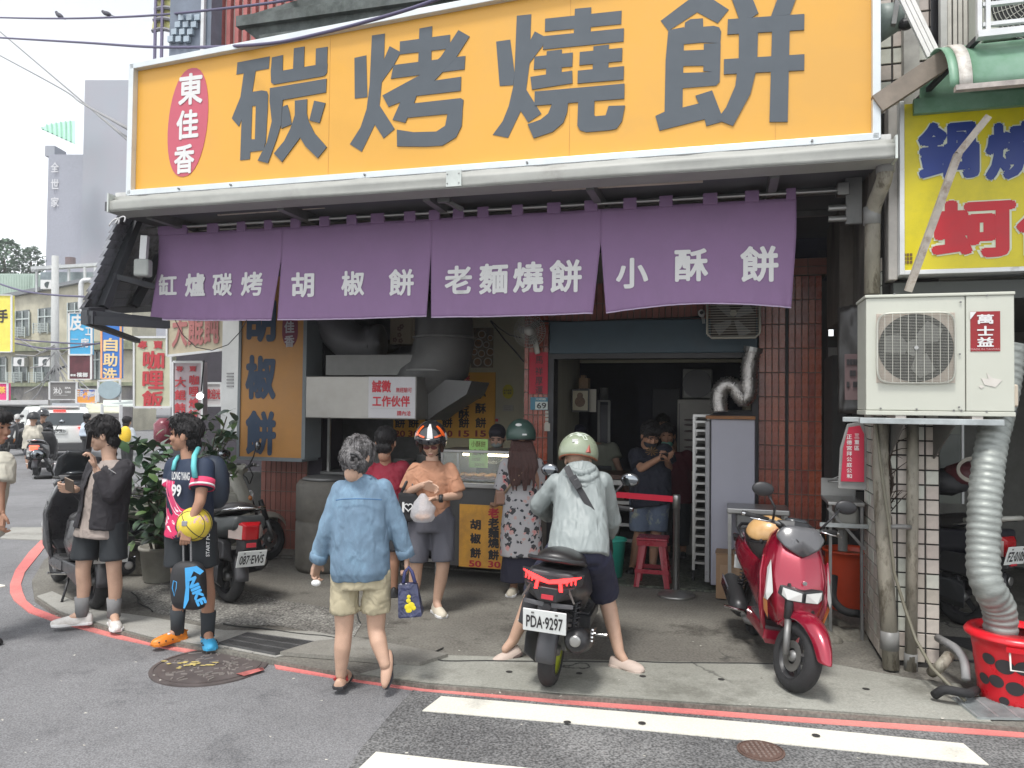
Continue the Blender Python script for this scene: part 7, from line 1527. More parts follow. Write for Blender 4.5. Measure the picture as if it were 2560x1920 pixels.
mb.obj('bag_body', NB, sb, bevel=.01)
for d in (-.02, .02): MB().tube([W(1008, 1458, D-.02+d), W(1012, 1430, D-.01), W(1022, 1418, D), W(1030, 1430, D-.01), W(1038, 1457, D-.02+d)], [.011]*5, 6).obj('handle', mat('bag_strap', (.03, .035, .12), rough=.7), sb, smooth=True)
mb = MB(); YL = mat('print_yellow', (.7, .58, .02), rough=.5)
for x, y, r in ((1022, 1492, 5), (1021, 1502, 6), (1019, 1518, 8), (1028, 1514, 9), (1034, 1520, 6), (1022, 1526, 8)): mb.ell(W(x, y, D-.072), (r*.0024, .003, r*.0024), 10, 6)
mb.obj('yellow_print', YL, sb)
D = 7.0
J = PX(D, head=(965, 1105), sl=(925, 1175), sr=(1005, 1172), el=(915, 1240), er=(1015, 1235, .1), wl=(930, 1290, .15), wr=(1010, 1200, .25), hl=(945, 1290), hr=(985, 1290), kl=(945, 1375), kr=(985, 1375), al=(945, 1440), ar=(985, 1440), tl=(945, 1450, .15), tr=(985, 1450, .15))
J['al'].z = J['ar'].z = .08; J['tl'].z = J['tr'].z = .03; J.update(dr=V((0, .4, .6)), pr=V((0, 1, 0)), thr=V((-1, 0, 0)))
P = person('short haired man in a crimson shirt waiting at the stove counter', V((J['al'].x, D, 0)), J, (.1, 1, -.15), SK2, hs=1.1, front=(0, 1, 0), hands=True)
hair_cap(P, amp=.004, k=.98)
RS = mat('crimson_shirt', (.26, .015, .035), rough=.8, var=.1, bump=.6, bs=12)
cloth(P, 'crimson_shirt', top_rings(P, P['hp']-P['sp']*.04, 1.1, 1.1), m=RS, sleeves=[sleeve(P, 'l', .7, .08, .08), sleeve(P, 'r', .7, .08, .08)], amp=.008, seed=31)
shorts(P, mat('dark_trousers', (.03, .03, .035), rough=.8), hemk=1.0, r=.1, name='trousers')
for s in 'lr': shoe(P, s, BLK, sole=BLK)
D = 6.45
J = PX(D, head=(1078, 1106, -.03), sr=(1038, 1172), sl=(1124, 1172), er=(1016, 1232, -.02), wr=(1058, 1212, -.20), el=(1146, 1238, -.03), wl=(1092, 1246, -.22), hr=(1050, 1300), hl=(1110, 1300), kr=(1040, 1420), kl=(1107, 1420, -.03), ar=(1032, 1510, .02), al=(1092, 1495, 0), tr=(1025, 1530, -.12), tl=(1103, 1522, -.1))
J['al'].z = J['ar'].z = .085; J['tl'].z = J['tr'].z = .03
J.update(dr=V((1, -.1, -.25)), pr=V((0, -.3, -1)), thr=V((0, -.4, 1)), cr=.5, dl=V((-1, -.2, -.1)), pl=V((0, 0, -1)), thl=V((0, -1, .3)), cl=1.0)
P = person('woman in an orange tee shirt and racing helmet looking into her plastic bag', V((J['al'].x-.1, D, 0)), J, (.0, -1, -.55), SK1, hs=1.0, front=(0, -1, 0), build=1.03)
HB = mat('gloss_black', (.02, .02, .022), rough=.12, coat=.8)
o, cc = helmet(P, HB, r=(.128, .145, .14), trim=BLK, back=.66, face=.34)
def on_h(P, cc, r, az, pol, off=.012): return cc+P['H'] @ V((math.sin(pol)*math.sin(az)*(r[0]+off), math.sin(pol)*math.cos(az)*(r[1]+off), math.cos(pol)*(r[2]+off)))
r_ = (.128, .145, .14)
for az0, az1, p0, p1, m_, off in ((-.28, .28, .15, 1.05, mat('helmet_white', (.62, .62, .62), rough=.15, coat=.8), .010), (-1.25, -.95, .45, 1.2, mat('helmet_orange', (.8, .12, .02), rough=.2, coat=.8), .011), (.95, 1.25, .45, 1.2, MAT_O if False else MC['helmet_orange'] if 'helmet_orange' in MC else None, .011), (-.9, -.35, .95, 1.05, None, .012), (.35, .9, .95, 1.05, None, .012), (-1.5, -1.2, 1.1, 1.5, MC.get('helmet_white'), .01), (1.2, 1.5, 1.1, 1.5, MC.get('helmet_white'), .01)):
    MB().grid(lambda u, v: on_h(P, cc, r_, az0+(az1-az0)*u*(1-.3*v if az0 == -.28 else 1)+(.04 if az0 == -.28 else 0)*v, p0+(p1-p0)*v, off), 8, 8).obj('decal', m_ or MC['helmet_orange'], o, smooth=True)
MB().grid(lambda u, v: on_h(P, cc, r_, -1.0+2.0*u, 1.08+.32*v, .018), 16, 5).obj('visor', mat('smoked_visor', (.015, .015, .018), rough=.05, coat=1), o, smooth=True, solid=.003)
for s in (-1, 1):
    MB().tube([P['h'](s*.085, .02, -.03), P['h'](s*.07, .03, -.09), P['h'](0, .05, -.125)], .006, 6).obj('chin_strap', BLK, o, smooth=True); MB().ell(P['h'](s*.03, .088, .004), (.028, .006, .02), 12, 8, P['H']).obj('sunglass_lens', mat('red_lens_glass', (.12, .03, .03), rough=.08), P['t'], smooth=True)
    MB().ell(P['h'](s*.088, -.01, -.04), (.02, .05, .06), 12, 8, P['H']).obj('cheek_pad', mat('pad_brown', (.06, .03, .02), rough=.9), o, smooth=True)
OT = mat('orange_tee', (.40, .20, .12), rough=.85, var=.08, bump=.7, bs=12)
cloth(P, 'tee_shirt', [(W(1078, 1303, D), .152, .12), (W(1078, 1270, D), .158, .13), (W(1078, 1215, D), .155, .13), (W(1079, 1187, D), .15, .11), (W(1079, 1165, D), .11, .085), (W(1079, 1152, D), .066, .065)], m=OT, sleeves=[([J['sr'], J['er'].lerp(J['sr'], .1)], [.058, .076]), ([J['sl'], J['el'].lerp(J['sl'], .1)], [.058, .076])], amp=.006, seed=41)
shorts(P, mat('grey_shorts', (.10, .10, .12), rough=.85, var=.1), hemk=.86, r=.094, flare=1.06, amp=.006)
for s in 'lr': shoe(P, s, mat('canvas_cream', (.55, .5, .4), rough=.8), L=.26)
band_(P, J['wl']+V((.02, 0, 0)), J['wl']+V((.06, 0, 0)), .031, BLK, 'watch_strap', .03)
tb_ = thing('black_tote', 'black cloth tote with white print over the orange shirt woman\'s arm', 'bag', W(1018, 1290, D-.1))
MB().hull([W(x, y, D-.1+d) for x, y in ((995, 1230), (1046, 1236), (1048, 1300), (1000, 1308)) for d in (-.03, .04)]).obj('bag_body', mat('tote_black', (.02, .02, .022), rough=.9), tb_, bevel=.02)
MB().tube([W(1003, 1232, D-.1), W(1016, 1205, D-.08), W(1026, 1197, D-.05), W(1040, 1236, D-.1)], .012, 6).obj('handle', BLK, tb_, smooth=True)
MB().text('I', W(1008, 1268, D-.14), h=.085, bold=.03).obj('lettering', WHT, tb_); mb = MB(); c_ = W(1021, 1268, D-.14)
mb.tube([c_+V((.0021*(16*math.sin(q)**3), 0, .0021*(13*math.cos(q)-5*math.cos(2*q)-2*math.cos(3*q)-math.cos(4*q)))) for q in [i*PI/14 for i in range(28)]], .005, 5, close=True); mb.obj('heart_outline', WHT, tb_)
pb = thing('plastic_bag', 'thin white plastic bag of bread held by the orange shirt woman', 'bag', W(1055, 1300, D-.25))
def pbf(u, v): 
    a = 2*PI*u; r = (.012+.075*min(1, (1-v)*1.9)**.8)*(.75+.25*min(1, v*6)); return W(1057, 1304, D-.27)+V((r*math.cos(a)*1.1+.012*noise.noise(V((math.cos(a)*2, math.sin(a)*2, v*5))), r*math.sin(a)*.8, .225*v))
MB().grid(pbf, 28, 16).obj('film', mat('thin_film', (.7, .7, .72), rough=.2, alpha=.5, var=.1, bump=.6, bs=60), pb, smooth=True)
for i in range(3): MB().ell(W(1047+9*i, 1292+3*(i % 2), D-.27), (.035, .03, .025), 14, 9).obj('bread', mat('bread_orange', (.65, .3, .12), rough=.6, var=.2), pb, smooth=True)
D = 7.15
J = PX(D, head=(1302, 1098), sl=(1268, 1160), sr=(1342, 1160), el=(1250, 1225), er=(1352, 1230, .1), wl=(1240, 1262, .12), wr=(1330, 1215, .25), hl=(1285, 1290), hr=(1330, 1290), kl=(1285, 1390), kr=(1330, 1390), al=(1285, 1462), ar=(1322, 1462), tl=(1278, 1475, -.1), tr=(1322, 1470, .1))
J['al'].z = J['ar'].z = .08; J['tl'].z = J['tr'].z = .03
J.update(dl=V((-.2, .8, 0)), pl=V((0, 0, -1)), thl=V((1, 0, 0)))
P = person('woman with long brown hair, dark green helmet and white floral dress at the counter', V((J['al'].x+.05, D, 0)), J, (-.1, 1, -.1), SK3, hs=1.08, front=(0, 1, 0), build=1.05)
o, cc = helmet(P, mat('helmet_dark_green', (.045, .085, .07), rough=.35, var=.05), r=(.132, .148, .145), trim=BLK, back=.60, face=.36)
MB().ell(on_h(P, cc, (.132, .148, .145), PI+.3, 1.0, .012), (.03, .008, .015), 12, 6).obj('sticker', WHT, o)
MB().box(-.02, .02, -.004, .004, -.007, .007, Matrix.Translation(on_h(P, cc, (.132, .148, .145), PI-.1, 1.6, .012))).obj('small_sticker', WHT, o)
BH = mat('hair_brown', (.07, .03, .025), rough=.45, var=.5, sc_=30, bump=.6, bs=90, stretch=(4, 4, .5))
def lh(mb):
    for i in range(15):
        x = -.095+.19*i/14; L__ = .34+.06*math.sin(i*2.1); y = -.115+.5*x*x*10*.1
        mb.tube([P['h'](x*.75, -.07, -.02), P['h'](x, -.13, -.12), P['h'](x*1.15+.01*math.sin(i), -.135, -.24), P['h'](x*1.0+.012*math.sin(i*3), -.12, -.05-L__)], [.022, .024, .022, .008], 7)
mb = MB(); lh(mb); mb.obj('long_hair', BH, P['t'], remesh=.008, rsm=2, smooth=True, disp=wrinkle(.006, 30, (1.5, 1.5, .2)))
m, n, b_ = node_mat('floral_cloth'); L = n.links.new; N = n.nodes.new
g = N('ShaderNodeTexCoord')
def vor(sc_, off):
    mp = N('ShaderNodeMapping'); mp.inputs['Location'].default_value = (off, off, off); L(g.outputs['Object'], mp.inputs[0]); v = N('ShaderNodeTexVoronoi'); v.inputs['Scale'].default_value = sc_
    nn = N('ShaderNodeTexNoise'); nn.inputs['Scale'].default_value = 30; L(mp.outputs[0], nn.inputs[0]); a = N('ShaderNodeVectorMath'); a.operation = 'MULTIPLY_ADD'; L(nn.outputs['Color'], a.inputs[0]); a.inputs[1].default_value = (.045,)*3; L(mp.outputs[0], a.inputs[2]); L(a.outputs[0], v.inputs['Vector']); return v.outputs['Distance']
def stepm(o, lo, hi): q = N('ShaderNodeMapRange'); q.inputs[1].default_value = lo; q.inputs[2].default_value = hi; q.inputs[3].default_value = 1; q.inputs[4].default_value = 0; L(o, q.inputs[0]); return q.outputs[0]
col = None; prev = (.42, .41, .42)
for sc_, off, lo, c in ((10, 0, .30, (.05, .05, .055)), (10, .02, .23, (.55, .3, .28)), (10, .02, .1, (.6, .12, .13)), (17, 3, .22, (.03, .035, .045)), (13, 7, .2, (.5, .33, .3))):
    mx = N('ShaderNodeMix'); mx.data_type = 'RGBA'; L(stepm(vor(sc_, off), lo, lo+.03), mx.inputs[0])
    if isinstance(prev, tuple): mx.inputs[6].default_value = (*prev, 1)
    else: L(prev, mx.inputs[6])
    mx.inputs[7].default_value = (*c, 1); prev = mx.outputs[2]
L(prev, b_.inputs['Base Color']); b_.inputs['Roughness'].default_value = .8
cloth(P, 'floral_dress', [(W(1303, 1388, D), .20, .16), (W(1303, 1340, D), .195, .155), (W(1303, 1250, D), .165, .135), (W(1303, 1190, D), .155, .12), (W(1303, 1164, D), .13, .095), (W(1303, 1142, D), .08, .07)], m=m, sleeves=[([J['sl'], J['el']], [.066, .066]), ([J['sr'], J['er']], [.066, .062])], amp=.006, seed=51)
cloth(P, 'navy_skirt', [(W(1303, 1452, D), .19, .14), (W(1303, 1400, D), .18, .14), (W(1303, 1340, D), .15, .12)], m=mat('navy_cloth', (.018, .018, .035), rough=.85), amp=.012, sc_=5, st=(1, 1, .15))
for s in 'lr': shoe(P, s, mat('canvas_cream', (.55, .5, .4)), L=.24)
bgx = thing('shoulder_bag', 'tan leather shoulder bag on the side of the floral dress woman', 'bag', W(1250, 1245, D-.1))
MB().hull([W(x, y, D-.02+d) for x, y in ((1238, 1228), (1262, 1226), (1264, 1262), (1240, 1262)) for d in (-.05, .05)]).obj('bag_body', mat('tan_leather', (.3, .17, .12), rough=.5), bgx, bevel=.015)
MB().tube([W(1262, 1232, D-.1), W(1285, 1200, D-.18), W(1315, 1170, D-.17)], .012, 6).obj('strap', mat('tan_strap', (.42, .3, .2), rough=.6), bgx, smooth=True)
D = 8.15
J = PX(D, head=(1243, 1094), sr=(1212, 1150), sl=(1275, 1150), er=(1205, 1200), wr=(1225, 1215, -.2), el=(1285, 1200), wl=(1262, 1215, -.2), hr=(1228, 1240), hl=(1262, 1240), kr=(1228, 1330), kl=(1262, 1330), ar=(1228, 1410), al=(1262, 1410), tr=(1228, 1415, -.15), tl=(1262, 1415, -.15))
P = person('clerk with dark cap, face mask and black top behind the glass cabinet', V((J['al'].x, D, 0)), J, (-.15, -1, -.4), SK4, hs=1.05, front=(0, -1, 0), hands=False, fine=True)
hair_cap(P, mat('cap_dark', (.02, .018, .025), rough=.8), amp=.002, fringe=.06); mask(P, mat('mask_grey', (.2, .22, .21), rough=.8))
cloth(P, 'black_top', top_rings(P, P['hp'], 1.1, 1.1), m=mat('black_top', (.018, .018, .02), rough=.8), sleeves=[sleeve(P, 'l', .7, .075, .075), sleeve(P, 'r', .7, .075, .075)])
chest_text(P, 'Andro', 1230, 1155, D-.17, 26, 9, bold=.0)
D = 5.25
J = PX(D, head=(1446, 1148, .10), sl=(1392, 1208, 0), sr=(1506, 1203, 0), el=(1350, 1262, .10), er=(1528, 1300, .14), wl=(1372, 1290, .38), wr=(1522, 1335, .40), hl=(1408, 1385, -.22), hr=(1482, 1385, -.22), kl=(1340, 1475, .10), kr=(1510, 1470, .12), al=(1283, 1615, .10), ar=(1548, 1618, -.08), tl=(1250, 1640, .06), tr=(1570, 1655, -.12))
J['al'].z = .12; J['ar'].z = .10; J['tl'].z = .03; J['tr'].z = .03
J.update(dr=V((.1, 1, 0)), pr=V((0, 0, -1)), thr=V((-1, 0, 0)), dl=V((-.1, 1, 0)), pl=V((0, 0, -1)), thl=V((1, 0, 0)), cr=1.0, cl=1.0)
P = person('rider in a pale grey hooded jacket and sage helmet astride the black scooter', V((.25, D, 0)), J, (.28, 1, -.35), SK1, hs=1.08, front=(0, 1, 0), build=1.1)
SG = mat('sage_helmet', (.26, .30, .21), rough=.3, var=.08, coat=.5, sc_=3)
r_ = (.132, .15, .142)
o, cc = helmet(P, SG, r=r_, trim=mat('brown_trim', (.22, .07, .03), rough=.5), back=.60, face=.34)
mb = MB(); pol_ = [(-.35, .35), (.25, .3), (.6, .45), (.75, .85), (.55, .75), (.45, .6), (.2, .62), (.05, .75), (-.15, .65), (-.2, .95), (-.35, .9), (-.3, .6), (-.55, .5)]
n_ = len(pol_); ctr = on_h(P, cc, r_, PI+.15-.05, .55, .0095); vs = []
def hpt(dx, dp, off=.0095): return on_h(P, cc, r_, PI-.25+dx*1.25, .30+dp*.9, off)
gv = [hpt(x, y) for x, y in pol_]; mid = hpt(.05, .5)
mb.add([mid]+gv, [(0, 1+i, 1+(i+1) % n_) for i in range(n_)]); mb.obj('white_patch', mat('patch_white', (.52, .58, .5), rough=.4), o)
MB().box(-.018, .018, -.003, .003, -.01, .01, Matrix.Translation(on_h(P, cc, r_, PI+.0, 1.25, .012))).obj('small_sticker', WHT, o)
MB().hull([on_h(P, cc, r_, PI-.55, 1.75, .012), on_h(P, cc, r_, PI-.85, 1.72, .012), on_h(P, cc, r_, PI-.72, 1.35, .014), on_h(P, cc, r_, PI-.7, 1.7, .022)]).obj('red_tab', mat('tab_red', (.3, .05, .03), rough=.5), o)
PG = mat('pale_jacket', (.245, .275, .27), rough=.55, var=.06, bump=.7, bs=9, stretch=(1.6, 1, .6))
rgs = [(W(1445, 1398, D-.24), .206, .166), (W(1447, 1360, D-.20), .20, .162), (W(1450, 1300, D-.10), .182, .155), (W(1448, 1240, D-.03), .175, .135), (W(1448, 1203, D), .158, .11), (W(1448, 1175, D+.02), .12, .09), (W(1448, 1160, D+.03), .075, .075)]
def elb(mb): pass
cloth(P, 'hooded_jacket', rgs, sleeves=[([J['sl'], J['el'], J['wl'].lerp(J['el'], .1)], [.066, .072, .055]), ([J['sr'], J['er'], J['wr'].lerp(J['er'], .1)], [.066, .070, .055])], m=PG, amp=.009, sc_=8, seed=61, vox=.009, sm=3)
hd = MB(); 
for k, (y, rx, ry) in enumerate(((1168, .085, .07), (1180, .105, .085), (1192, .10, .07))):
    hd.tube([W(1452, y, D-.02)+V((rx*math.cos(a), -ry*math.sin(a)-.02*k, -.03*math.sin(a)**2-.012*k)) for a in [i*PI/9-.2 for i in range(11)]], [.022-.002*k]*11, 8)
hd.obj('hood', PG, P['t'], remesh=.009, rsm=2, smooth=True, disp=wrinkle(.006, 20))
bs_ = [W(1416, 1166, D-.08), W(1430, 1195, D-.16), W(1456, 1235, D-.19), W(1478, 1275, D-.215), W(1494, 1320, D-.24), W(1500, 1365, D-.30)]
sbx = thing('sling_strap', 'black sling bag strap crossing the back of the hooded rider', 'bag', bs_[0])
def ribbon(name, pts, wd, m, par, nrm=(0, -1, 0), th=.004):
    mb = MB(); vs = []
    for i, p in enumerate(pts):
        d = (pts[min(i+1, len(pts)-1)]-pts[max(i-1, 0)]).normalized(); x = d.cross(V(nrm)).normalized(); vs += [p-x*wd/2, p+x*wd/2]
    mb.add(vs, [(2*i, 2*i+1, 2*i+3, 2*i+2) for i in range(len(pts)-1)]); return mb.obj(name, m, par, solid=th)
STR = mat('strap_black', (.022, .022, .024), rough=.6)
ribbon('strap', bs_, .042, STR, sbx); ribbon('buckle', [W(1431, 1190, D-.175), W(1448, 1220, D-.20)], .05, BLK, sbx, th=.012)
MB().bar(W(1436, 1200, D-.215), W(1444, 1196, D-.215), .004, .004).obj('buckle_bar', DSTEEL, sbx)
NV = mat('navy_shorts', (.018, .02, .045), rough=.8, var=.15)
def ex(mb):
    for s in 'lr':
        h_, k = J['h'+s], J['k'+s]; e = h_.lerp(k, 1.0 if s == 'r' else .95); mb.tube([h_, h_.lerp(e, .5), e+V((0, -.02, -.03))], [.12, .115, .105], 18)
cloth(P, 'navy_shorts', [(P['hp']-V((0, 0, .10)), .178, .15), (P['hp'], .19, .148), (P['hp']+P['sp']*.12, .178, .138)], m=NV, extra=ex, amp=.006)
CL = mat('pale_clog', (.52, .42, .36), rough=.7, var=.1)
o, T = shoe(P, 'r', CL, sole=CL, name='clog', L=.26, hgt=.06, wd=.055)
o, T = shoe(P, 'l', CL, sole=mat('clog_sole', (.12, .09, .08), rough=.9), name='clog', L=.26, hgt=.06, wd=.055, tilt=.35)
D = 9.3
J = PX(D, head=(1448, 1092, -.1), sr=(1490, 1118), sl=(1560, 1125, 0), er=(1500, 1190), wr=(1480, 1210, -.3), el=(1570, 1160, -.15), wl=(1590, 1212, -.3), hr=(1545, 1230, .1), hl=(1585, 1230, .1), kr=(1545, 1310), kl=(1585, 1310), ar=(1545, 1380), al=(1585, 1380), tr=(1545, 1385, -.1), tl=(1585, 1385, -.1))
J['sr'] = W(1478, 1118, D); J['sl'] = W(1530, 1122, D); J['el'] = W(1545, 1165, D-.1); J['wl'] = W(1568, 1212, D-.35); J['hr'] = W(1500, 1225, D+.2); J['hl'] = W(1535, 1225, D+.2)
J.update(dl=V((0, -.4, -.6)), pl=V((-1, 0, 0)), thl=V((-1, 0, 0)))
P = person('worker in grey green tee shirt and apron bending over the work table', V((J['hl'].x, D, 0)), J, (-.6, -1, -.9), SK4, hs=1.0, front=(-.2, -1, 0), legs=False)
hair_cap(P, mat('cap_navy', (.012, .012, .03), rough=.8), k=1.1, amp=.002)
cloth(P, 'tee_shirt', top_rings(P, P['hp'], 1.15, 1.1), m=mat('tee_grey_green', (.2, .21, .17), rough=.85), sleeves=[sleeve(P, 'l', .6, .085, .09), sleeve(P, 'r', .6, .085, .09)])
cloth(P, 'apron', [(P['hp']-P['sp']*.2, .16, .17), (P['hp'].lerp(P['sh'], .7), .12, .17)], m=mat('apron_grey', (.06, .065, .07), rough=.7))
MB().tube([P['sh']+P['rt']*.09+P['fwd']*.1, P['sh']+P['rt']*.09+P['sp']*.07, P['sh']+P['rt']*.06-P['fwd']*.12], .012, 6).obj('apron_strap', BLK, P['t'], smooth=True)
J = PX(D+.4, head=(1432, 1080), sr=(1405, 1140), sl=(1460, 1140), er=(1400, 1200), wr=(1420, 1215, -.2), el=(1465, 1200), wl=(1450, 1215, -.2), hr=(1415, 1230), hl=(1450, 1230), kr=(1415, 1300), kl=(1450, 1300), ar=(1415, 1370), al=(1450, 1370), tr=(1415, 1375, -.1), tl=(1450, 1375, -.1))
P = person('worker in a dark blue cap standing at the left wall behind the riders helmet', V((J['hl'].x, D+.4, 0)), J, (.4, -1, -.5), SK4, hs=1.0, front=(0, -1, 0), hands=False, legs=False)
hair_cap(P, MC['cap_navy'], k=1.15, amp=.002); cloth(P, 'dark_top', top_rings(P, P['hp'], 1.1, 1.1), m=MC['black_top'])
D = 8.1
J = PX(D, head=(1626, 1088, -.05), sr=(1592, 1140), sl=(1660, 1130), er=(1603, 1172, -.12), wr=(1648, 1146, -.28), el=(1672, 1170, .0), wl=(1668, 1150, -.25), hr=(1600, 1240), hl=(1650, 1240), kr=(1600, 1330), kl=(1640, 1330), ar=(1583, 1400), al=(1632, 1398), tr=(1575, 1412, -.12), tl=(1640, 1408, -.12))
J['al'].z = J['ar'].z = .09; J['tl'].z = J['tr'].z = .04
J.update(dr=V((1, -.3, .3)), pr=V((0, 0, 1)), thr=V((0, -.5, 1)), dl=V((-.2, -.5, .3)), pl=V((0, 0, 1)), thl=V((0, 0, 1)))
P = person('tall man in a dark tee and ripped jean shorts looking down at his phone', V((J['al'].x, D, 0)), J, (.3, -1, -.6), SK2, hs=1.12, front=(.1, -1, 0), build=1.12)
hair_cap(P, amp=.006, k=1.02, fringe=.05); mask(P, mat('mask_dark', (.02, .022, .03), rough=.8), low=.02)
DT = mat('dark_tee', (.014, .016, .028), rough=.85, bump=.5, bs=12)
cloth(P, 'tee_shirt', [(W(1626, 1262, D), .22, .16)]+top_rings(P, W(1626, 1250, D), 1.15, 1.1)[1:], m=DT, sleeves=[sleeve(P, 'r', .75, .085, .09), sleeve(P, 'l', .75, .085, .09)], amp=.008)
mb = MB(); c_ = W(1629, 1128, D-.205)
for k in range(10): q = k*2*PI/10+.2; mb.hull([c_, c_+V((.07*math.cos(q), 0, .05*math.sin(q))), c_+V((.06*math.cos(q+.25), 0, .045*math.sin(q+.25))), c_+V((.03*math.cos(q), -.005, .03*math.sin(q)))])
mb.obj('starburst_print', mat('print_ochre', (.16, .09, .03), rough=.7), P['t'])
shorts(P, mat('jean_shorts', (.11, .14, .2), rough=.85, var=.3, col2=(.28, .3, .24), sc2=9, thr=(.55, .65)), hemk=.95, r=.10, flare=1.08)
for s in 'lr': shoe(P, s, BLK, sole=BLK, name='slipper', hgt=.05)
a = J['kl'].lerp(J['al'], .15); MB().tube([a, a+V((0, 0, -.11))], [.062, .058], 16).obj('bandage', mat('bandage', (.5, .38, .24), rough=.9), P['t'], smooth=True)
MB().box(-.035, .035, -.004, .004, -.06, .06, Matrix.Translation(W(1660, 1142, D-.33)) @ Matrix.Rotation(.9, 4, 'X')).obj('mobile_phone', BLK, label='black phone held by the man in the dark tee', cat='phone')
D = 8.9
J = PX(D, head=(1668, 1088), sr=(1652, 1145), sl=(1718, 1142), er=(1650, 1195), wr=(1668, 1225, -.1), el=(1728, 1190), wl=(1716, 1222, -.1), hr=(1665, 1235), hl=(1705, 1235), kr=(1665, 1310), kl=(1705, 1310), ar=(1668, 1375), al=(1708, 1375), tr=(1668, 1380, -.1), tl=(1708, 1380, -.1))
J['al'].z = J['ar'].z = .09; J['tl'].z = J['tr'].z = .04
J.update(dr=V((0, -.1, -1)), pr=V((0, 1, 0)), thr=V((1, 0, 0)), dl=V((0, -.1, -1)), pl=V((0, 1, 0)), thl=V((-1, 0, 0)))
P = person('woman in a maroon top with a green mask under her chin', V((J['al'].x, D, 0)), J, (-.3, -1, -.05), SK2, hs=1.08, front=(0, -1, 0), build=1.05)
hair_cap(P, amp=.006, extra=lambda mb, h: mb.ell(h(0, -.09, -.05), (.07, .06, .09), 14, 8, P['H'])); mask(P, mat('mask_green', (.15, .33, .27), rough=.8), low=.045)
cloth(P, 'maroon_top', top_rings(P, P['hp']-P['sp']*.1, 1.12, 1.1), m=mat('maroon_cloth', (.09, .01, .02), rough=.85), sleeves=[sleeve(P, 'l', .7, .08, .09), sleeve(P, 'r', .7, .08, .09)])
shorts(P, BS, hemk=1.7, r=.1, name='trousers', flare=.8)
for s in 'lr': shoe(P, s, BLK, sole=BLK)
D = 10.3
J = PX(D, head=(1657, 1060), sr=(1630, 1105), sl=(1682, 1105), er=(1625, 1150), wr=(1635, 1190), el=(1690, 1150), wl=(1680, 1190), hr=(1640, 1190), hl=(1672, 1190), kr=(1640, 1270), kl=(1672, 1270), ar=(1640, 1335), al=(1672, 1335), tr=(1640, 1340, -.1), tl=(1672, 1340, -.1))
P = person('man standing in the dark at the very back of the shop', V((J['al'].x, D, 0)), J, (0, -1, -.1), SK4, hs=1.05, front=(0, -1, 0), hands=False, fine=False)
hair_cap(P, amp=.004); cloth(P, 'dark_top', top_rings(P, P['hp'], 1.1, 1.1), m=MC['black_top']); shorts(P, BS, hemk=1.7, r=.09, name='trousers', flare=.8)
D = 5.6
J = PX(D, head=(-14, 1068), sl=(6, 1158, -.15), sr=(-64, 1150, .2), el=(-2, 1225, -.2), wl=(2, 1280, -.22), er=(-75, 1230, .2), wr=(-60, 1290, .1), hl=(-38, 1320), hr=(-70, 1320, .1), kl=(-52, 1440), kr=(-80, 1440), al=(-60, 1540), ar=(-90, 1545), tl=(-22, 1555), tr=(-50, 1560))
J['al'].z = J['ar'].z = .05; J['tl'].z = J['tr'].z = 0.0; J['zl'] = J['zr'] = -.03
J.update(dl=V((0, 0, -1)), pl=V((-.5, 1, 0)), thl=V((1, -.3, 0)), cl=.7)
P = person('man with short hair in a cream short sleeved shirt at the left photo edge', V((J['al'].x, D, -.03)), J, (1, -.1, -.1), SK2, hs=1.13, front=(1, -.3, 0), curl=.7)
hair_cap(P, amp=.005, k=.97, fringe=0)
cloth(P, 'cream_shirt', top_rings(P, P['hp']-P['sp']*.05, 1.1, 1.1), m=mat('cream_shirt', (.45, .43, .36), rough=.85, var=.05, bump=.6, bs=11), sleeves=[sleeve(P, 'l', .72, .085, .095), sleeve(P, 'r', .7, .085, .09)], amp=.009)
shorts(P, mat('grey_trousers', (.08, .08, .09), rough=.85), hemk=1.7, r=.1, name='trousers', flare=.8)
for s in 'lr': shoe(P, s, BLK, sole=BLK)
def far_rider(label, D, x0, y0, k, top, hm, pants, sx=0):
    J = PX(D, head=(x0, y0), sl=(x0-14*k, y0+22*k), sr=(x0+14*k, y0+22*k), el=(x0-20*k, y0+44*k, .1), er=(x0+20*k, y0+44*k, .1), wl=(x0-15*k, y0+55*k, .45), wr=(x0+17*k, y0+52*k, .45), hl=(x0-7*k, y0+75*k), hr=(x0+7*k, y0+75*k), kl=(x0-16*k, y0+85*k, .3), kr=(x0+16*k, y0+85*k, .3), al=(x0-14*k, y0+122*k, .25), ar=(x0+14*k, y0+122*k, .25), tl=(x0-14*k, y0+126*k, .4), tr=(x0+14*k, y0+126*k, .4))
    P = person(label, V((J['hl'].x, D, 0)), J, (-.2, 1, -.1), SK3, hs=1.0, front=(0, 1, 0), hands=False, fine=False)
    cloth(P, 'jacket', top_rings(P, P['hp'], 1.3, 1.3), m=top, vox=.02, sleeves=[([J['sl'], J['el'], J['wl']], [.08, .07, .05]), ([J['sr'], J['er'], J['wr']], [.08, .07, .05])], amp=.02)
    shorts(P, pants, hemk=1.0, r=.09, name='trousers'); helmet(P, hm, r=(.135, .15, .145), back=.6)
    return P
far_rider('pillion rider in a loose beige jacket seen from behind in the street', 18.4, 84, 1048, .98, mat('beige_jacket', (.46, .43, .36), rough=.8, var=.08), BLK, MC['grey_trousers'])
far_rider('scooter driver in black with black helmet in the street', 19.0, 108, 1040, .98, MC['black_top'], HB, BLK)
far_rider('distant oncoming rider at the far left of the street', 27, 45, 1048, .62, MC['black_top'], mat('helmet_pale', (.5, .5, .48), rough=.3), BLK)
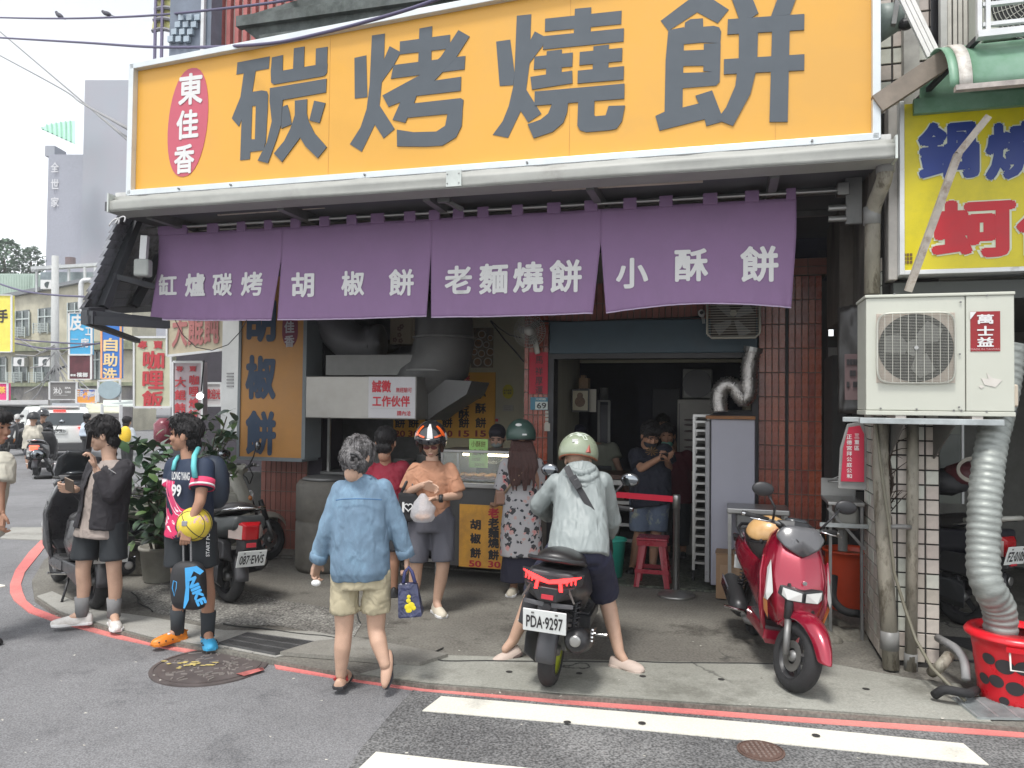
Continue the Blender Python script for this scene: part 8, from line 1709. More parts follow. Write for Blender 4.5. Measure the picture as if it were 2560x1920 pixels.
def far_ped(label, D, x0, y0, k, top, pants):
    J = PX(D, head=(x0, y0), sl=(x0-9*k, y0+17*k), sr=(x0+9*k, y0+17*k), el=(x0-13*k, y0+35*k), er=(x0+13*k, y0+35*k), wl=(x0-12*k, y0+50*k), wr=(x0+12*k, y0+50*k), hl=(x0-5*k, y0+48*k), hr=(x0+5*k, y0+48*k), kl=(x0-5*k, y0+72*k), kr=(x0+5*k, y0+72*k), al=(x0-5*k, y0+95*k), ar=(x0+5*k, y0+95*k), tl=(x0-5*k, y0+98*k, .2), tr=(x0+5*k, y0+98*k, .2))
    P = person(label, V((J['hl'].x, D, 0)), J, (0, 1, 0), SK3, hs=1.0, front=(0, 1, 0), hands=False, fine=False); hair_cap(P, amp=.004)
    cloth(P, 'shirt', top_rings(P, P['hp'], 1.1, 1.1), m=top, vox=.02, sleeves=[sleeve(P, 'l', .7), sleeve(P, 'r', .7)]); shorts(P, pants, hemk=1.7, r=.08, name='trousers', flare=.8); return P
P = far_ped('pedestrian in white carrying a yellow bag beyond the rubber plant', 17, 318, 1055, 1.15, mat('ped_white', (.5, .55, .6), rough=.8), BLK)
MB().ell(W(313, 1088, 16.75), (.13, .08, .2), 14, 10).obj('yellow_backpack', mat('pack_yellow', (.75, .5, .03), rough=.6), label='yellow backpack of the pedestrian beyond the plant', cat='bag', smooth=True)
far_ped('pedestrian in a pale blue shirt right of the white SUV', 21, 218, 1045, .95, mat('ped_blue', (.45, .52, .6), rough=.8), BLK)
D = 7.9
J = PX(D, head=(2010, 1075, .6), sl=(2020, 1150, .5), sr=(1980, 1150, .6), el=(2040, 1195, .1), wl=(2068, 1188, -.7), er=(1990, 1220, .5), wr=(2010, 1240, .3), hl=(2010, 1260, .5), hr=(1980, 1260, .5), kl=(2010, 1350, .5), kr=(1985, 1350, .5), al=(2010, 1420, .5), ar=(1985, 1420, .5), tl=(2020, 1425, .3), tr=(1990, 1425, .3))
upb = fthing('upper_storey', 'upper floors behind the orange sign with red striped cladding and a grey mouldy ledge', 'building', (-3, 6.8, 3.5))
slab('wall', upb, (-6.2, 1.0, 7.6, 7.8, 3.5, 9), mat('faded_pink_wall', (.42, .33, .31), rough=.8, var=.2))
x0 = F(520, 50, 7.5).x
for i in range(64): slab('cladding_rib', upb, (x0+.11*i, x0+.05+.11*i, 7.54, 7.6, 4.6, 9), mat('red_cladding', (.40, .13, .12), rough=.6, var=.25))
x1, x2 = F(432, 60, 7.4).x, F(535, 60, 7.4).x
slab('grey_side', upb, (x1, x2, 7.35, 7.6, 4.4, 9), mat('blue_grey_sheet', (.17, .20, .25), rough=.6, var=.2))
slab('pipe', upb, (x2-.1, x2-.06, 7.3, 7.34, 4.4, 9), ALU)
for i in range(4):
    for j in range(3): f_ = F(452+20*j-9*i, 42+18*i, 7.3); slab('louvre_pane', upb, (f_.x-.035, f_.x+.035, 7.3, 7.34, f_.z-.035, f_.z+.03), mat('louvre', (.35, .42, .48), rough=.4))
LG = mat('mouldy_ledge', (.12, .135, .13), rough=.9, var=.5, sc_=5, col2=(.05, .06, .055), sc2=4)
pl = [(578, 62), (640, 107), (1300, -40), (1000, -120)]
a, b = F(600, 66, 6.25), F(655, 107, 6.25)
MB().prism([(a.x, a.z), (b.x, b.z), (1.0, b.z), (1.0, b.z+1.1), (a.x, a.z+.12)], lambda p, s: V((p[0], 6.3+1.3*s, p[1]))).obj('ledge', LG, upb, FAC)
slab('ledge_lip', upb, (a.x-.04, 1.0, 6.24, 6.32, a.z, a.z+.10), LG); slab('ledge_step', upb, (b.x, 1.0, 6.2, 6.3, b.z+.0, b.z+.05), LG)
yaw_ = fthing('yellow_awning', 'yellow and grey curved plastic awning on thin posts at the top left', 'awning', F(385, 60, 8))
for i in range(4):
    y0 = -30+27*i; MB().grid(lambda u, v: F(382+60*u-(y0+26*v)*.12+8, y0+26*v-8*math.sin(PI*u)+6*u, 8), 8, 3).obj('plastic_panel', mat('pale_yellow_plastic', (.68, .66, .28), rough=.4), yaw_, FAC, smooth=True, solid=.02)
    MB().tube([F(382+60*u-(y0+26)*.12+8, y0+27-8*math.sin(PI*u)+6*u, 7.96) for u in [k/8 for k in range(9)]], .025, 6).obj('rib', mat('awning_rib', (.2, .2, .22)), yaw_, FAC)
for x in (388, 405): MB().cyl(F(x+2, -20, 7.95), F(x-2, 178, 7.95), .02, n=6).obj('post', mat('post_purple', (.2, .18, .28)), yaw_, FAC)
can = thing('side_canopy', 'dark grey sloping corrugated canopy over the side street left of the purple curtain', 'awning', W(300, 650, 7.4))
CD = mat('canopy_dark', (.26, .27, .30), rough=.7, var=.3, sc_=3, col2=(.05, .05, .055), sc2=3)
TL, TR, BL_, BR = W(300, 540, 6.9), W(470, 560, 8.3), W(214, 770, 6.6), W(420, 762, 8.6)
for i in range(11):
    u, v = i/11, (i+1)/11; a, b, c, d = TL.lerp(BL_, u), TR.lerp(BR, u), TR.lerp(BR, v+.02), TL.lerp(BL_, v+.02); n_ = (b-a).cross(d-a).normalized()*.02
    MB().add([a, b, c+n_, d+n_, a+n_*1.2, b+n_*1.2, c+n_*2.4, d+n_*2.4], [(0, 1, 2, 3), (4, 5, 6, 7), (0, 1, 5, 4), (3, 2, 6, 7), (0, 3, 7, 4), (1, 2, 6, 5)]).obj('roof_strip', CD, can)
for a, b, w_ in ((W(213, 778, 6.5), W(425, 770, 8.4), .06), (W(258, 768, 6.8), W(345, 545, 7.2), .07), (W(335, 765, 7.4), W(400, 640, 7.6), .07), (W(212, 784, 6.4), W(400, 803, 7.0), .06), (W(214, 800, 6.4), W(420, 812, 7.0), .07), (W(216, 806, 6.4), W(345, 852, 7.6), .045), (W(280, 690, 6.9), W(400, 720, 7.2), .05), (W(225, 780, 6.45), W(225, 812, 6.45), .10), (W(262, 778, 6.8), W(398, 806, 7.0), .03)):
    MB().bar(a, b, w_, w_).obj('frame_bar', mat('frame_dark', (.055, .058, .065), rough=.6), can)
MB().bar(W(363, 590, 7.0), W(358, 660, 7.0), .06, .05).obj('lamp_bracket', ALU, can); MB().box(-.07, .07, -.05, .05, -.10, .06, Matrix.Translation(W(358, 665, 7.0))).obj('floodlight', mat('flood_pale', (.4, .42, .4)), can, bevel=.02)
for k, c_ in enumerate(((285, 560), (300, 552))): MB().tube([W(c_[0]+10*math.cos(t)+14*math.sin(t)*.6, c_[1]-14*math.sin(t)+k*3, 6.4) for t in [i*PI/8 for i in range(10)]], .007, 5).obj('wire_loop', mat('wire_white', (.55, .55, .55)), can, smooth=True)
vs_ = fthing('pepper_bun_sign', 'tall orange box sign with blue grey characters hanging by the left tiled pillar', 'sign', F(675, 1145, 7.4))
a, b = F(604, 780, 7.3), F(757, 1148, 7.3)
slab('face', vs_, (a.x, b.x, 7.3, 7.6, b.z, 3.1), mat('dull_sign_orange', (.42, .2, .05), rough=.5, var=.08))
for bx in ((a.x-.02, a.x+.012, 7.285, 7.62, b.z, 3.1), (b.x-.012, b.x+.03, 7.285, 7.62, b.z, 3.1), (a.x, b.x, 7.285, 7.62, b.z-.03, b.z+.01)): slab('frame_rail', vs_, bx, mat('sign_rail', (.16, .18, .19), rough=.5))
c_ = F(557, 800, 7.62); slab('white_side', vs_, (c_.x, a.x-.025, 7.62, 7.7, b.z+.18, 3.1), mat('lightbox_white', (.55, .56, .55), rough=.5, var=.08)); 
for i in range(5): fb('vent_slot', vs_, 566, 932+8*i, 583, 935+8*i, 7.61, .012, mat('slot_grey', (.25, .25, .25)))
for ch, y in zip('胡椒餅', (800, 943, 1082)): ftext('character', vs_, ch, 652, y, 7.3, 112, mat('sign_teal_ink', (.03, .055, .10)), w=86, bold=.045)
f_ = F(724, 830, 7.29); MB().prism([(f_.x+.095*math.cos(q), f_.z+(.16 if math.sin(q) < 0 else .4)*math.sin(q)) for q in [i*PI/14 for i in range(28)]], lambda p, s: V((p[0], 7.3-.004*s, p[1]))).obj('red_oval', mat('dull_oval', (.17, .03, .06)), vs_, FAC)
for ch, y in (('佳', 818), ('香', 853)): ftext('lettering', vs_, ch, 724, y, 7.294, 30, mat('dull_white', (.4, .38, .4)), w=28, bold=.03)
def sgn_(label, x0, y0, x1, y1, D, face, texts, frame=ALU, name='street_sign', th=.16, sx=0):
    t = thing(name, label, 'sign', W((x0+x1)/2, y1, D)); c = [W(x, y, D) for x, y in ((x0, y1), (x1, y1+sx), (x1, y0+sx), (x0, y0))]
    MB().add(c+[p+V((0, th, 0)) for p in c], [(0, 1, 2, 3), (4, 5, 6, 7), (0, 1, 5, 4), (1, 2, 6, 5), (2, 3, 7, 6), (3, 0, 4, 7)]).obj('face', face, t)
    for i in range(4): MB().bar(c[i]+V((0, -.004, 0)), c[(i+1) % 4]+V((0, -.004, 0)), .012*D/5, .03).obj('frame_rail', frame, t)
    k = D/1921; dz = sx/(x1-x0)
    for s, x, y, w_, h_, m, v in texts:
        if v: MB().text(s, W(x, y, D)+V((0, -.012, 0)), w=w_*k, h=h_*k, vert=True, gap=v, bold=.03).obj('lettering', m, t)
        else: MB().text(s, W(x, y, D)+V((0, -.012, 0)), w=w_*k, h=h_*k, ux=(1, 0, -dz), bold=.03).obj('lettering', m, t)
    return t
RI = mat('sign_red_ink', (.48, .05, .06)); 
sgn_('pale green curry rice sign with large red characters in the side street', 336, 843, 428, 1018, 10.5, mat('sign_cream', (.50, .50, .36), rough=.5), [('專', 357, 862, 24, 20, RI, 0), ('賣', 396, 862, 24, 20, RI, 0), ('咖哩飯', 385, 900, 54, 46, RI, 1.08)])
sgn_('large cream wonton sign with pink characters partly under the purple curtain', 418, 770, 562, 890, 9.4, mat('sign_beige', (.48, .42, .3), rough=.5), [('大餛飩', 490, 820, 118, 90, mat('ink_pink', (.42, .16, .15)), 0)], sx=-16)
sgn_('pale pink menu sign with two columns of red characters above the leaves', 433, 905, 506, 1050, 9.6, mat('sign_pink', (.46, .38, .40), rough=.5), [('專', 450, 922, 18, 14, RI, 0), ('賣', 483, 922, 18, 14, RI, 0), ('大餛飩', 452, 955, 28, 26, RI, 1.25), ('咖哩燴飯', 486, 950, 24, 25, RI, 1.15)], name='menu_sign')
sgn_('white welcome banner with red characters behind the plant', 512, 958, 554, 1014, 11, mat('banner_white', (.55, .52, .52)), [('歡迎光', 534, 985, 36, 26, RI, 0)])
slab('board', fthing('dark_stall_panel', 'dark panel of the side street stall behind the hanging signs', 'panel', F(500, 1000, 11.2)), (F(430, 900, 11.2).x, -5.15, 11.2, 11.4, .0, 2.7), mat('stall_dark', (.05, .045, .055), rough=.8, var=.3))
lb_ = thing('bare_bulb', 'glowing white bulb hanging under the wonton sign', 'lamp', W(500, 988, 8.6)); MB().ell(W(500, 990, 8.6), (.038, .038, .034), 14, 10).obj('globe', mat('bulb_glow', (1, 1, 1), em=6), lb_, smooth=True); MB().cyl(W(503, 978, 8.6), W(510, 900, 8.6), .008).obj('flex', WIRE, lb_)
fe = thing('red_wrapped_tank', 'clear wrapped red cylinder hanging behind the rubber plant', 'cylinder', W(409, 1120, 8.2)); MB().tube([W(409, 1045, 8.2), W(409, 1060, 8.2), W(409, 1115, 8.2)], [.04, .10, .10], 14).obj('cylinder_body', mat('wrapped_red', (.22, .05, .07), rough=.3, var=.3), fe, smooth=True)
def fbox(name, parent, x0, y0, x1, y1, D0, D1, th, m):      # wall in the picture between two depths
    a, b = W(x0, y1, D0), W(x1, y1, D1); n_ = V((b.y-a.y, -(b.x-a.x), 0)).normalized()*-th
    za, zb = W(x0, y0, D0).z, W(x1, y0, D1).z; zl = W(x0, y1, D0).z; zr = W(x1, y1, D1).z
    c = [V((a.x, a.y, zl)), V((b.x, b.y, zr)), V((b.x, b.y, zb)), V((a.x, a.y, za))]
    return MB().add(c+[p+n_ for p in c], [(0, 1, 2, 3), (4, 5, 6, 7), (0, 1, 5, 4), (1, 2, 6, 5), (2, 3, 7, 6), (3, 0, 4, 7)]).obj(name, m, parent)
DA, DB = 52, 44
def dd(x): return 1/(1/DA+(1/DB-1/DA)*x/330)
bb = thing('beige_building', 'long beige two storey building at the end of the street with barred windows and balconies', 'building', W(120, 1140, 50))
BRD = (mat('beige_render', (.50, .47, .36), rough=.85, var=.12, sc_=.5, col2=(.33, .31, .24), sc2=.35))
c_ = [W(-120, 1160, dd(-120)), W(330, 1160, dd(330))]
MD = mat('window_dark', (.10, .12, .12), rough=.3); MW = mat('window_frame_grey', (.45, .5, .48)); MOS = mat('mossy_ledge', (.22, .24, .15), rough=.9, var=.5, sc_=2)
def quad(nm, p, pts, m, th=.2, off=.1):
    c = [W(x, y, dd(x)-off) for x, y in pts]; return MB().add(c+[q+V((0, th, 0)) for q in c], [(0, 1, 2, 3), (4, 5, 6, 7), (0, 1, 5, 4), (1, 2, 6, 5), (2, 3, 7, 6), (3, 0, 4, 7)]).obj(nm, m, p)
quad('wall', bb, [(-120, 1162), (330, 1162), (330, 678), (-120, 768)], MC['beige_render'], 3, 0)
quad('roof_edge', bb, [(-60, 748), (330, 672), (330, 680), (-60, 758)], mat('roof_edge_grey', (.18, .19, .2)), .8, .6)
quad('mossy_ledge', bb, [(-60, 862), (330, 850), (330, 872), (-60, 880)], MOS, 1.2, 1.2)
quad('lower_ledge', bb, [(-60, 958), (330, 955), (330, 964), (-60, 967)], MOS, .8, .8)
quad('shop_front', bb, [(-60, 968), (330, 966), (330, 1140), (-60, 1150)], mat('shopfront_dim', (.13, .12, .12), rough=.7, var=.5, sc_=.8, col2=(.3, .28, .24), sc2=.5), .1, .15)
for x0, x1, y0, y1, bal in ((38, 72, 778, 842, 1), (95, 128, 772, 832, 1), (-20, 14, 895, 955, 0), (30, 66, 892, 955, 1), (84, 124, 892, 955, 1), (168, 205, 757, 860, 0), (225, 250, 880, 950, 0), (262, 290, 760, 850, 0)):
    w_ = quad('window', bb, [(x0, y1), (x1, y1-2), (x1, y0-4), (x0, y0)], MD, .1, .12)
    for u in (0, .5, 1): xx = x0+(x1-x0)*u; quad('frame', w_, [(xx-1.2, y1-3), (xx+1.2, y1-3), (xx+1.2, y0), (xx-1.2, y0)], MW, .1, .25)
    quad('frame', w_, [(x0, y0+22), (x1, y0+20), (x1, y0+17), (x0, y0+19)], MW, .1, .27)
    if bal:
        for i in range(6): quad('balcony_rail', bb, [(x0-14+0, y1-22+4.2*i), (x0+24, y1-24+4.2*i), (x0+24, y1-25.2+4.2*i), (x0-14, y1-23.2+4.2*i)], MW, .1, .9)
        for k in range(3): quad('balcony_post', bb, [(x0-14+18*k, y1+2), (x0-12.5+18*k, y1+2), (x0-12.5+18*k, y1-25), (x0-14+18*k, y1-25)], MW, .1, .92)
for i, (x, y) in enumerate(((20, 790), (52, 905), (115, 905), (120, 712))):
    t = thing('wall_air_conditioner', ('white air conditioner box left of the upper windows', 'white air conditioner in the lower left window', 'white air conditioner in the lower middle window', 'cream air conditioner on the beige roof')[i], 'air conditioner', W(x, y, dd(x)-1)); MB().box(-.35, .35, -.2, .3, -.28, .28, Matrix.Translation(W(x, y, dd(x)-.8))).obj('casing', WHT, t); MB().cyl(W(x, y, dd(x)-1.02), W(x, y, dd(x)-1.0), .2).obj('fan_opening', MD, t)
gc = thing('green_shed', 'pale green corrugated metal shed on the roof at the far left', 'building', W(40, 740, 58))
fbox('shed_wall', gc, -80, 684, 84, 760, 60, 56, 2, mat('pale_green_metal', (.38, .48, .42), rough=.6))
for i in range(26): x = -20+4*i; MB().bar(W(x, 686, 55.9+.2), W(x, 755, 55.9+.2), .05, .05, up=(0, 1, 0)).obj('corrugation', MC['pale_green_metal'], gc)
rt_ = thing('roof_shack', 'rooftop shack with a flat canopy on posts above the beige building', 'building', W(160, 715, 50))
for a, b in (((80, 672), (248, 662)), ((80, 676), (150, 664))): MB().bar(W(*a, 48), W(*b, 49), .5, .2).obj('canopy_slab', mat('shack_white', (.5, .52, .52), rough=.6), rt_)
for x in (92, 133, 172, 212, 238): MB().bar(W(x, 668, 48.5), W(x, 730, 48.5), .12, .12).obj('post', MC['shack_white'], rt_)
fbox('shack_wall', rt_, 100, 680, 235, 722, 49.5, 49.5, .5, mat('shack_grey', (.25, .3, .32), rough=.8, var=.4, sc_=1))
MB().cyl(W(176, 662, 49), W(176, 644, 49), .3).obj('water_drum', mat('drum_brown', (.16, .12, .12)), rt_)
tw = thing('tower_block', 'tall blank tower block in haze-paled lilac grey behind the shops on the left', 'building', W(220, 640, 75))
TWM = mat('tower_haze_grey', (.33, .35, .39), rough=.9, var=.05, sc_=.2, col2=(.36, .33, .37), sc2=.06)  # tower colours kept pale to stand in for haze and glare
fbox('tower_wall', tw, 192, 200, 420, 1000, 75, 72, 8, TWM); fbox('tower_wall', tw, 105, 386, 195, 1000, 76, 75, 8, mat('tower_haze_lilac', (.32, .33, .38), rough=.9)); fbox('rooftop_box', tw, 112, 364, 136, 390, 76, 76, 2, TWM)
for i, ch in enumerate('全世家'): MB().text(ch, W(137, (418, 460, 505)[i], 75.6), w=.8, h=1.0, bold=.02).obj('lettering', mat('tower_letters', (.6, .6, .62)), tw)
ga = thing('green_awning', 'pale green arched plastic awning on the side of the tower block', 'awning', W(150, 340, 74))
for i in range(7): u0, u1 = i/7, (i+1)/7; MB().add([W(105+82*u0, 320-18*math.sqrt(u0), 72), W(105+82*u1, 320-18*math.sqrt(u1)+0, 72), W(108+80*u1, 324+36*u1, 70), W(108+80*u0, 324+36*u0, 70)], [(0, 1, 2, 3)]).obj('plastic_panel', mat('mint_plastic', (.35, .68, .48), rough=.4), ga, solid=.05); MB().bar(W(105+82*u0, 319-18*math.sqrt(u0), 71.9), W(108+80*u0, 324+36*u0, 69.9), .12, .12).obj('rib', mat('mint_rib', (.2, .4, .3)), ga)
BW = mat('far_blue', (.06, .36, .62)); WT = WHT
sgn_('blue leather workshop sign with white characters over the far street', 173, 783, 229, 886, 30, BW, [('皮', 193, 806, 36, 42, WT, 0), ('工', 221, 828, 15, 20, WT, 0), ('房', 212, 857, 22, 24, WT, 0), ('一一', 187, 848, 18, 5, WT, 0), ('一一', 187, 858, 18, 5, WT, 0), ('一一', 187, 868, 18, 5, WT, 0)], frame=WHT)
sgn_('dark maroon betel nut sign under the blue sign', 172, 888, 228, 948, 30, mat('far_maroon', (.12, .03, .04), var=.6, sc_=2), [('檳榔', 206, 937, 28, 12, WT, 0), ('專業', 183, 938, 14, 6, WT, 0)], frame=WHT)
sgn_('blue and orange self service laundry sign with gold characters', 254, 800, 302, 946, 24, mat('far_laundry_blue', (.03, .16, .5)), [('自助洗', 277, 862, 36, 34, mat('gold_ink', (.72, .55, .28)), 1.1), ('Coin laundry', 277, 938, 34, 5, MC['gold_ink'], 0)], frame=mat('far_orange', (.75, .35, .16)))
sgn_('grey spa sign with white lettering above the shop row', 124, 955, 192, 999, 28, mat('far_grey', (.16, .155, .15)), [('沐心', 145, 977, 22, 18, WT, 0), ('SPA', 170, 970, 15, 5, WT, 0), ('CARE', 170, 980, 15, 5, WT, 0), ('一一一一一', 152, 988, 34, 2, WT, 0)])
sgn_('small colourful orange and blue sign beside the grey spa sign', 191, 973, 240, 1008, 27, mat('far_stall_orange', (.7, .3, .05), col2=(.1, .2, .6), sc2=2.2, thr=(.5, .52)), [('日日', 200, 985, 14, 14, WT, 0), ('現炒', 228, 985, 20, 14, WT, 0)])
sgn_('yellow sign with a pointing hand at the left photo edge', -30, 738, 29, 880, 26, mat('far_yellow', (.78, .68, .12)), [('手', 8, 790, 24, 34, BLKT, 0)], frame=WHT)
sgn_('pink shop sign at the left photo edge', -20, 958, 19, 1001, 26, mat('far_pink', (.75, .05, .2)), [('茶', 6, 975, 18, 18, mat('far_gold', (.8, .5, .1)), 0)])
rs = thing('round_sign_back', 'round blue grey back of a sign on a frame in the far street', 'sign', W(273, 975, 22)); MB().prism([(math.cos(q)*.32, math.sin(q)*.26) for q in [i*PI/12 for i in range(24)]], lambda p, s: W(273, 975, 22)+V((p[0], .08*s, p[1]))).obj('disc', mat('disc_blue_grey', (.3, .38, .41)), rs)
for a, b in (((246, 952), (300, 949)), ((246, 952), (246, 1005)), ((300, 949), (300, 1005))): MB().bar(W(*a, 22.1), W(*b, 22.1), .05, .05).obj('frame_bar', ALU, rs)
for i, (x0, x1, y0, y1, D, c, l) in enumerate(((215, 300, 1008, 1030, 28, (.6, .6, .45), 'cream striped shop awning in the far row'), (258, 338, 1000, 1014, 24, (.55, .6, .55), 'ragged pale green white awning at the right of the far row'), (-10, 120, 1000, 1010, 34, (.3, .3, .3), 'grey shop awning at the far left'), (130, 215, 1008, 1016, 30, (.28, .3, .32), 'flat grey shop canopy beneath the spa sign'))):
    t = thing('shop_awning', l, 'awning', W((x0+x1)/2, y1, D)); MB().hull([W(x, y, D+d) for x in (x0, x1) for y, d in ((y0, 1.2), (y1, 0), (y1+3, 0), (y0+3, 1.2))]).obj('canopy', mat('far_awning_%d' % i, c, var=.25, sc_=3), t)
for i, (x, y0, y1, D) in enumerate(((201, 1008, 1075, 29), (255, 1010, 1090, 26), (302, 1012, 1060, 23))):
    t = thing('awning_post', ('thin pale post left of the middle stalls', 'pale blue post between the stalls', 'thin post at the right end of the stalls')[i], 'post', W(x, y1, D)); MB().cyl(W(x, y0, D), W(x, y1+8, D), .05, n=6).obj('post', ALU, t)
up_ = thing('utility_pole', 'concrete utility pole tangled with cables in front of the beige building', 'pole', W(137, 1130, 38)); MB().tube([W(138, 640, 38), W(137, 1140, 38)], [.16, .22], 10).obj('pole_shaft', mat('pole_concrete', (.42, .43, .42), rough=.8), up_, smooth=True)
for k in range(16): 
    a = W(137, 900+random.uniform(-40, 20), 37.7); b = a+V((random.uniform(-2, 2), 0, random.uniform(-2.5, 1))); MB().tube([a, a.lerp(b, .5)+V((0, 0, -.3)), b], .03, 4).obj('cable_tangle', WIREG, up_)
MB().bar(W(118, 935, 37.8), W(165, 915, 37.8), .1, .1).obj('cross_arm', DARK, up_)
def wire(label, pts, D, r, m=None):
    q = [W(x, y, d) for (x, y), d in zip(pts, D)]; fine = []
    for i in range(len(q)-1):
        p0, p1, p2, p3 = q[max(0, i-1)], q[i], q[i+1], q[min(len(q)-1, i+2)]
        for k in range(6):
            u = k/6; fine.append(.5*((2*p1)+(p2-p0)*u+(2*p0-5*p1+4*p2-p3)*u*u+(3*p1-p0-3*p2+p3)*u**3))
    t = thing('overhead_wire', label, 'cable', q[0], 0, 'overhead wires'); MB().tube(fine+[q[-1]], r, 6).obj('wire_run', m or mat('wire_purple', (.10, .09, .16)), t, smooth=True)
wire('upper overhead wire with birds sitting on it', [(-40, 43), (100, 46), (230, 45), (400, 37), (640, 12), (760, -8)], [14, 12, 10.5, 9, 7.5, 7], .013)
wire('thick lower overhead wire crossing in front of the orange sign', [(-40, 92), (200, 106), (400, 118), (640, 112), (800, 84), (1000, 30), (1120, -12)], [12, 9, 7.2, 6.05, 5.75, 5.4, 5.2], .013)
wire('thin diagonal wire from the top left corner to the sign edge', [(-20, 62), (190, 240), (260, 300), (335, 360)], [26, 20, 14, 7], .02, WIREG)
wire('second thin diagonal wire beneath the first at the top left', [(-20, 128), (150, 220), (200, 255), (338, 331)], [26, 22, 18, 7], .02, WIREG)
wire('long wire sagging across the beige building roof', [(0, 710), (60, 728), (140, 738), (222, 742)], [30, 28, 26, 24], .035)
wire('pair of low wires crossing the beige facade', [(0, 840), (60, 850), (170, 858), (235, 860)], [30, 29, 27, 25], .03)
wire('lowest slack wire across the beige facade', [(0, 850), (90, 868), (150, 872), (250, 858)], [30, 29, 28, 25], .03)
wire('thick pale conduit bundle dropping down the beige wall', [(228, 700), (205, 705), (203, 740), (202, 770), (210, 785)], [43]*5, .14, ALU)
for i, (x, y, D, s, l) in enumerate(((149, 39, 11.5, -1, 'dark pigeon upright on the upper wire'), (267, 34, 10.1, -1, 'hunched pigeon on the upper wire nearer the awning'), (356, 167, 6.6, -1, 'small dove perched on the left corner of the orange sign'))):
    k = D/1921; p = W(x, y, D); t = thing('bird', l, 'bird', p, 0, 'birds on the wires'); BM = mat('bird_grey', (.10, .10, .12), rough=.8); R_ = Matrix.Rotation(.6 if i != 1 else .3, 3, 'Y')
    mb = MB(); mb.ell(p, (12*k, 6*k, 6*k), 12, 8, R_); mb.ell(p+R_ @ V((-11*k, 0, 2*k)), (4*k, 4*k, 4*k), 10, 8); mb.hull([p+R_ @ V((x_*k, y_*k, z_*k)) for x_, y_, z_ in ((8, 2, 1), (8, -2, 1), (21, 2, 0), (21, -2, 0), (9, 0, -3))]); mb.hull([p+R_ @ V((x_*k, 0, z_*k)) for x_, z_ in ((-14, 3), (-14, 1), (-18, 1.5))]+[p+R_ @ V((-13*k, k, 2*k))]); mb.obj('bird_body', BM, t, remesh=1.2*k, rsm=1, smooth=True)
def leafmesh(L, w_, col, nm):
    mb = MB(); pts = []
    for u, h_ in ((0, 0), (.25, .8), (.55, 1), (.82, .62), (1, 0)):
        pts.append((u, h_))
    for u, h_ in pts: mb.v += [V((L*u, -w_*h_/2, .04*L*math.sin(PI*u)+.12*w_*h_)), V((L*u, 0, .10*L*math.sin(PI*u))), V((L*u, w_*h_/2, .04*L*math.sin(PI*u)+.12*w_*h_))]
    for i in range(4): mb.f += [(3*i, 3*i+3, 3*i+4, 3*i+1), (3*i+1, 3*i+4, 3*i+5, 3*i+2)]
    me = bpy.data.meshes.new('leaf'); me.from_pydata([tuple(p) for p in mb.v], [], mb.f); me.materials.append(mat(nm, col, rough=.38, var=.25, sc_=9, spec=.6)); me.polygons.foreach_set('use_smooth', [True]*8); return me
LV = [leafmesh(.17, .085, c, 'leaf_%d' % i) for i, c in enumerate(((.035, .085, .03), (.05, .11, .04), (.025, .06, .03), (.09, .15, .05), (.06, .09, .055)))]
def rubber_plant(label, base, rect, D, n, pot, s=1.0):
    t = thing('potted_plant', label, 'plant', base); x0, y0, x1, y1 = rect
    if pot: MB().lathe([(.13, 0), (.15, .02), (.185, .30), (.20, .31), (.20, .34), (.18, .34), (.17, .29), (0, .29)], 26, Matrix.Translation(base), caps=False).obj('pot', mat('pot_grey', (.3, .29, .25), rough=.8, var=.2), t, smooth=True)
    mb = MB(); tips = []
    for i in range(9):
        tx, ty = random.uniform(x0+15, x1-15), random.uniform(y0+8, (y0+y1)/2+40); tip = W(tx, ty, D+random.uniform(-.25, .3)); b0 = base+V((random.uniform(-.05, .05), random.uniform(-.05, .05), .25)); md = b0.lerp(tip, .5)+V((random.uniform(-.1, .1), 0, .05)); mb.tube([b0, md, tip], [.014, .011, .006], 6); tips.append((b0, md, tip))
    mb.obj('stem', mat('stem_brown', (.12, .10, .07), rough=.9), t)
    for i in range(n):
        b0, md, tip = random.choice(tips); u = random.random()**.6; p = (b0.lerp(md, u*2) if u < .5 else md.lerp(tip, u*2-1))+V((random.gauss(0, .05), random.gauss(0, .06), random.gauss(0, .05)))
        if random.random() < .55: p = W(random.uniform(x0, x1), random.uniform(y0, y1), D+random.uniform(-.25, .3))
        o = bpy.data.objects.new('leaf', random.choice(LV)); C.objects.link(o); o.parent = t; k = s*random.uniform(.6, 1.25)
        o.matrix_local = Matrix.Translation(p-base) @ Matrix.Rotation(random.uniform(0, 2*PI), 4, 'Z') @ Matrix.Rotation(random.uniform(-.9, .7), 4, 'Y') @ Matrix.Rotation(random.uniform(-.6, .6), 4, 'X') @ Matrix.Scale(k, 4)
rubber_plant('large potted rubber plant with broad dark leaves between the two boys', G(400, 1452), (318, 1085, 420, 1360), 6.9, 210, True, .9)
rubber_plant('tall rubber plant with glossy leaves beside the orange pillar sign', G(478, 1330), (492, 1020, 590, 1210), 7.9, 110, False, 1.0)
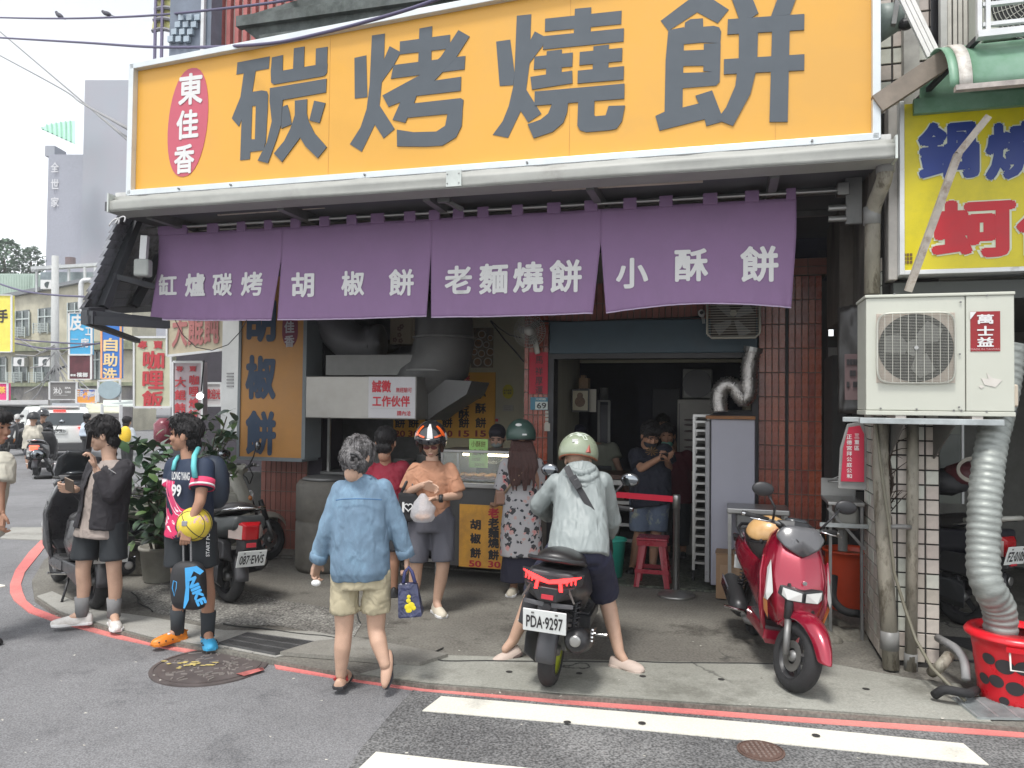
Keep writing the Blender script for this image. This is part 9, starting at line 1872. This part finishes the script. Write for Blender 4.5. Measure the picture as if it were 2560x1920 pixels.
def tree(label, base, cx, cy, rx, ry, D, n, c, name='tree'):
    t = thing(name, label, 'tree', base); rk = D/1921; ctr = W(cx, cy, D)
    MB().tube([base, base.lerp(ctr, .7), ctr], [.25, .16, .05], 8).obj('trunk', mat('bark', (.10, .08, .06), rough=.9), t)
    mb = MB()
    for i in range(n):
        q, z = random.uniform(0, 2*PI), random.uniform(-1, 1); r_ = math.sqrt(1-z*z)*random.uniform(.35, 1.05)*(1+.25*noise.noise(V((math.cos(q)*2, math.sin(q)*2, z*2)))); p = ctr+V((r_*math.cos(q)*rx*rk, r_*math.sin(q)*rx*rk, z*ry*rk)); s = random.uniform(.15, .4)
        a, b = V((random.gauss(0, 1), random.gauss(0, 1), random.gauss(0, .6))).normalized()*s, V((random.gauss(0, 1), random.gauss(0, 1), random.gauss(0, .6))).normalized()*s*.5; mb.add([p, p+a*.5+b, p+a, p+a*.5-b], [(0, 1, 2, 3)])
    mb.obj('crown', mat('foliage_%s' % name+label[:4], c, rough=.7, var=.5, sc_=1), t)
tree('bushy green tree above the roofs at the far left', W(20, 760, 66), 10, 645, 55, 45, 66, 1500, (.11, .17, .11))
tree('smaller feathery tree left of the tower block', W(75, 760, 68), 78, 655, 30, 38, 68, 600, (.13, .18, .13))
tree('green street shrub in front of the far shop row', W(100, 1100, 40), 98, 1030, 26, 16, 40, 400, (.06, .10, .05), 'shrub')
tree('small green bush by the far left shopfront', W(10, 1090, 40), 12, 1015, 18, 15, 40, 300, (.07, .12, .06), 'shrub')
for i, (x0, y0, x1, y1, h_) in enumerate(((285, 1335, 350, 1352, .12), (355, 1330, 430, 1350, .10), (300, 1358, 355, 1380, .14), (360, 1356, 425, 1376, .12), (265, 1400, 362, 1440, .26), (432, 1352, 480, 1372, .12), (268, 1376, 330, 1396, .16))):
    p = [G(x, y) for x, y in ((x0, y1), (x1, y1), (x1+8, y0), (x0+6, y0))]; lbl = ('flat grey paving slab lying behind the jacket boy', 'flat slab left of the potted plant', 'cracked slab nearer the jacket boy', 'broken slab leaning at the plant pot', 'mossy dark kerb block between the two boys', 'slab behind the sports shirt boy', 'grey broken slab above the mossy block')[i]
    t = thing('stone_slab', lbl, 'stone', (p[0]+p[2])/2, 0, 'loose slabs round the planter'); MB().add([q for q in p]+[q+V((0, 0, h_+random.uniform(-.02, .02))) for q in p], [(0, 1, 2, 3), (4, 5, 6, 7), (0, 1, 5, 4), (1, 2, 6, 5), (2, 3, 7, 6), (3, 0, 4, 7)]).obj('slab', rub if i == 4 else LC, t, bevel=.02, sub=0)
gwl = thing('grey_wall', 'low dark grey wall behind the parked scooters', 'wall', G(560, 1330)); fbox('wall_panel', gwl, 560, 1180, 672, 1335, 9.3, 9.2, .15, mat('wall_olive', (.10, .10, .095), rough=.8, var=.3))
def manhole(label, x, y, r, z, m, rim, pat):
    c = G(x, y, z); t = thing('manhole_cover', label, 'manhole cover', c); MB().lathe([(r, -.02), (r, .004), (r*.93, .006), (r*.93, .002), (r*.88, .002), (r*.88, .006), (.001, .006)], 44, Matrix.Translation(c), caps=False).obj('cover', m, t, smooth=False); mb = MB()
    if pat:
        for i in range(90):
            q, rr = random.uniform(0, 2*PI), r*.84*math.sqrt(random.random()); a = c+V((rr*math.cos(q), rr*math.sin(q), .008)); d = random.uniform(0, 2*PI); L_ = random.uniform(.02, .06); mb.bar(a, a+V((L_*math.cos(d), L_*math.sin(d), 0)), .009, .006)
        mb.obj('raised_pattern', rim, t, kind='stuff'); mb = MB()
        for i in range(22): q = c+V((-.13+random.gauss(0, .07), random.gauss(0, .035), .012)); mb.ell(q, (random.uniform(.008, .03), random.uniform(.006, .014), .002), 8, 4)
        mb.obj('worn_yellow_paint', mat('worn_yellow', (.5, .4, .14)), t, kind='stuff'); MB().hull([G(x_, y_, z+.012) for x_, y_ in ((590, 1684), (655, 1668), (662, 1674), (610, 1690))]).obj('red_paint', REDP, t)
    else:
        for i in range(-3, 4):
            for j in range(-3, 4):
                if i*i+j*j < 11: mb.box(c.x+i*r*.22-.006, c.x+i*r*.22+.006, c.y+j*r*.22-.009, c.y+j*r*.22+.009, z+.006, z+.010)
        mb.obj('raised_pattern', rim, t, kind='stuff')
manhole('large round manhole cover with worn yellow paint beside the red kerb line', 525, 1665, .375, -.028, mat('cover_brown', (.13, .11, .105), rough=.5, metal=.3, var=.3), mat('cover_relief', (.32, .29, .27), rough=.4, metal=.4), True)
manhole('small brown manhole cover under the crosswalk stripe', 1902, 1877, .12, -.028, mat('cover_rust', (.12, .075, .06), rough=.6, var=.3), mat('relief_rust', (.2, .15, .13), rough=.5), False)
sp = MB()
for x, y in ((1273, 1679), (1448, 1683), (1607, 1690), (1803, 1698), (2165, 1722), (1418, 1805), (1605, 1807), (2040, 1838)):
    c = G(x, y, .009 if y < 1760 else -.02); sp.lathe([(.022, 0), (.001, .001)], 12, Matrix.Translation(c))
sp.obj('stud_holes', mat('hole_black', (.03, .028, .026), rough=.9), kind='stuff')
lt_ = MB()
for i in range(60): x, y = random.uniform(0, 2500), random.uniform(1480, 1910); c = G(x, y, .008); lt_.hull([c+V((random.uniform(-.012, .012), random.uniform(-.008, .008), random.uniform(0, .006))) for k in range(6)])
lt_.obj('litter', mat('litter_pale', (.5, .48, .42), var=.5, sc_=3), kind='stuff')
bpy.data.scenes.remove(WS)
hz = MB().box(-110, 22, -4, 100, -1.6, 34)
hm, hn_, hb_ = node_mat('haze_air'); hn_.nodes.remove(hb_); pv = hn_.nodes.new('ShaderNodeVolumePrincipled'); pv.inputs['Density'].default_value = .0012; pv.inputs['Color'].default_value = (.95, .97, 1, 1)
hn_.links.new(pv.outputs[0], hn_.nodes['Material Output'].inputs['Volume']); hz.obj('haze', hm, kind='stuff')
